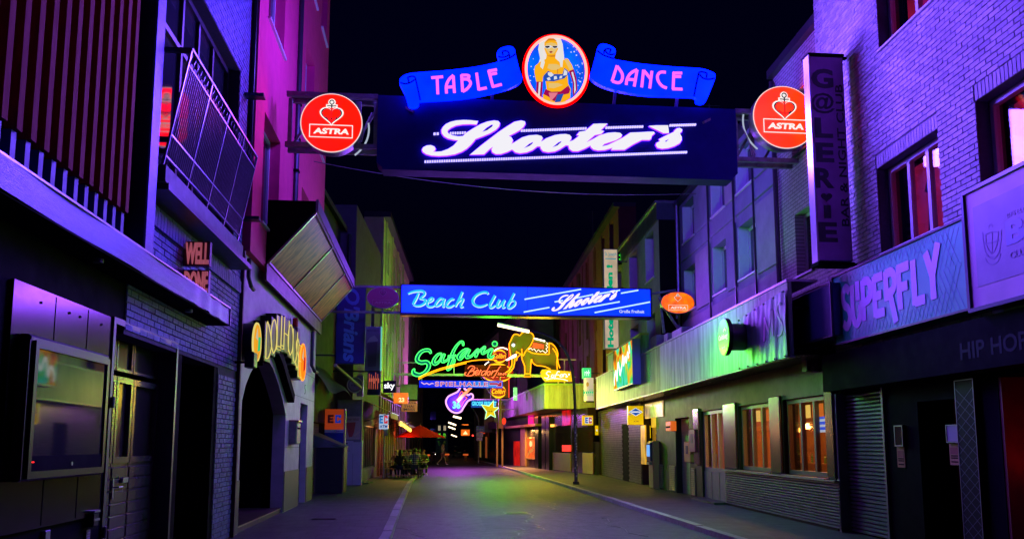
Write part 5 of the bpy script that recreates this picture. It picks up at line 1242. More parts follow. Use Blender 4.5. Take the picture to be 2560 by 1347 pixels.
# Grosse Freiheit bar
FF = cross(68.0); a = FF.pix(1178, 999); c = FF.pix(1243, 1018)
t = thing('street_name_light_bar', 'blue light bar with cyan capital letters behind the star', 'sign', FF.pt(a[0], c[1]))
MB().box(FF, a[0], c[0], c[1], a[1], -.2, 0).build('box', lens_glow('bar_blue', (0.0,0.05,0.45), 0.9, 0.2, 2), t)
MB().text(FF, 'GROSSE FREIHEIT', a[0]+.06, c[0]-.06, c[1]+.14, a[1]-.12, .001, .03, bold=.03).build('lettering', glow('bar_cyan', (0.1,0.8,1.0), 1.6), t)
b = MB(); sbar(b, FF.pt(c[0],a[1],-.1), FF.pt(6.0,a[1],-.1), .06, .06); b.build('carrier', FRM, t)
# star
SF = cross(60.0); KS = Crop(SF, 1100, 960, 2560/200.0, .0)
star = [(1320,650),(1570,690),(1715,520),(1720,735),(1900,740),(1735,880),(1780,1060),(1620,980),(1440,1115),(1490,880)]
t = thing('star_neon_sign', 'yellow star sign with green neon outline', 'sign', SF.pt(*KS(1600,1115)))
MB().poly(SF, KS.L(star), -.1, 0).build('star_panel', lens_glow('star_yellow', (1.0,0.60,0.0), 1.0, 0.2, 3), t)
MB().tube([SF.pt(u,v,.03) for u, v in KS.L(star)], .035, 5, True).build('neon_outline', glow('neon_mint', (0.35,1.0,0.5), 2.5), t)
p = KS(1520,900); q = KS(1690,830); scrawl(SF, p[0], q[0], p[1], q[1], .001, .02, 3, 8).build('lettering', mat('star_ink', (0.2,0.1,0.0), 0.5), t)
b = MB(); sbar(b, SF.pt(*KS(1850,800),-.05), SF.pt(6.5,KS(1850,800)[1],-.05), .06, .06); b.build('carrier', FRM, t)
# green upright tube sign
a = CF.pix(1284, 968); c = CF.pix(1293, 1000)
t = thing('green_upright_sign', 'narrow upright green light sign above the boarded canopy', 'sign', CF.pt(a[0], c[1]))
MB().bevbox(CF, a[0], c[0], c[1], a[1], -.2, 0, .02).build('box', lens_glow('upright_green', (0.25,1.0,0.25), 1.6, .3, 3), t)
b = scrawl(CF, a[0]+.04, c[0]-.04, c[1]+.1, c[1]+.4, .001, .01, 2); b.build('lettering', glow('upright_white', (0.9,1,0.9), 1.5), t)

# ================================================================== street lamps
def arc_lamp(name, lab, fr, path, tube, r0, r1, stick=False, power=0):
    pts = smooth_path([(*fr.pix(x, y), 0) for x, y in path], 6)
    base = fr.pt(pts[0][0], 0)
    t = thing(name, lab, 'street lamp', base, 'curved street lamps')
    P3 = [fr.pt(pts[0][0], 0.0)]+[fr.pt(p[0], max(p[1], .05)) for p in pts]
    rr = [r0+(r1-r0)*i/(len(P3)-1) for i in range(len(P3))]
    MB().tube(P3, rr, 10).build('pole', mat('lamp_pole', (0.13,0.12,0.14), 0.45, 0.5, 0.3, 8), t)
    MB().tube([base, base+Vector((0,0,.12))], r0*1.7, 12).build('base_collar', ANTH, t)
    a_, c_ = fr.pix(*tube[0]), fr.pix(*tube[1])
    MB().tube([fr.pt(*a_), fr.pt(*c_)], .06 if stick else .075, 8).build('lamp_tube', glow('lamp_white', (1.0,0.74,0.42), 6.0), t)
    b = MB(); sbar(b, fr.pt(a_[0],a_[1]+.1), fr.pt(c_[0],c_[1]+.1), .16, .05); b.build('lamp_cover', ANTH, t)
    if stick:
        rng = random.Random(5); cols = [(0.55,0.5,0.6),(0.2,0.18,0.3),(0.4,0.35,0.35),(0.6,0.6,0.62)]
        for i in range(22):
            z = .3+i*.11; an = -PI/2+rng.uniform(-.6,.6); h = rng.uniform(.05,.09); w = .35
            vs = []
            for s_ in range(5):
                th = an+(s_/4-.5)*w*2
                for zz in (z, z+h): vs.append(base+Vector((math.cos(th)*(r0*.985+.004), math.sin(th)*(r0*.985+.004), zz)))
            MB().add(vs, [(2*j,2*j+2,2*j+3,2*j+1) for j in range(4)]).build('sticker', mat('sticker_%d' % (i%4), cols[i%4], .6), t)
    return t
LFm = cross(34.4)
arc_lamp('street_lamp', 'curved street lamp with stickered pole in front of the wood clad bar', LFm, [(1440,1200),(1439,1100),(1437,1000),(1431,930),(1418,885),(1400,860),(1375,842),(1345,831),(1323,828)], ((1244,812),(1323,829)), .075, .035, True)
for y_, path, tube, lab in ((70.8, [(1196,1150),(1197,1100),(1196,1055),(1190,1035),(1178,1017),(1166,1008)], ((1133,1040),(1153,1045)), 'curved street lamp pole carrying the violet parking signs'),
                      (88.0, [(1192,1145),(1192,1085),(1186,1060),(1160,1050)], ((1121,1055),(1140,1062)), 'distant curved street lamp just above the next lower pair'),
                      (100.0, [(1190,1140),(1190,1090),(1180,1070),(1155,1062)], ((1121,1066),(1138,1072)), 'distant curved street lamp, third in the receding row'),
                      (135.0, [(1185,1132),(1185,1100),(1175,1088),(1155,1082)], ((1128,1086),(1142,1091)), 'farthest and lowest curved street lamp in the row')):
    arc_lamp('street_lamp', lab, cross(y_), path, tube, .09, .05)

# ================================================================== right: pale brick house with the clubs
def PB(parent, name, fr, px0, px1, yt, yb, n0, n1, m, label=None):
    """box on a plane from pixel columns px0..px1 (rows read at px0), from n0 out to n1"""
    u0, u1, v0, v1 = R(fr, px0, px1, yt, yb, n1)
    return MB().box(fr, u0, u1, v0, v1, n0, n1).build(name, m, parent, label=label)
def clear_glass(name, tint=(0.9,0.9,0.9), fac=0.12):
    if name in MATS: return MATS[name]
    m = bpy.data.materials.new(name); m.use_nodes = True; MATS[name] = m
    n = m.node_tree.nodes; l = m.node_tree.links; n.clear()
    o = n.new('ShaderNodeOutputMaterial'); mx = n.new('ShaderNodeMixShader'); tr = n.new('ShaderNodeBsdfTransparent'); gl = n.new('ShaderNodeBsdfGlossy')
    fr_ = n.new('ShaderNodeLayerWeight'); pw = n.new('ShaderNodeMath'); pw.operation = 'POWER'; pw.inputs[1].default_value = 4.0; ma = n.new('ShaderNodeMath'); ma.operation = 'MULTIPLY_ADD'; ma.inputs[1].default_value = .7; ma.inputs[2].default_value = .03
    l.new(fr_.outputs['Facing'], pw.inputs[0]); l.new(pw.outputs[0], ma.inputs[0])
    tr.inputs[0].default_value = (*tint, 1); gl.inputs['Roughness'].default_value = 0.03
    l.new(ma.outputs[0], mx.inputs[0]); l.new(tr.outputs[0], mx.inputs[1]); l.new(gl.outputs[0], mx.inputs[2]); l.new(mx.outputs[0], o.inputs[0]); return m
CG = clear_glass('window_glass')
RBRICK = mat('pale_brick', (0.52,0.49,0.50), 0.65, 0, 0.35, 1.3, 0.5, isl=0.32, bscale=55)
RMORT = mat('dark_mortar', (0.10,0.09,0.11), 0.9, 0, 0.3, 20)
rb = thing('pale_brick_house', 'pale brick house at the right with red curtained windows', 'building', RF.pt(12,0,0))
W1 = R(RF, 2342, 2192, 322, 572)
a = RF.pix(2436, 245); b2 = RF.pix(2436, 470)
W2 = (7.6, a[0], W1[2], W1[3]+.02)
a = RF.pix(2196, 108); W3 = (a[0]-2.6, a[0], a[1]-.15, a[1]+1.9)
W4 = (6.9, 9.3, W3[2], W3[3])
rend = RF.U(2052, 0, 400)
holes = [W1, W2, W3, W4]
w_ = MB(); wall_mesh(w_, RF, 5.0, rend, 3.3, 15.5, -.4, -.012, holes); bw = w_.build('wall', RMORT, rb)
lint = [(h[0]-.02, h[1]+.02, h[3], h[3]+.235) for h in holes]
bricks(bw, RF, 5.0, rend, 3.35, 13.0, -.012, RBRICK, holes+lint, 300, hide=[(2010,2125,130,660),(2080,2410,540,880),(2410,2560,400,780)])
for h in holes:
    nb_ = int((h[1]-h[0]+.04)/.083)
    for i in range(nb_):
        u = h[0]-.02+i*.083
        MB().bevbox(RF, u, u+.072, h[3]+.004, h[3]+.23, -.02, .002, .004).build('lintel_brick', RBRICK, rb)
MB().add([RF.pt(5,3.3,-.4),RF.pt(rend,3.3,-.4),RF.pt(rend,15.5,-.4),RF.pt(5,15.5,-.4)],[(0,1,2,3)]) 
CURT = lens_glow('lit_red_curtain', (0.85,0.02,0.16), 0.35, 0.5, 1.5)  # curtain emits, standing in for a red lit room behind it
SILH = mat('figure_cutout', (0.02,0.005,0.02), 0.8)
for k, h in enumerate(holes):
    u0, u1, v0, v1 = h; L = u1-u0
    fo = win(rb, RF, u0+.01, u1-.01, v0+.01, v1-.01, -.2, WFR, CG, 2, .09, .08)
    # open tilted casement in the middle bay
    MB().box(RF, u0+.02, u1-.02, v0-.04, v0-.002, -.19, .05).build('sill', WFR, rb)
    MB().box(RF, u0+.05, u1-.05, v0+.05, v1-.05, -.55, -.53).build('curtain', CURT, rb)
    MB().box(RF, u0-.1, u1+.1, v1+.02, v1+.06, -1.4, -.42).build('room_ceiling', BLACK, rb)
    for s_ in (.22, .62):
        cu = u0+L*s_; hh = (v1-v0)*.85; sg = -1
        fig = [(0,0),(.05,.25),(.02,.5),(.07,.56),(.03,.66),(.10,.78),(.08,.82),(.03,.86),(.05,.94),(0,1),(-.05,.94),(-.03,.86),(-.07,.82),(-.20,.70),(-.05,.66),(-.06,.52),(-.10,.3),(-.18,0),(-.12,0),(-.04,.3)]
        MB().poly(RF, [(cu+sg*x*hh*.55, v0+.04+y*hh) for x, y in fig], -.52, -.5).build('figure_cutout', SILH, rb)
MB().box(RF, 5, rend, 15.5, 15.8, -.5, .3).build('roof_edge', ANTH, rb)
MB().box(RF, 5, rend, 3.3, 15.5, -6, -2.0).build('inner_mass', BLACK, rb)
# black ground floor
gf = MB(); wall_mesh(gf, RF, 5.0, rend-.3, 2.62, 3.3, -.5, .30); gf.build('dark_fascia', BLACK, rb)
su0, su1 = RF.U(2232, -.1, 1200), RF.U(2112, -.1, 1200)
gw = MB(); wall_mesh(gw, RF, 5.0, rend, 0, 2.62, -.6, -.02, [(su0,su1,0,2.6),(11.2,12.6,0,2.3),(7.0,10.55,0,2.55)]); gw.build('ground_floor_wall', BLACK, rb)
SHUT = mat('shutter_metal', (0.22,0.22,0.24), 0.45, 0.6, 0.3, 4)
ns = 36
for i in range(ns):
    v = .02+i*2.56/ns
    b = MB(); h = 2.56/ns-.006
    b.add([RF.pt(su0+.04,v,-.2),RF.pt(su1-.04,v,-.2),RF.pt(su1-.04,v+h*.25,-.165),RF.pt(su0+.04,v+h*.25,-.165),RF.pt(su1-.04,v+h*.7,-.165),RF.pt(su0+.04,v+h*.7,-.165),RF.pt(su1-.04,v+h,-.2),RF.pt(su0+.04,v+h,-.2)], [(0,1,2,3),(3,2,4,5),(5,4,6,7)])
    b.build('shutter_slat', SHUT, rb)
MB().box(RF, su0-.02, su1+.02, 0, 2.6, -.3, -.22).build('shutter_backing', BLACK, rb)
MB().box(RF, su0-.03, su0+.035, 0, 2.6, -.18, .02).build('shutter_rail', SHUT, rb); MB().box(RF, su1-.035, su1+.05, 0, 2.6, -.18, .02).build('shutter_rail', SHUT, rb)
# narrow pilaster with lattice film, recess with red neon arch
PB(rb, 'lattice_pilaster', RF, 2432, 2398, 945, 1347, -.02, .06, mat('pilaster_dark', (0.02,0.022,0.02), 0.5, spec=.05))
pu0, pu1, _, _ = R(RF, 2432, 2398, 945, 1347, .06)
b = MB(); frame_rect(b, RF, pu0, pu1, 0, RF.pix(2432,945,.06)[1], .06, .066, .012); b.build('pilaster_edge', BSTEEL, rb)
LAT = mat('lattice_line', (0.10,0.11,0.13), 0.5)
for i in range(14):
    for sg in (1,-1):
        v = .05+i*.16; L = pu1-pu0
        b = MB(); stroke(b, RF, [(pu0+.015, v if sg > 0 else v+.3, .006), (pu1-.015, v+.3 if sg > 0 else v, .006)], .0605 if sg > 0 else .0645, .063 if sg > 0 else .066); b.build('lattice_line', LAT, rb)
for (px0, px1, yt, yb, inner, lab) in ((2255,2236,1062,1115,mat('glass_black',(0.02,0.02,0.025),0.15),'small framed glass notice box beside the roller shutter'),(2395,2365,1060,1106,mat('paper_grey',(0.35,0.35,0.36),0.6),'small framed grey notice box left of the lattice pilaster')):
    u0, u1, v0, v1 = R(RF, px0, px1, yt, yb, .04); t = thing('notice_box', lab, 'notice box', RF.pt(u0, v0, 0), 'notice boxes on the dark wall')
    MB().box(RF, u0, u1, v0, v1, -.015, .03).build('case', BLKGL, t); b = MB(); frame_rect(b, RF, u0, u1, v0, v1, .03, .045, .018); b.build('frame', BSTEEL, t); MB().box(RF, u0+.02, u1-.02, v0+.02, v1-.02, .031, .036).build('panel', inner, t)
for (px0, px1, yt, yb, lab) in ((2259,2242,1117,1168,'narrow orange paper poster under the left notice box'),(2394,2373,1108,1162,'narrow orange paper poster under the right notice box')):
    u0, u1, v0, v1 = R(RF, px0, px1, yt, yb, .0); t = thing('paper_poster', lab, 'poster', RF.pt(u0, v0, 0), 'paper posters on the dark wall')
    MB().box(RF, u0, u1, v0, v1, -.018, -.008).build('paper', mat('poster_orange', (0.65,0.30,0.12), 0.7, 0, .3, 30), t)
    MB().box(RF, u0+.02, u1-.02, v0+(v1-v0)*.5, v0+(v1-v0)*.82, -.0075, -.006).build('print_block', mat('poster_block', (0.35,0.05,0.05), 0.7), t)
    b = MB()
    for k in (.12,.3,.4): b.box(RF, u0+.025, u1-.03, v0+(v1-v0)*k, v0+(v1-v0)*(k+.06), -.0075, -.0065)
    b.build('print_lines', BLACK, t)
# red neon arch in the recess
ar = []
ac, av, ru, rv = 9.1, 1.25, 1.15, .68
t = thing('red_neon_arch', 'red neon arch glowing in the dark recess at the right edge', 'neon light', RF.pt(ac, .5, -.4))
MB().tube([RF.pt(ac+ru*math.cos(PI*i/24), av+rv*math.sin(PI*i/24), -.32) for i in range(25)], .02, 6).build('tube', glow('arch_red', (1.0,0.012,0.004), 5.0), t)
MB().box(RF, 10.49, 10.548, 0.02, 2.53, -.6, -.03).build('red_lit_lining', mat('lining_lit_red', (0.16,0.03,0.02), 0.5, 0, .4, 4), t)  # lining added and coloured red so the jamb shows the red light
MB().box(RF, 6.8, 10.6, 0, 2.55, -.9, -.62).build('back_wall', mat('recess_lit_red', (0.35,0.10,0.09), 0.5, 0, .3, 3), t)  # red put into the base colour so the neon glow shows
hl = RF.U(2400,.3,870); hk = (hl-8.9)/9.0
for wd, s0, s1 in (('HIP',0,2.6),('HOP',3.2,6.6),('S',7.6,8.6)): MB().text(RF, wd, hl-hk*s0, hl-hk*s1, RF.pix(2400,900,.31)[1], RF.pix(2400,858,.31)[1], .3005, .303, bold=.02).build('fascia_lettering', mat('hiphop_letters', (0.010,0.010,0.02), 0.7, spec=.1), rb)

# SUPERFLY board
SN = .34; u0, u1, v0, v1 = R(RF, 2408, 2080, 548, 776, SN)
t = thing('lattice_letter_board', 'blue board with large lilac block letters and wire lattice pattern', 'sign', RF.pt(u0, v0, 0))
MB().bevbox(RF, u0, u1, v0, v1, .0, SN-.004, .01).build('board', mat('superfly_blue', (0.02,0.80,0.40), 0.4, 0, .25, 1.2), t)
b = MB(); frame_rect(b, RF, u0-.02, u1+.02, v0-.02, v1+.03, SN-.02, SN+.02, .03); b.build('frame', ANTH, t)
WIRE = mat('wire_print', (0.22,0.55,0.60), 0.5); L = u1-u0; hh = v1-v0; rng = random.Random(4)
lat = MB()
for i in range(34):
    for sg in (1,-1):
        ua = u0+.04+L*(i+.5)/34
        for (va, vb) in ((v0+.03, v0+hh*rng.uniform(.12,.34)), (v1-.03, v1-hh*rng.uniform(.08,.26))):
            if ua < u0+L*.16 or ua > u1-L*.13: vb = (v0+v1)/2+.05
            ub = ua+sg*(abs(vb-va))*.55
            if ub < u0+.05 or ub > u1-.05: continue
            stroke(lat, RF, [(ua,va,.008),(ub,vb,.008)], SN-.003 if sg > 0 else SN-.0005, SN-.001 if sg > 0 else SN+.0015)
lat.build('wire_lattice', WIRE, t, kind='stuff')
# lettering: hand-cut block strokes in a 0..8 x 0..1 grid, running away->near
SL = {'S':[[(.85,.86),(.5,1.0),(.18,.82),(.3,.58),(.68,.42),(.8,.2),(.5,-.02),(.12,.1)]],
 'U':[[(.12,1),(.12,.2),(.45,-.02),(.8,.18),(.8,.45)],[(.62,1.05),(.62,.55)]],
 'P':[[(.1,1.02),(.1,.0)],[(.1,.95),(.6,.95),(.8,.75),(.65,.5),(-.25,.42)]],
 'E':[[(.12,0),(.12,1)],[(.12,.93),(.85,.93)],[(.12,.5),(.7,.5)],[(.12,.07),(.9,.07)]],
 'R':[[(.1,.3),(.1,1)],[(.1,.93),(.6,.93),(.8,.72),(.6,.5),(.2,.48)],[(.4,.45),(.75,-.25)]],
 'F':[[(.12,0),(.12,1)],[(.0,.93),(.9,.93)],[(.12,.5),(.75,.5)]], 'L':[[(.2,1),(.2,0)],[(.2,.07),(.9,.07)]], 'Y':[[(.1,1.05),(.48,.5)],[(.95,1.15),(.48,.5),(.48,0)]]}
SLET = mat('superfly_lilac', (0.85,0.62,0.95), 0.5)
lx0, lx1 = u1-L*.075, u0+L*.15; cell = (lx1-lx0)/8; by, bh = v0+hh*.22, hh*.56
for i, ch in enumerate('SUPERFLY'):
    for j, st in enumerate(SL[ch]):
        pts = [(lx0+cell*(i+x*1.0), by+bh*y, .15) for x, y in st]
        if ch in 'SUPR' and len(pts) > 3: pts = smooth_path(pts, 4)
        b = MB(); stroke(b, RF, pts, SN-.003, SN+.006+.0015*j); b.build('letter_stroke', SLET, t)
# crest billboard
BN = .42; u0, u1 = 6.2, RF.U(2418, BN, 600)
v1 = RF.pix(2418, 486, BN)[1]; v0 = RF.pix(2430, 772, BN)[1]
t = thing('crest_billboard', 'large pale pink billboard with faded crest and CLUB lettering at the right edge', 'billboard', RF.pt(u0, v0, 0))
MB().box(RF, u0, u1, v0, v1, .0, BN).build('panel', mat('billboard_pink', (0.66,0.46,0.55), 0.55, 0, .2, 1.2), t)
b = MB(); frame_rect(b, RF, u0-.03, u1+.04, v0-.05, v1+.05, BN-.05, BN+.03, .05); b.build('frame', mat('frame_navy', (0.03,0.03,0.09), 0.4, .3), t)
iu1 = RF.U(2438, BN, 600); ib = v0+(v1-v0)*.17; it = v1-(v1-v0)*.14
MB().box(RF, u0+.1, iu1, ib, it, BN+.001, BN+.006).build('print_ground', mat('billboard_grey', (0.36,0.29,0.42), 0.55, 0, .15, 3), t)
CRE = mat('crest_ink', (0.24,0.18,0.34), 0.6)
KC = Crop(RF, 2400, 420, 599/160.0, BN)
def csh(p): return [(u, v) for u, v in KC.L(p)]
b = MB()
for st in ([(215,600),(225,700),(250,800),(310,850),(365,800),(385,690),(390,580)],[(245,620),(250,720),(300,800),(345,730),(365,600)],[(305,600),(305,800)],[(240,710),(370,680)],[(240,840),(260,885),(310,900),(360,870),(385,800)],[(250,815),(300,840),(350,820),(375,770)],[(245,620),(300,600),(365,600)],[(270,555),(290,525),(310,550)]):
    stroke(b, RF, [(u, v, .018) for u, v in smooth_path(csh(st), 3)], BN+.0065, BN+.009)
b.build('crest', CRE, t)
p = KC(445,730); q = KC(470,490)
MB().text(RF, 'B', p[0], KC(620,600)[0], p[1], q[1], BN+.0065, BN+.011, bold=.04).build('lettering', mat('bill_blue', (0.22,0.24,0.55), 0.5), t)
p = KC(475,855); q = KC(475,790); MB().text(RF, 'CLUB', p[0], KC(650,600)[0], p[1], q[1]-.0, BN+.0065, BN+.011, bold=.015).build('lettering', CRE, t)
p = KC(445,470); q = KC(445,425); [MB().text(RF, wd, KC(x0,450)[0], KC(x1,450)[0], p[1], q[1], BN+.0065, BN+.011).build('lettering', mat('bill_pale', (0.45,0.38,0.55), 0.5), t) for wd, x0, x1 in (('DAS',445,525),('ELE',540,625))]

# tall projecting GALERIE sign
GF2 = cross(14.2); a = GF2.pix(2030, 141); c = GF2.pix(2116, 652)
gx0, gx1, gz0, gz1 = GF2.pix(2036,400)[0], GF2.pix(2120,400)[0], c[1], a[1]
t = thing('tall_projecting_sign', 'tall purple projecting sign with dark stacked letters and a heart', 'sign', GF2.pt(gx0, gz0))
MB().bevbox(GF2, gx0, gx1, gz0, gz1, -.2, 0, .012).build('box', mat('galerie_purple', (0.85,0.26,0.75), 0.45, 0, .25, 3), t)
MB().box(GF2, gx0-.03, gx0-.002, gz0-.02, gz1+.02, -.21, .01).build('edge_trim', mat('pale_alu', (0.6,0.58,0.62), 0.35, .5), t)
MB().box(GF2, gx0-.03, gx1+.02, gz0-.09, gz0-.022, -.28, .02).build('bottom_cap', BLACK, t); MB().box(GF2, gx0-.03, gx1+.02, gz1+.021, gz1+.06, -.28, .02).build('top_cap', BLACK, t)
KZ = Crop(GF2, 1900, 0, 1319/660.0, 0); LETM = mat('galerie_dark', (0.045,0.012,0.03), 0.5)
for ch, x0, x1, y0, y1 in (('G',258,362,348,440),('@',258,370,468,566),('L',276,360,592,688),('E',282,366,716,810),('R',276,366,842,938),('I',322,352,1026,1090),('E',296,384,1112,1208)):
    p = KZ(x0,y1); q = KZ(x1,y0); MB().text(GF2, ch, p[0], q[0], p[1], q[1], .0005, .01, bold=.035 if ch != '@' else .015).build('letter', LETM, t)
hx, hy = KZ(332,985); hs = .085
MB().poly(GF2, [(hx+hs*math.sin(a_)**3*1.25, hy+hs*(13*math.cos(a_)-5*math.cos(2*a_)-2*math.cos(3*a_)-math.cos(4*a_))/15) for a_ in [2*PI*i/30 for i in range(30)]], .0005, .01).build('heart', LETM, t)
class TurnedUp:
    def __init__(s, fr): s.fr = fr
    def pt(s, u, v, n=0.0): return s.fr.pt(-v, u, n)
p = KZ(412,1130); q = KZ(412,425); e0 = KZ(392,800)[0]; e1 = KZ(430,800)[0]
MB().text(TurnedUp(GF2), 'BAR & NIGHT CLUB', p[1], q[1], -e1, -e0, .0005, .008, bold=.012).build('lettering', LETM, t)
wx = RF.pt(RF.U(2150,0,300),0,0).x
for v in (gz1+.04, gz0-.05):
    b = MB(); sbar(b, GF2.pt(gx1,v,-.13), GF2.pt(7.72,v,-.13), .06, .05); b.build('bracket', BLACK, t)

# ================================================================== right: bar with the long canopy
bar_ = thing('canopy_bar', 'bar front with steel lower panels under a long grimy canopy', 'building', RF.pt(30,0,0))
STRK = mat('grimy_green_lit_fascia', (0.42,0.62,0.36), 0.5, .1, 0.55, 1.6, .2, stretch=(3,3,.35), col2=(0.10,0.20,0.10))  # grime streaks, with the green cast of neon light mixed into both tones
FN = .9; fu0 = RF.U(1972, FN, 800); fu1 = RF.U(1490, FN, 950)
fz0 = RF.pix(1965, 892, FN)[1]; fzt = RF.pix(1845, 766, FN)[1]
ua = fu0
k = 0
jn = [fu0]
while jn[-1] < fu1-1.6: jn.append(jn[-1]+1.55)
jn.append(fu1)
for a, b2 in zip(jn, jn[1:]):
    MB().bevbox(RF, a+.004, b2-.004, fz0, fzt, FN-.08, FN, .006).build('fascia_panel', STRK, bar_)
MB().box(RF, fu0, fu1, fz0-.03, fz0-.002, FN-.1, FN+.012).build('fascia_lip', BSTEEL, bar_)
MB().box(RF, fu0, fu1, fzt+.002, fzt+.05, FN-.6, FN+.02).build('fascia_cap', mat('zinc_cap', (0.35,0.36,0.38), 0.4, .7, .3, 6), bar_)
MB().box(RF, fu0, fu1+.3, fz0+.9, fz0+.95, -.05, FN-.1).build('canopy_roof', BLACK, bar_)
# slatted soffit
SOF = mat('soffit_slat', (0.20,0.20,0.20), 0.25, .8, .2, 5)
for i in range(9):
    n_ = .02+i*.095
    MB().box(RF, fu0, fu1, fz0+.01, fz0+.03, n_, n_+.07).build('soffit_slat', SOF, bar_)
MB().box(RF, fu0, fu1, fz0+.06, fz0+.1, 0, FN-.1).build('soffit_back', BLACK, bar_)
# raised left end of the fascia
eu0, eu1 = RF.U(1602,FN,870), RF.U(1518,FN,900)
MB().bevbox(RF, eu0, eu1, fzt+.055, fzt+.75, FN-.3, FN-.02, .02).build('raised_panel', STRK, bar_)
MB().box(RF, eu0, eu1, fzt+.755, fzt+.83, FN-.3, FN+.02).build('raised_cap', mat('yellow_trim', (0.7,0.6,0.1), 0.5), bar_)
# roof clutter
for (u, w, h) in ((eu0-1.6,.9,.5),(eu0-3.2,.5,.35),(eu0-5.0,1.2,.3)): MB().bevbox(RF, u, u+w, fzt+.06, fzt+.06+h, FN-.7, FN-.2, .02).build('roof_unit', mat('roof_unit_grey', (0.25,0.22,0.25), 0.6, 0, .3, 4), bar_)
# back wall of the ground floor with openings
def UU(px, n=0.0, py=1050): return RF.U(px, n, py)
zw0, zw1 = RF.pix(2065, 1172)[1], RF.pix(2065, 978)[1]
zwin0, zwin1 = .98, 2.62
O1 = (UU(2066), UU(1958), zwin0, zwin1); O2 = (UU(1926), UU(1846), zwin0, zwin1); OD = (UU(1808), UU(1752), 0.02, 2.62)
OS = (UU(1722), UU(1688), 0, 2.5); OA = (UU(1640), UU(1603), 0, 2.75)
MIDW = mat('bar_wall', (0.028,0.02,0.022), 0.5, .1, .4, 2.5, .1, spec=.2)
w_ = MB(); wall_mesh(w_, RF, rend+.02, 45.3, 0, fz0+.06, -.35, 0, [O1,O2,OD,OS,OA]); w_.build('wall', MIDW, bar_)
SPL = mat('polished_steel', (0.26,0.23,0.21), 0.22, .95, .25, 2, stretch=(1,1,.4))
for a, b2 in ((2090,2068),(1956,1928),(1844,1812),(1750,1736)):
    u0, u1 = UU(a), UU(b2); MB().bevbox(RF, u0+.02, u1-.02, zwin0+.02, zwin1+.1, .002, .06, .015).build('steel_pier', SPL, bar_)
# interior of the bar
IW = mat('bar_interior', (0.34,0.16,0.09), 0.7, 0, .4, 2); r0, r1 = UU(2075), UU(1745)
MB().box(RF, r0, r1, 0, 3.0, -4.2, -4.1).build('interior_back', IW, bar_); MB().box(RF, r0-.1, r0, 0, 3.0, -4.1, -.36).build('interior_side', IW, bar_); MB().box(RF, r1, r1+.1, 0, 3.0, -4.1, -.36).build('interior_side', IW, bar_)
MB().box(RF, r0, r1, 2.95, 3.0, -4.1, -.36).build('interior_ceiling', IW, bar_); MB().box(RF, r0, r1, 0.0, .02, -4.1, -.36).build('interior_floor', mat('interior_floor', (0.08,0.04,0.03), .5), bar_)
MB().box(RF, r0+.8, r1-.8, .02, 1.1, -3.2, -2.7).build('counter', mat('counter_wood', (0.12,0.06,0.035), .4), bar_)
rng = random.Random(9)
AMB = glow('bulb_amber', (1.0,0.45,0.08), 6.0); REDB = glow('bulb_red', (1.0,0.04,0.02), 4.0); YB = glow('panel_warm', (1.0,0.62,0.12), 1.5)
for i in range(9):
    u = r0+.6+(r1-r0-1.2)*i/8; n_ = rng.uniform(-3.4,-1.2); z = rng.uniform(2.0,2.5)
    MB().ell(RF.pt(u,z,n_), (.07,.07,.09), 10, 6).build('bulb', AMB if i % 3 else REDB, bar_); b = MB(); bar(b, RF.pt(u,z+.08,n_), RF.pt(u,2.95,n_), .008, 4); b.build('pendant_cord', BLACK, bar_)
for i in range(7):
    u = r0+.5+i*(r1-r0-1.4)/6; MB().box(RF, u, u+.55, 1.7+.1*(i%2), 2.35, -4.09, -4.05).build('lit_shelf_panel', YB if i % 2 else glow('panel_orange', (1.0,0.22,0.03), 1.0), bar_)
for i in range(26):
    u = r0+.9+i*(r1-r0-2.0)/25; h = rng.uniform(.2,.3)
    MB().tube([RF.pt(u,1.1,-2.95), RF.pt(u,1.1+h*.65,-2.95), RF.pt(u,1.1+h*.75,-2.95), RF.pt(u,1.1+h,-2.95)], [.035,.035,.014,.014], 8).build('bottle', mat('bottle_%d' % (i%3), ((0.05,0.12,0.03),(0.2,0.08,0.02),(0.25,0.2,0.15))[i%3], .1), bar_)
lamp('bar_light', 'AREA', RF.pt((r0+r1)/2, 2.85, -2.2), 620, (1.0,0.34,0.07), bar_, 8.0, (0,0,PI/2-.0457), 1.5)
for h, mull in ((O1,2),(O2,2)):
    fo = win(bar_, RF, h[0]+.01, h[1]-.01, h[2]+.01, h[3]-.01, -.08, mat('bar_frame', (0.16,0.11,0.10), .4, .2), CG, mull, .1, .09)
    MB().box(RF, h[0], h[1], h[2]-.06, h[2]-.003, -.2, .1).build('sill', BSTEEL, bar_)
    for i in range(3): 
        a = h[0]+.14+(h[1]-h[0]-.28)*i/3; MB().box(RF, a, a+(h[1]-h[0]-.3)/3-.1, h[3]-.42, h[3]-.14, -.30, -.29).build('top_light_panel', YB if i != 1 else glow('panel_orange', (1,0,0)), bar_)
fo = win(bar_, RF, OD[0]+.01, OD[1]-.01, 0.85, OD[3]-.01, -.08, mat('bar_door_frame', (0.26,0.25,0.26), .4, .5), CG, 2, .1, .1)
MB().box(RF, OD[0]+.01, OD[1]-.01, 0.02, .845, -.18, -.06).build('door_lower_panel', mat('door_grey', (0.22,0.22,0.24), .4, .4, .2, 4), bar_)
for i in (1,2):
    u = OD[0]+(OD[1]-OD[0])*i/3; MB().box(RF, u-.03, u+.03, .03, .84, -.06, -.05).build('door_stile', BSTEEL, bar_)
b = MB(); b.tube([RF.pt(OD[0]+(OD[1]-OD[0])*.36,.95,-.02), RF.pt(OD[0]+(OD[1]-OD[0])*.36,1.35,-.02)], .015, 6); b.build('door_handle', BSTEEL, bar_)
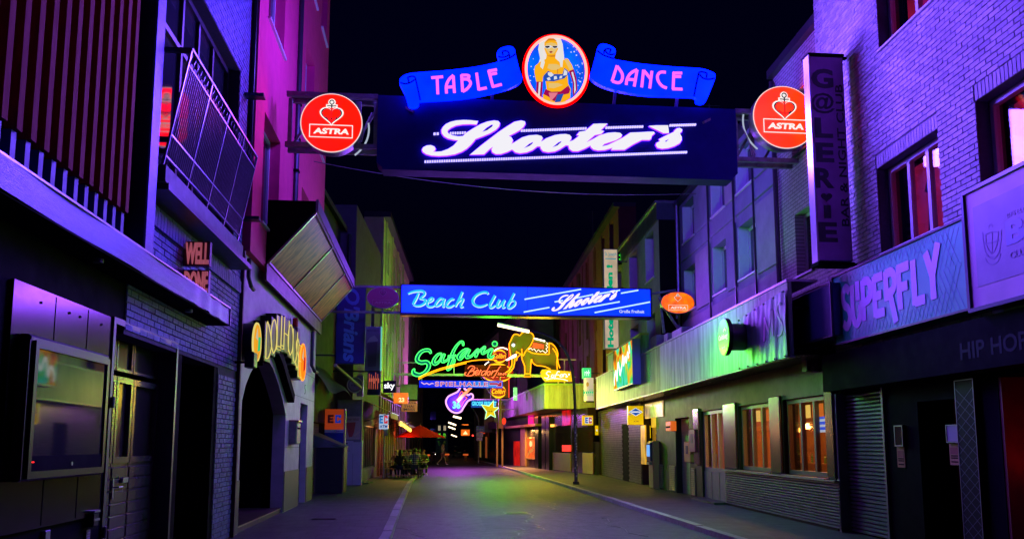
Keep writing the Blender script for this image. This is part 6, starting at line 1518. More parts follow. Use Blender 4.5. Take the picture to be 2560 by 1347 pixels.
MB().box(RF, OD[0]-.1, OD[1]+.1, 0, .06, -.3, .35).build('door_step', PAVE, bar_)
# corrugated lower panel as ribs
cu0, cu1 = UU(2094), UU(1812)
CORR = mat('corrugated_steel', (0.34,0.34,0.36), .35, .8, .3, 3)
nr = 15
for i in range(nr):
    v = .05+i*.058
    b = MB(); b.add([RF.pt(cu0,v,.005),RF.pt(cu1,v,.005),RF.pt(cu1,v+.018,.05),RF.pt(cu0,v+.018,.05),RF.pt(cu1,v+.04,.05),RF.pt(cu0,v+.04,.05),RF.pt(cu1,v+.056,.005),RF.pt(cu0,v+.056,.005)], [(0,1,2,3),(3,2,4,5),(5,4,6,7)]); b.build('steel_rib', CORR, bar_)
MB().box(RF, cu0, cu1, .925, .955, .0, .12).build('ledge', BSTEEL, bar_)
for a, b2 in ((1735,1726),(1686,1672),(1655,1642)):
    u0, u1 = UU(a), UU(b2)
    for i in range(13): MB().bevbox(RF, u0, u1, .05+i*.066, .105+i*.066, .001, .035, .01).build('steel_rib', CORR, bar_)
MB().box(RF, OS[0]+.02, OS[1]-.02, 0, 2.48, -.25, -.2).build('side_shutter', mat('side_shutter', (0.42,0.42,0.36), .5, .3, .4, 3, stretch=(.2,.2,20)), bar_)
# dark green glazed brick stretch
gu0, gu1 = UU(1602), UU(1504)
GBR = mat('glazed_brick', (0.10,0.11,0.06), .3, 0, .5, 3, isl=.5)
b = MB()
i = 0; v = .03
while v < fz0-.05:
    u = gu0+.02-(.13 if i % 2 else 0)
    while u < gu1-.02:
        a_, c_ = max(u,gu0+.02), min(u+.24,gu1-.02)
        if c_-a_ > .05 and not (36.5 < (a_+c_)/2 < 38.0 and v < 2.5): b.box(RF, a_, c_, v, v+.085, -.01, .03)
        u += .26
    v += .105; i += 1
b.build('glazed_brickwork', GBR, bar_, kind='stuff')
MB().box(RF, 36.5, 38.0, 0, 2.5, -.3, .01).build('dark_doorway', BLACK, bar_)
# cash machine niche with yellow light
YW = lens_glow('niche_yellow', (1.0,0.60,0.04), .9, .4, 1.5)
MB().box(RF, OA[0], OA[1], 0, 2.75, -.5, -.45).build('niche_back', mat('niche_wall', (0.7,0.6,0.2), .5), bar_)
MB().box(RF, OA[0]+.05, OA[1]-.05, 2.3, 2.7, -.44, -.4).build('niche_light_panel', YW, bar_)
PB(bar_, 'niche_over_panel', RF, 1656, 1612, 1000, 1040, .0, .05, lens_glow('over_panel_glow', (1.0,.62,.22), .55, .6, 2.5))
PB(bar_, 'niche_reveal_glow', RF, 1612, 1602, 1062, 1160, .0, .05, lens_glow('edge_strip_glow', (1.0,.55,.03), .6, .5, 2.5))  # emission put in for a reveal lit by the niche
lamp('niche_light', 'AREA', RF.pt((OA[0]+OA[1])/2, 2.65, -.1), 16, (1.0,.65,.1), bar_, 1.0, (0,0,0), .3)
def atm(px0, px1, ys, yt, lab, fr=RF, n=.0):
    u0, u1 = sorted((fr.U(px0, n+.25, 1150), fr.U(px1, n+.25, 1150)))
    u1 = min(u1, u0+.75)
    t = thing('cash_machine', lab, 'cash machine', fr.pt((u0+u1)/2, 0, n), 'cash machines')
    MB().bevbox(fr, u0, u1, 0, 1.75, n-.1, n+.25, .04).build('body', mat('atm_body', (0.55,0.38,0.10), .4), t)
    MB().bevbox(fr, u0+.06, u1-.06, 1.0, 1.7, n+.25, n+.33, .03).build('head', mat('atm_head', (0.06,0.07,0.10), .35), t)
    MB().box(fr, u0+.12, u1-.12, 1.18, 1.6, n+.331, n+.34).build('screen', glow('atm_screen', (0.18,0.45,1.0), 1.4), t)
    MB().box(fr, u0+.15, u1-.15, .88, .97, n+.25, n+.36).build('keypad', BSTEEL, t)
    b = MB(); frame_rect(b, fr, u0-.05, u1+.05, 0, 2.0, n-.12, n-.06, .05); b.build('surround', BLACK, t); return t
atm(1632, 1614, 1100, 1210, 'yellow cash machine with glowing blue screen in the bright niche')
# wall boxes beside the bar door
PBm = (('menu_box','maroon menu board on the wall left of the bar door',1722,1736,1072,1130,(0.25,0.02,0.06)),('orange_box','small orange machine box on the wall left of the bar door',1724,1710,1103,1155,(0.75,0.35,0.08)))
for nm, lab, p0, p1, yt, yb, col in PBm:
    u0, u1, v0, v1 = R(RF, max(p0,p1), min(p0,p1), yt, yb, .12); t = thing('wall_'+nm, lab, 'box', RF.pt(u0,v0,0))
    MB().bevbox(RF, u0, u1, v0, v1, .0, .12, .02).build('body', mat(nm+'_paint', col, .4), t); MB().box(RF, u0+(u1-u0)*.3, u0+(u1-u0)*.7, v0+(v1-v0)*.4, v0+(v1-v0)*.8, .12, .125).build('window', BLKGL, t)
# orange lit small sign near niche
u0, u1, v0, v1 = R(RF, 1676, 1664, 1052, 1076, .2); t = thing('orange_light_box', 'small orange lit box sign beside the bright niche', 'sign', RF.pt(u0,v0,0)); MB().bevbox(RF, u0, u1, v0, v1, 0, .2, .02).build('box', lens_glow('box_orange', (1,.18,.02), .8, .2), t); MB().box(RF, u0+.05, u1-.05, v0+.1, v0+.16, .2, .205).build('print', INK, t)
# blue lottery style sign in the first window
u0, u1, v0, v1 = R(RF, 2064, 2042, 1040, 1078, -.2)
t = thing('blue_window_sign', 'small blue lit sign hanging inside the right bar window', 'sign', RF.pt(u0, v0, -.2))
MB().box(RF, u0, u1, v0, v1, -.25, -.21).build('box', lens_glow('win_blue', (0.02,0.10,0.9), 1.3, .2), t)
b = MB()
for k in range(3): b.box(RF, u0+.04, u1-.06, v1-.1-.11*k, v1-.05-.11*k, -.209, -.204)
b.build('print', glow('win_print', (.7,.8,1), 1.0), t)
bar(MB(), RF.pt(u0,v0,0), RF.pt(u0,v1,0), .01)

# Carlsberg disc
CN = FN+.5; u, v = RF.pix(1808, 842, CN); rr = abs(RF.pix(1808, 795, CN)[1]-v)
t = thing('green_beer_disc', 'round green lit beer sign with white script on the canopy', 'sign', RF.pt(u, v-rr, FN))
MB().disc(RF, u, v, rr*.72, rr*.72, FN+.005, CN-.1, 30).build('drum', mat('drum_dark', (0.10,0.09,0.07), .35, .3), t)
MB().disc(RF, u, v, rr, rr, CN-.1, CN-.012, 40).build('shell', BLKGL, t)
MB().disc(RF, u, v, rr*.95, rr*.95, CN-.011, CN, 40).build('face', lens_glow('beer_green', (0.10,0.85,0.0), 2.4, .2, 3), t)
MB().text(RF, 'Carlsberg', u+rr*.80, u-rr*.75, v-rr*.22, v+rr*.16, CN+.001, CN+.008, shear=.15, bold=.03).build('lettering', glow('beer_white', (1,1,.95), 1.2), t)
b = MB(); stroke(b, RF, [(u+rr*x, v+rr*y, .05) for x, y in ((-.5,.28),(-.3,.42),(-.1,.28))], CN+.001, CN+.006); b.build('leaf_mark', glow('beer_white', (1,1,1)), t)
scrawl(RF, u-rr*.3, u+rr*.3, v-rr*.62, v-rr*.52, CN+.001, CN+.006, 5).build('small_lettering', glow('beer_white', (1,1,1)), t)
lamp('fascia_fill_light', 'POINT', RF.pt(u+1.8, v-.25, CN+.6), 260, (.12,1,.04), t, .3)  # unseen point lamp added off the disc to turn the fascia green

# cloth banner with MS
mu0, mu1 = RF.U(1968, FN+.03, 800), RF.U(1846, FN+.03, 800); mzb = RF.pix(1966, 893, FN+.03)[1]; mzt = RF.pix(1966, 722, FN+.03)[1]
t = thing('cloth_banner', 'creased teal cloth banner with pale letters MS on the canopy corner', 'banner', RF.pt(mu0, mzb, FN))
def cl(i, j):
    u = mu0+(mu1-mu0)*i; z = mzb+(mzt-mzb)*j; sag = -.10*math.sin(PI*i)*j if j > .8 else 0
    return RF.pt(u, z-(.18*i*(j)) , FN+.05+.016*math.sin(u*9+1.5*math.sin(z*2.2))*(.3+.7*math.sin(PI*j))+.006*math.sin(u*23+z*3))
MB().grid(cl, 60, 24).build('cloth', mat('banner_teal', (0.16,0.40,0.45), .45, 0, .25, 2), t, smooth=True)
class Draped:
    def pt(s, a, b, n=0.0):
        p = Vector(cl(a, b)); return p+RF.n*(.012+n)
MB().grid(lambda i, j: (0,0,0), 1, 1)
b = MB()
def dr(pts, w):
    q = smooth_path([(x,y,w) for x,y in pts], 5); l, r = ribbon_sides([(p[0], p[1]*1.0, p[2]) for p in q]); D = Draped()
    vs = []
    for i in range(len(q)): vs += [D.pt(*l[i]), D.pt(*r[i])]
    b.add(vs, [(2*i,2*i+2,2*i+3,2*i+1) for i in range(len(q)-1)])
dr([(.07,.80),(.12,.84),(.17,.76),(.13,.62),(.07,.50),(.09,.38),(.17,.36)], .035); dr([(.24,.38),(.24,.6),(.25,.80)], .035); dr([(.25,.80),(.29,.6),(.33,.45)], .03); dr([(.33,.45),(.37,.6),(.41,.76)], .03); dr([(.41,.76),(.42,.55),(.42,.36)], .03)
b.build('lettering', mat('banner_letters', (0.80,0.72,0.90), .5), t)
for i in range(6):
    for j in (0.02,.98): MB().ell(Vector(cl(.03+.94*i/5, j))+RF.n*.01, (.02,.02,.02), 6, 4).build('eyelet', BSTEEL, t)
# dark blue panel between banner and SUPERFLY
u0, u1, v0, v1 = R(RF, 2078, 1972, 706, 838, .5)
t = thing('blank_blue_panel', 'plain dark blue panel between the cloth banner and the lilac lettered board', 'panel', RF.pt(u0, v0, 0))
MB().bevbox(RF, u0, u1, v0, v1, 0, .5, .02).build('panel', mat('blank_navy', (0.035,0.045,0.20), .5, 0, .15, 3), t)
b = MB(); frame_rect(b, RF, u0, u1, v0-.03, v1+.03, .502, .53, .03); b.build('frame', ANTH, t)
# maroon hanging box
CFx = cross(16.2); a = CFx.pix(2014, 872); c = CFx.pix(2060, 928)
t = thing('maroon_box_sign', 'small maroon box sign hanging under the blue panel', 'sign', CFx.pt(a[0], c[1]))
MB().bevbox(CFx, a[0], c[0], c[1], a[1], -.2, 0, .02).build('box', mat('maroon_face', (0.32,0.03,0.10), .45, 0, .3, 6), t); b = MB(); frame_rect(b, CFx, a[0], c[0], c[1], a[1], .001, .012, .015); b.build('frame', BSTEEL, t)
MB().disc(CFx, (a[0]+c[0])/2-.05, c[1]+.06, .05, .04, .001, .006, 12).build('print_mark', mat('print_salmon', (.6,.3,.25), .5), t)

# light box with swirls and white script (on the canopy)
JN = FN+.3; u0, u1, v0, v1 = R(RF, 1580, 1534, 850, 956, JN)
t = thing('swirl_light_box', 'bright green and orange light box with white script on the canopy', 'sign', RF.pt(u0, v0, FN))
MB().box(RF, u0, u1, v0-.06, v1+.06, FN+.004, JN).build('case', mat('case_violet', (0.35,0.30,0.75), .4), t)
def swirl(name):
    m = bpy.data.materials.new(name); m.use_nodes = True; n = m.node_tree.nodes; l = m.node_tree.links; n.clear()
    o = n.new('ShaderNodeOutputMaterial'); e = n.new('ShaderNodeEmission'); g = n.new('ShaderNodeNewGeometry'); w = n.new('ShaderNodeTexNoise'); cr = n.new('ShaderNodeValToRGB')
    w.inputs['Scale'].default_value = .9; w.inputs['Detail'].default_value = 1.5; w.inputs['Distortion'].default_value = 1.2
    els = cr.color_ramp.elements; els[0].position = .32; els[0].color = (0.12,.06,.01,1); els[1].position = .72; els[1].color = (.02,.6,.25,1)
    for p, c_ in ((.42,(1,.25,.01,1)),(.5,(.9,.6,.03,1)),(.58,(.05,.75,.12,1)),(.65,(.1,.8,.6,1))): x = els.new(p); x.color = c_
    l.new(g.outputs['Position'], w.inputs['Vector']); l.new(w.outputs['Fac'], cr.inputs[0]); l.new(cr.outputs[0], e.inputs[0]); e.inputs[1].default_value = 1.3; l.new(e.outputs[0], o.inputs[0]); return m
MB().box(RF, u0+.03, u1-.03, v0, v1, JN+.001, JN+.012).build('printed_face', swirl('swirl_print'), t)
b = MB(); L = u1-u0; hh = v1-v0
JW = glow('script_white', (1,.97,.9), 2.0)
for st in ([(.93,.1),(.95,.25),(.85,.45),(.80,.2),(.75,.5),(.7,.62),(.62,.3)],[(.62,.3),(.5,.55),(.45,.75),(.42,.5)],[(.42,.5),(.33,.68),(.28,.55),(.2,.75),(.15,.62)],[(.14,.92),(.11,.72)]):
    stroke(b, RF, [(u0+L*x, v0+hh*y, .13) for x, y in smooth_path(st, 4)], JN+.013, JN+.02)
b.build('script', JW, t)

# upper storeys above the canopy
GRA = mat('grey_panels', (0.20,0.23,0.30), .75, 0, .3, 1.2, .15); GRB = mat('pale_panels', (0.30,0.31,0.32), .75, 0, .3, 1.2, .15)
ga = thing('grey_panel_house', 'grey panelled house with deep set windows above the canopy', 'building', RF.pt(24,3.6,-.3))
g0, g1 = 18.6, 28.1
WL = [(2030,2008,640,520),(1915,1880,680,545),(1842,1810,690,600),(1755,1722,700,600)]
An = -.3
whs = []
for a, b2, yb, yt in ((2042,2012,668,520),(1955,1880,640,540),(1838,1808,706,590),(1762,1720,720,660),(1925,1888,430,330),(1840,1805,470,400),(1762,1720,555,470)):
    u0, u1, v0, v1 = R(RF, a, b2, yt, yb, An); whs.append((u0, u1, v0, v1))
whs = [(20.4,21.8,6.05,7.5),(22.9,24.2,6.05,7.5),(26.2,27.6,6.05,7.5),(20.4,21.8,8.45,9.75),(22.9,24.2,8.45,9.75),(26.2,27.6,8.45,9.75)]
w_ = MB(); wall_mesh(w_, RF, g0, g1, 3.55, 10.0, An-.5, An, whs); w_.build('wall', GRA, ga)
for h in whs:
    win(ga, RF, h[0]+.01, h[1]-.01, h[2]+.01, h[3]-.01, An-.28, WFR, GLASS, 1, .08, .08)
    MB().box(RF, h[0]-.05, h[1]+.05, h[2]-.05, h[2]-.002, An-.25, An+.05).build('sill', WFR, ga)
    MB().box(RF, h[1]-.035, h[1]-.002, h[2], h[3], An-.27, An+.012).build('reveal', WFR, ga)
    MB().box(RF, h[0]+.05, h[1]-.05, h[2]+.03, h[3]-.05, An-.5, An-.48).build('curtain', MATS['curtain_dim'], ga)
# raised wall panels between the windows
for (a, b2, v0, v1, m) in ((18.8,20.25,5.9,7.7,GRB),(21.95,22.75,5.9,7.7,GRA),(24.4,26.0,5.9,7.7,GRB),(18.8,27.85,7.85,8.3,GRA),(18.8,20.25,8.4,9.85,GRA),(21.95,22.75,8.4,9.85,GRB),(24.4,26.0,8.4,9.85,GRA),(18.8,27.85,4.9,5.75,GRB),(18.8,22.4,3.7,4.75,mat('dark_panels',(0.12,0.12,0.16),.7,0,.2,2)),(22.6,27.9,3.7,4.75,mat('rust_panels',(0.22,0.12,0.12),.7,0,.3,2))):
    MB().bevbox(RF, a, b2, v0, v1, An+.001, An+.05, .012).build('wall_panel', m, ga)
for u in (18.7, 20.3, 21.9, 24.35): MB().box(RF, u-.02, u+.02, 3.7, 9.95, An+.055, An+.1).build('vertical_strip', ANTH, ga)
b = MB().tube([RF.pt(27.95,9.9,An+.12), RF.pt(27.95,3.7,An+.12)], .06, 8); b.build('downpipe', BSTEEL, ga)
# mansard with standing seams
MAN = mat('mansard_metal', (0.10,0.11,0.14), .4, .6, .3, 3)
for i in range(26):
    a = g0+(g1-g0)*i/26; b2 = g0+(g1-g0)*(i+1)/26
    MB().add([RF.pt(a+.01,10.0,An+.05),RF.pt(b2-.01,10.0,An+.05),RF.pt(b2-.01,10.8,An-.4),RF.pt(a+.01,10.8,An-.4),RF.pt(a+.01,10.0,An+.0),RF.pt(b2-.01,10.0,An+.0),RF.pt(b2-.01,10.8,An-.45),RF.pt(a+.01,10.8,An-.45)], [(0,1,2,3),(4,5,6,7),(0,1,5,4),(1,2,6,5),(2,3,7,6),(3,0,4,7)]).build('roof_sheet', MAN, ga)
    b = MB(); sbar(b, RF.pt(a,10.0,An+.06), RF.pt(a,10.8,An-.39), .03, .04); b.build('roof_seam', MAN, ga)
MB().box(RF, g0, g1, 9.9, 10.02, An, An+.2).build('gutter', ANTH, ga)
nh = thing('narrow_pale_house', 'narrow pale brick house between the tall purple sign and the grey panelled house', 'building', RF.pt(17.3,3.6,-.2))
def brickmat(name, c1, c2, cm):
    m = mat(name, c1, .7, 0, .2, 3, .2); n = m.node_tree.nodes; l = m.node_tree.links; b = n['Principled BSDF']; g = n.new('ShaderNodeNewGeometry'); s_ = n.new('ShaderNodeSeparateXYZ'); c = n.new('ShaderNodeCombineXYZ'); t_ = n.new('ShaderNodeTexBrick')
    l.new(g.outputs['Position'], s_.inputs[0]); l.new(s_.outputs['Y'], c.inputs[0]); l.new(s_.outputs['Z'], c.inputs[1]); l.new(c.outputs[0], t_.inputs['Vector'])
    t_.inputs['Scale'].default_value = 1; t_.inputs['Brick Width'].default_value = .25; t_.inputs['Row Height'].default_value = .082; t_.inputs['Mortar Size'].default_value = .009
    t_.inputs['Color1'].default_value = (*c1,1); t_.inputs['Color2'].default_value = (*c2,1); t_.inputs['Mortar'].default_value = (*cm,1); l.new(t_.outputs['Color'], b.inputs['Base Color']); return m
nw = [(16.7,17.6,5.3,6.7),(16.7,17.6,8.0,9.4)]
w_ = MB(); wall_mesh(w_, RF, rend+.05, 18.55, 3.55, 10.3, -.7, -.2, nw); w_.build('wall', brickmat('far_pale_brick', (.50,.47,.48), (.40,.37,.40), (.12,.11,.13)), nh)
for h in nw:
    win(nh, RF, h[0]+.01, h[1]-.01, h[2]+.01, h[3]-.01, -.4, WFR, GLASS, 1, .08, .07); MB().box(RF, h[0]-.05, h[1]+.05, h[2]-.05, h[2]-.002, -.38, -.14).build('sill', ANTH, nh)
b = MB().tube([RF.pt(18.45,10.2,-.12), RF.pt(18.45,3.7,-.12)], .06, 8); b.build('downpipe', ANTH, nh)
MB().box(RF, rend+.05, 18.55, 10.3, 10.5, -.8, -.05).build('roof_edge', ANTH, nh)
# forward standing house B
gb = thing('forward_house', 'grey house standing forward with dark side wall beside the hotel sign', 'building', RF.pt(33,3.6,.3))
Bn = .42; b0, b1 = 28.15, 38.4
whs = [(29.0,30.4,7.6,9.3),(32.0,33.6,7.6,9.3),(29.0,30.4,4.7,6.3),(32.0,33.6,4.7,6.3),(35.4,36.8,7.6,9.3)]
w_ = MB(); wall_mesh(w_, RF, b0, b1, 3.55, 9.45, -.6, Bn, whs); w_.build('wall', GRB, gb)
for h in whs:
    win(gb, RF, h[0]+.01, h[1]-.01, h[2]+.01, h[3]-.01, Bn-.35, WFR, GLASS, 1, .08, .09); MB().box(RF, h[0]-.05, h[1]+.05, h[2]-.06, h[2]-.002, Bn-.3, Bn+.05).build('sill', WFR, gb)
    MB().box(RF, h[1]-.035, h[1]-.002, h[2], h[3], Bn-.34, Bn+.012).build('reveal', WFR, gb)
    MB().box(RF, h[0]+.05, h[1]-.05, h[2]+.03, h[3]-.05, Bn-.6, Bn-.58).build('curtain', MATS['curtain_dim'], gb)
MB().box(RF, b0-.012, b0-.002, 3.55, 9.45, -.6, Bn).build('side_wall', BLACK, gb)
for i in range(14):
    a = b0+(b1-b0)*i/14; MB().box(RF, a+.01, a+(b1-b0)/14-.01, 9.45, 10.05, Bn-.6, Bn+.06).build('cornice_panel', MAN, gb)
MB().box(RF, b0, b1, 10.052, 10.15, Bn-.7, Bn+.12).build('roof_edge', BSTEEL, gb)
# red brick house C, far
gc = thing('red_brick_house', 'tall dark red brick house beyond the hotel sign', 'building', RF.pt(50,3.6,0))
Cn = -.1; RBK = mat('red_brick', (0.15,0.035,0.025), .8, 0, .3, 1.5, .5, bscale=14)
whs = [(u, u+1.0, v, v+1.9) for u in (40.2,43.0,46.0,49.2,52.6,56.4,60.4,64.6) for v in (5.0,7.9,10.8)]
w_ = MB(); wall_mesh(w_, RF, 38.45, 70, 3.55, 12.9, -.9, Cn, whs); w_.build('wall', RBK, gc)
for h in whs: win(gc, RF, h[0], h[1], h[2], h[3], Cn-.2, ANTH, GLASS, 1, .08, .07)
MB().box(RF, 38.45, 70, 12.9, 13.1, -.9, .2).build('cornice', ANTH, gc)
for i in range(12): MB().box(RF, 38.5+i*2.6, 38.5+i*2.6+.12, 3.6, 12.8, Cn+.001, Cn+.05).build('pilaster_strip', RBK, gc)

# vertical hotel sign
HF = cross(34.0); a = HF.pix(1508, 622); c = HF.pix(1548, 872)
t = thing('hotel_sign', 'tall cream lit vertical sign with green lettering running upwards', 'sign', HF.pt(a[0], c[1]))
MB().box(HF, a[0], c[0], c[1], a[1], -.3, 0).build('box', BSTEEL, t)
MB().box(HF, a[0]+.03, c[0]-.03, c[1]+.03, a[1]-.03, .001, .02).build('face', lens_glow('hotel_cream', (1.0,.78,.48), .62, .25, 1.5), t)
HG = glow('hotel_green', (0.0,.42,.20), 1.0); w_ = c[0]-a[0]
MB().text(TurnedUp(HF), 'Hotel garden !', c[1]+.06, a[1]-.68, -(c[0]-.16), -(a[0]+.12), .021, .028, bold=.055).build('lettering', HG, t)
MB().text(HF, 'St. Joseph', a[0]+.06, c[0]-.06, a[1]-.34, a[1]-.14, .021, .028).build('lettering', glow('hotel_blue', (.02,.3,.4), 1), t)
MB().box(HF, a[0]+.08, c[0]-.08, a[1]-.44, a[1]-.40, .021, .026).build('small_print', glow('hotel_blue', (.02,.3,.4), 1), t)
b = MB(); sbar(b, HF.pt(c[0],a[1]-.5,-.15), HF.pt(8.2,a[1]-.5,-.15), .06, .06); b.build('bracket', ANTH, t)
# green tube lattice sign behind it
t = thing('green_led_sign', 'small green led lattice sign beside the top of the hotel sign', 'sign', HF.pt(*HF.pix(1558,650,-1.2),-1.2))
b = MB()
for i in range(5):
    for j in range(5):
        if (i*3+j*2) % 4: p = HF.pix(1549+i*4, 633+j*5, -1.2); b.box(HF, p[0]-.03, p[0]+.02, p[1]-.03, p[1]+.03, -1.22, -1.18)
b.build('led_dots', glow('led_green', (.05,.8,.05), 1.0), t, kind='stuff'); p = HF.pix(1549,660,-1.2); q = HF.pix(1570,630,-1.2); MB().box(HF, p[0]-.05, q[0]+.05, p[1], q[1], -1.3, -1.23).build('panel', BLACK, t)
# red neon script on the brick house
p = cross(50).pix(1478, 922); q = cross(50).pix(1506, 905)
t = thing('red_neon_script', 'small red neon script sign on the dark brick house', 'sign', cross(50).pt(*p)); scrawl(cross(50), p[0], q[0], p[1], q[1], 0, .03, 6, 2).build('lettering', glow('neon_red3', (1.0,.02,.02), 1.6), t); MB().box(cross(50), p[0]-.05, q[0]+.05, p[1]-.1, p[1]-.05, -.05, .02).build('rail', BLACK, t)
# H sign and rounded drum sign
VF = cross(43.5); a = VF.pix(1458, 919); c = VF.pix(1478, 945)
t = thing('green_box_sign', 'small green and white lit box sign on the canopy end', 'sign', VF.pt(a[0], c[1])); MB().bevbox(VF, a[0], c[0], c[1], a[1], -.4, 0, .02).build('box', lens_glow('box_green', (0.05,.75,.2), 1.3, .2), t)
scrawl(VF, a[0]+.06, c[0]-.06, c[1]+.12, a[1]-.1, .001, .01, 3, 6).build('lettering', glow('box_white', (.9,1,.95), 1.5), t); b = MB(); sbar(b, VF.pt(c[0],(a[1]+c[1])/2,-.2), VF.pt(c[0]+.5,(a[1]+c[1])/2,-.2), .05, .05); b.build('bracket', ANTH, t)
a = VF.pix(1460, 944); c = VF.pix(1485, 1002); cxx = (a[0]+c[0])/2; rx_ = (c[0]-a[0])/2
t = thing('drum_beer_sign', 'rounded cream beer sign with green letters below the green box', 'sign', VF.pt(a[0], c[1]))
MB().tube([VF.pt(cxx,c[1],-.1), VF.pt(cxx,a[1],-.1)], rx_, 20).build('drum', lens_glow('drum_cream', (1,.85,.5), .8, .2), t)
scrawl(VF, a[0]-.08, c[0]-.05, c[1]+.25, c[1]+.62, rx_-.09, rx_-.06, 5, 7).build('lettering', glow('drum_green', (.05,.6,.2), 1.3), t)
MB().disc(VF, cxx-.1, a[1]-.35, .07, .12, rx_-.11, rx_-.085, 14).build('gold_mark', glow('drum_gold', (.9,.5,.05), .8), t); MB().tube([VF.pt(cxx,c[1]-.06,-.1), VF.pt(cxx,c[1],-.1)], rx_*1.08, 20).build('base_ring', ANTH, t)

# hanging yellow cash machine sign
YF = cross(33.2); a = YF.pix(1570, 1014); c = YF.pix(1609, 1061)
YEL2 = lens_glow('sign_yellow', (1.0,.62,.0), .95, .12); SBL = glow('sign_blue', (0.005,.09,.5), 1.0); SWT = glow('sign_white2', (.9,.95,1), 1.0)
t = thing('yellow_atm_sign', 'yellow hanging light sign with blue diamond and letters ATM', 'sign', YF.pt(a[0], c[1]))
MB().bevbox(YF, a[0], c[0], c[1], a[1], -.18, 0, .01).build('box', YEL2, t)
w_, h_ = c[0]-a[0], a[1]-c[1]; mx_, my = (a[0]+c[0])/2, a[1]-h_*.32
MB().poly(YF, [(mx_-w_*.46,my),(mx_,my+h_*.23),(mx_+w_*.46,my),(mx_,my-h_*.23)], .001, .006).build('diamond_edge', SWT, t); MB().poly(YF, [(mx_-w_*.38,my),(mx_,my+h_*.19),(mx_+w_*.38,my),(mx_,my-h_*.19)], .007, .012).build('diamond', SBL, t)
MB().box(YF, mx_-w_*.3, mx_+w_*.3, my-h_*.035, my+h_*.035, .013, .017).build('diamond_band', SWT, t); MB().box(YF, a[0], mx_-w_*.32, my-h_*.16, my-h_*.12, .001, .005).build('line', SBL, t)
MB().text(YF, 'ATM', mx_-w_*.16, mx_+w_*.16, c[1]+h_*.14, c[1]+h_*.22, .001, .006).build('lettering', INK, t)
b = MB(); [bar(b, YF.pt(x,a[1],-.09), YF.pt(x,fz0+.02,-.09), .012) for x in (a[0]+.1, c[0]-.1)]; b.build('hanger_rods', BSTEEL, t)
lamp('atm_sign_light', 'AREA', YF.pt(mx_, c[1]-.02, -.09), 14, (1,.65,.1), t, .5, (0,0,0), .2)
# small pictogram plates
for (y_, px0, px1, yt, yb, lab) in ((34.0,1617,1627,1063,1094,'small yellow lit pictogram plate over the cash machine in the bright niche'),(45.0,1488,1496,1063,1087,'small yellow lit pictogram plate at the far end of the canopy bar')):
    fr = cross(y_); a = fr.pix(px0, yt); c = fr.pix(px1, yb); t = thing('pictogram_plate', lab, 'sign', fr.pt(a[0], c[1]), 'yellow pictogram plates'); MB().box(fr, a[0], c[0], c[1], a[1], -.05, 0).build('plate', YEL2, t); MB().disc(fr, (a[0]+c[0])/2, (a[1]+c[1])/2, .04, .06, .001, .005, 10).build('pictogram', SWT, t)
# yellow EC sign
ZF = cross(44.0); a = ZF.pix(1456, 1038); c = ZF.pix(1483, 1062)
t = thing('yellow_ec_sign', 'yellow lit sign with blue and red EC letters under the canopy', 'sign', ZF.pt(a[0], c[1])); MB().bevbox(ZF, a[0], c[0], c[1], a[1], -.15, 0, .01).build('box', YEL2, t)
w_, h_ = c[0]-a[0], a[1]-c[1]
MB().box(ZF, a[0]+w_*.22, a[0]+w_*.88, c[1]+h_*.16, c[1]+h_*.84, .0005, .004).build('white_field', SWT, t)
b = MB(); ecmark(b, ZF, a[0]+w_*.26, a[0]+w_*.86, c[1]+h_*.2, c[1]+h_*.8, .005, 0); b.build('letter_e', SBL, t); b = MB(); ecmark(b, ZF, a[0]+w_*.26, a[0]+w_*.86, c[1]+h_*.2, c[1]+h_*.8, .005, 1); b.build('letter_c', glow('ec_red_lit', (.6,.01,.02), 1.0), t)
b = MB(); sbar(b, ZF.pt(c[0],a[1]-.1,-.07), ZF.pt(c[0]+.6,a[1]-.1,-.07), .04, .04); b.build('bracket', ANTH, t)

# ================================================================== right: wood clad corner bar with the boarded canopy
sb = thing('wood_clad_corner_bar', 'corner bar with boarded canopy box and dark glass front on the right', 'building', (7.8,50,0))
S1 = cross(47.0); bx0 = S1.pix(1361, 990)[0]; bx1 = 9.3; bz0 = S1.pix(1361, 1021)[1]; bz1 = S1.pix(1361, 962)[1]
BRD = mat('canopy_board', (0.58,0.56,0.34), .65, 0, .35, 4, .2, stretch=(4,4,.5), isl=.25); BRP = mat('canopy_board_lavender_lit', (0.45,0.36,0.40), .65, 0, .4, 4, .2, stretch=(4,4,.5), isl=.25)  # same boards; the side copy is toned lavender for the violet light
nb_ = 24
for i in range(nb_):
    a = bx0+(bx1-bx0)*i/nb_; MB().bevbox(S1, a+.004, a+(bx1-bx0)/nb_-.004, bz0, bz1, -.06, 0, .006).build('front_board', BRD, sb)
MB().box(S1, bx0-.05, bx1, bz1+.003, bz1+.1, -.3, .05).build('canopy_cap', mat('cap_green', (0.35,0.5,0.3), .5), sb)
SLf = Frame((bx0,47.06,0), (-.028,1,0), (-1,-.028,0))
for i in range(60):
    a = .02+23*i/60; MB().bevbox(SLf, a+.01, a+23/60-.01, bz0+.02*i/60, bz1, -.06, 0, .006).build('side_board', BRP, sb)
MB().box(SLf, 0, 23, bz1+.003, bz1+.1, -.3, .05).build('canopy_cap', MATS['cap_green'], sb)
MB().add([(bx0+.08,47.07,bz0+.02),(bx1,47.07,bz0+.02),(bx1,70,bz0+.02),(bx0-.55,70,bz0+.02)],[(0,1,2,3)]).build('canopy_soffit', mat('soffit_wood', (0.10,0.06,0.05), .5, 0, .3, 4), sb)
SQ = Frame((8.6,45.6,0), (-1.5,13.5,0), (-13.5,-1.5,0))
def Q_(name, px0, px1, yt, yb, n0, n1, m): return PB(sb, name, SQ, px0, px1, yt, yb, n0, n1, m)
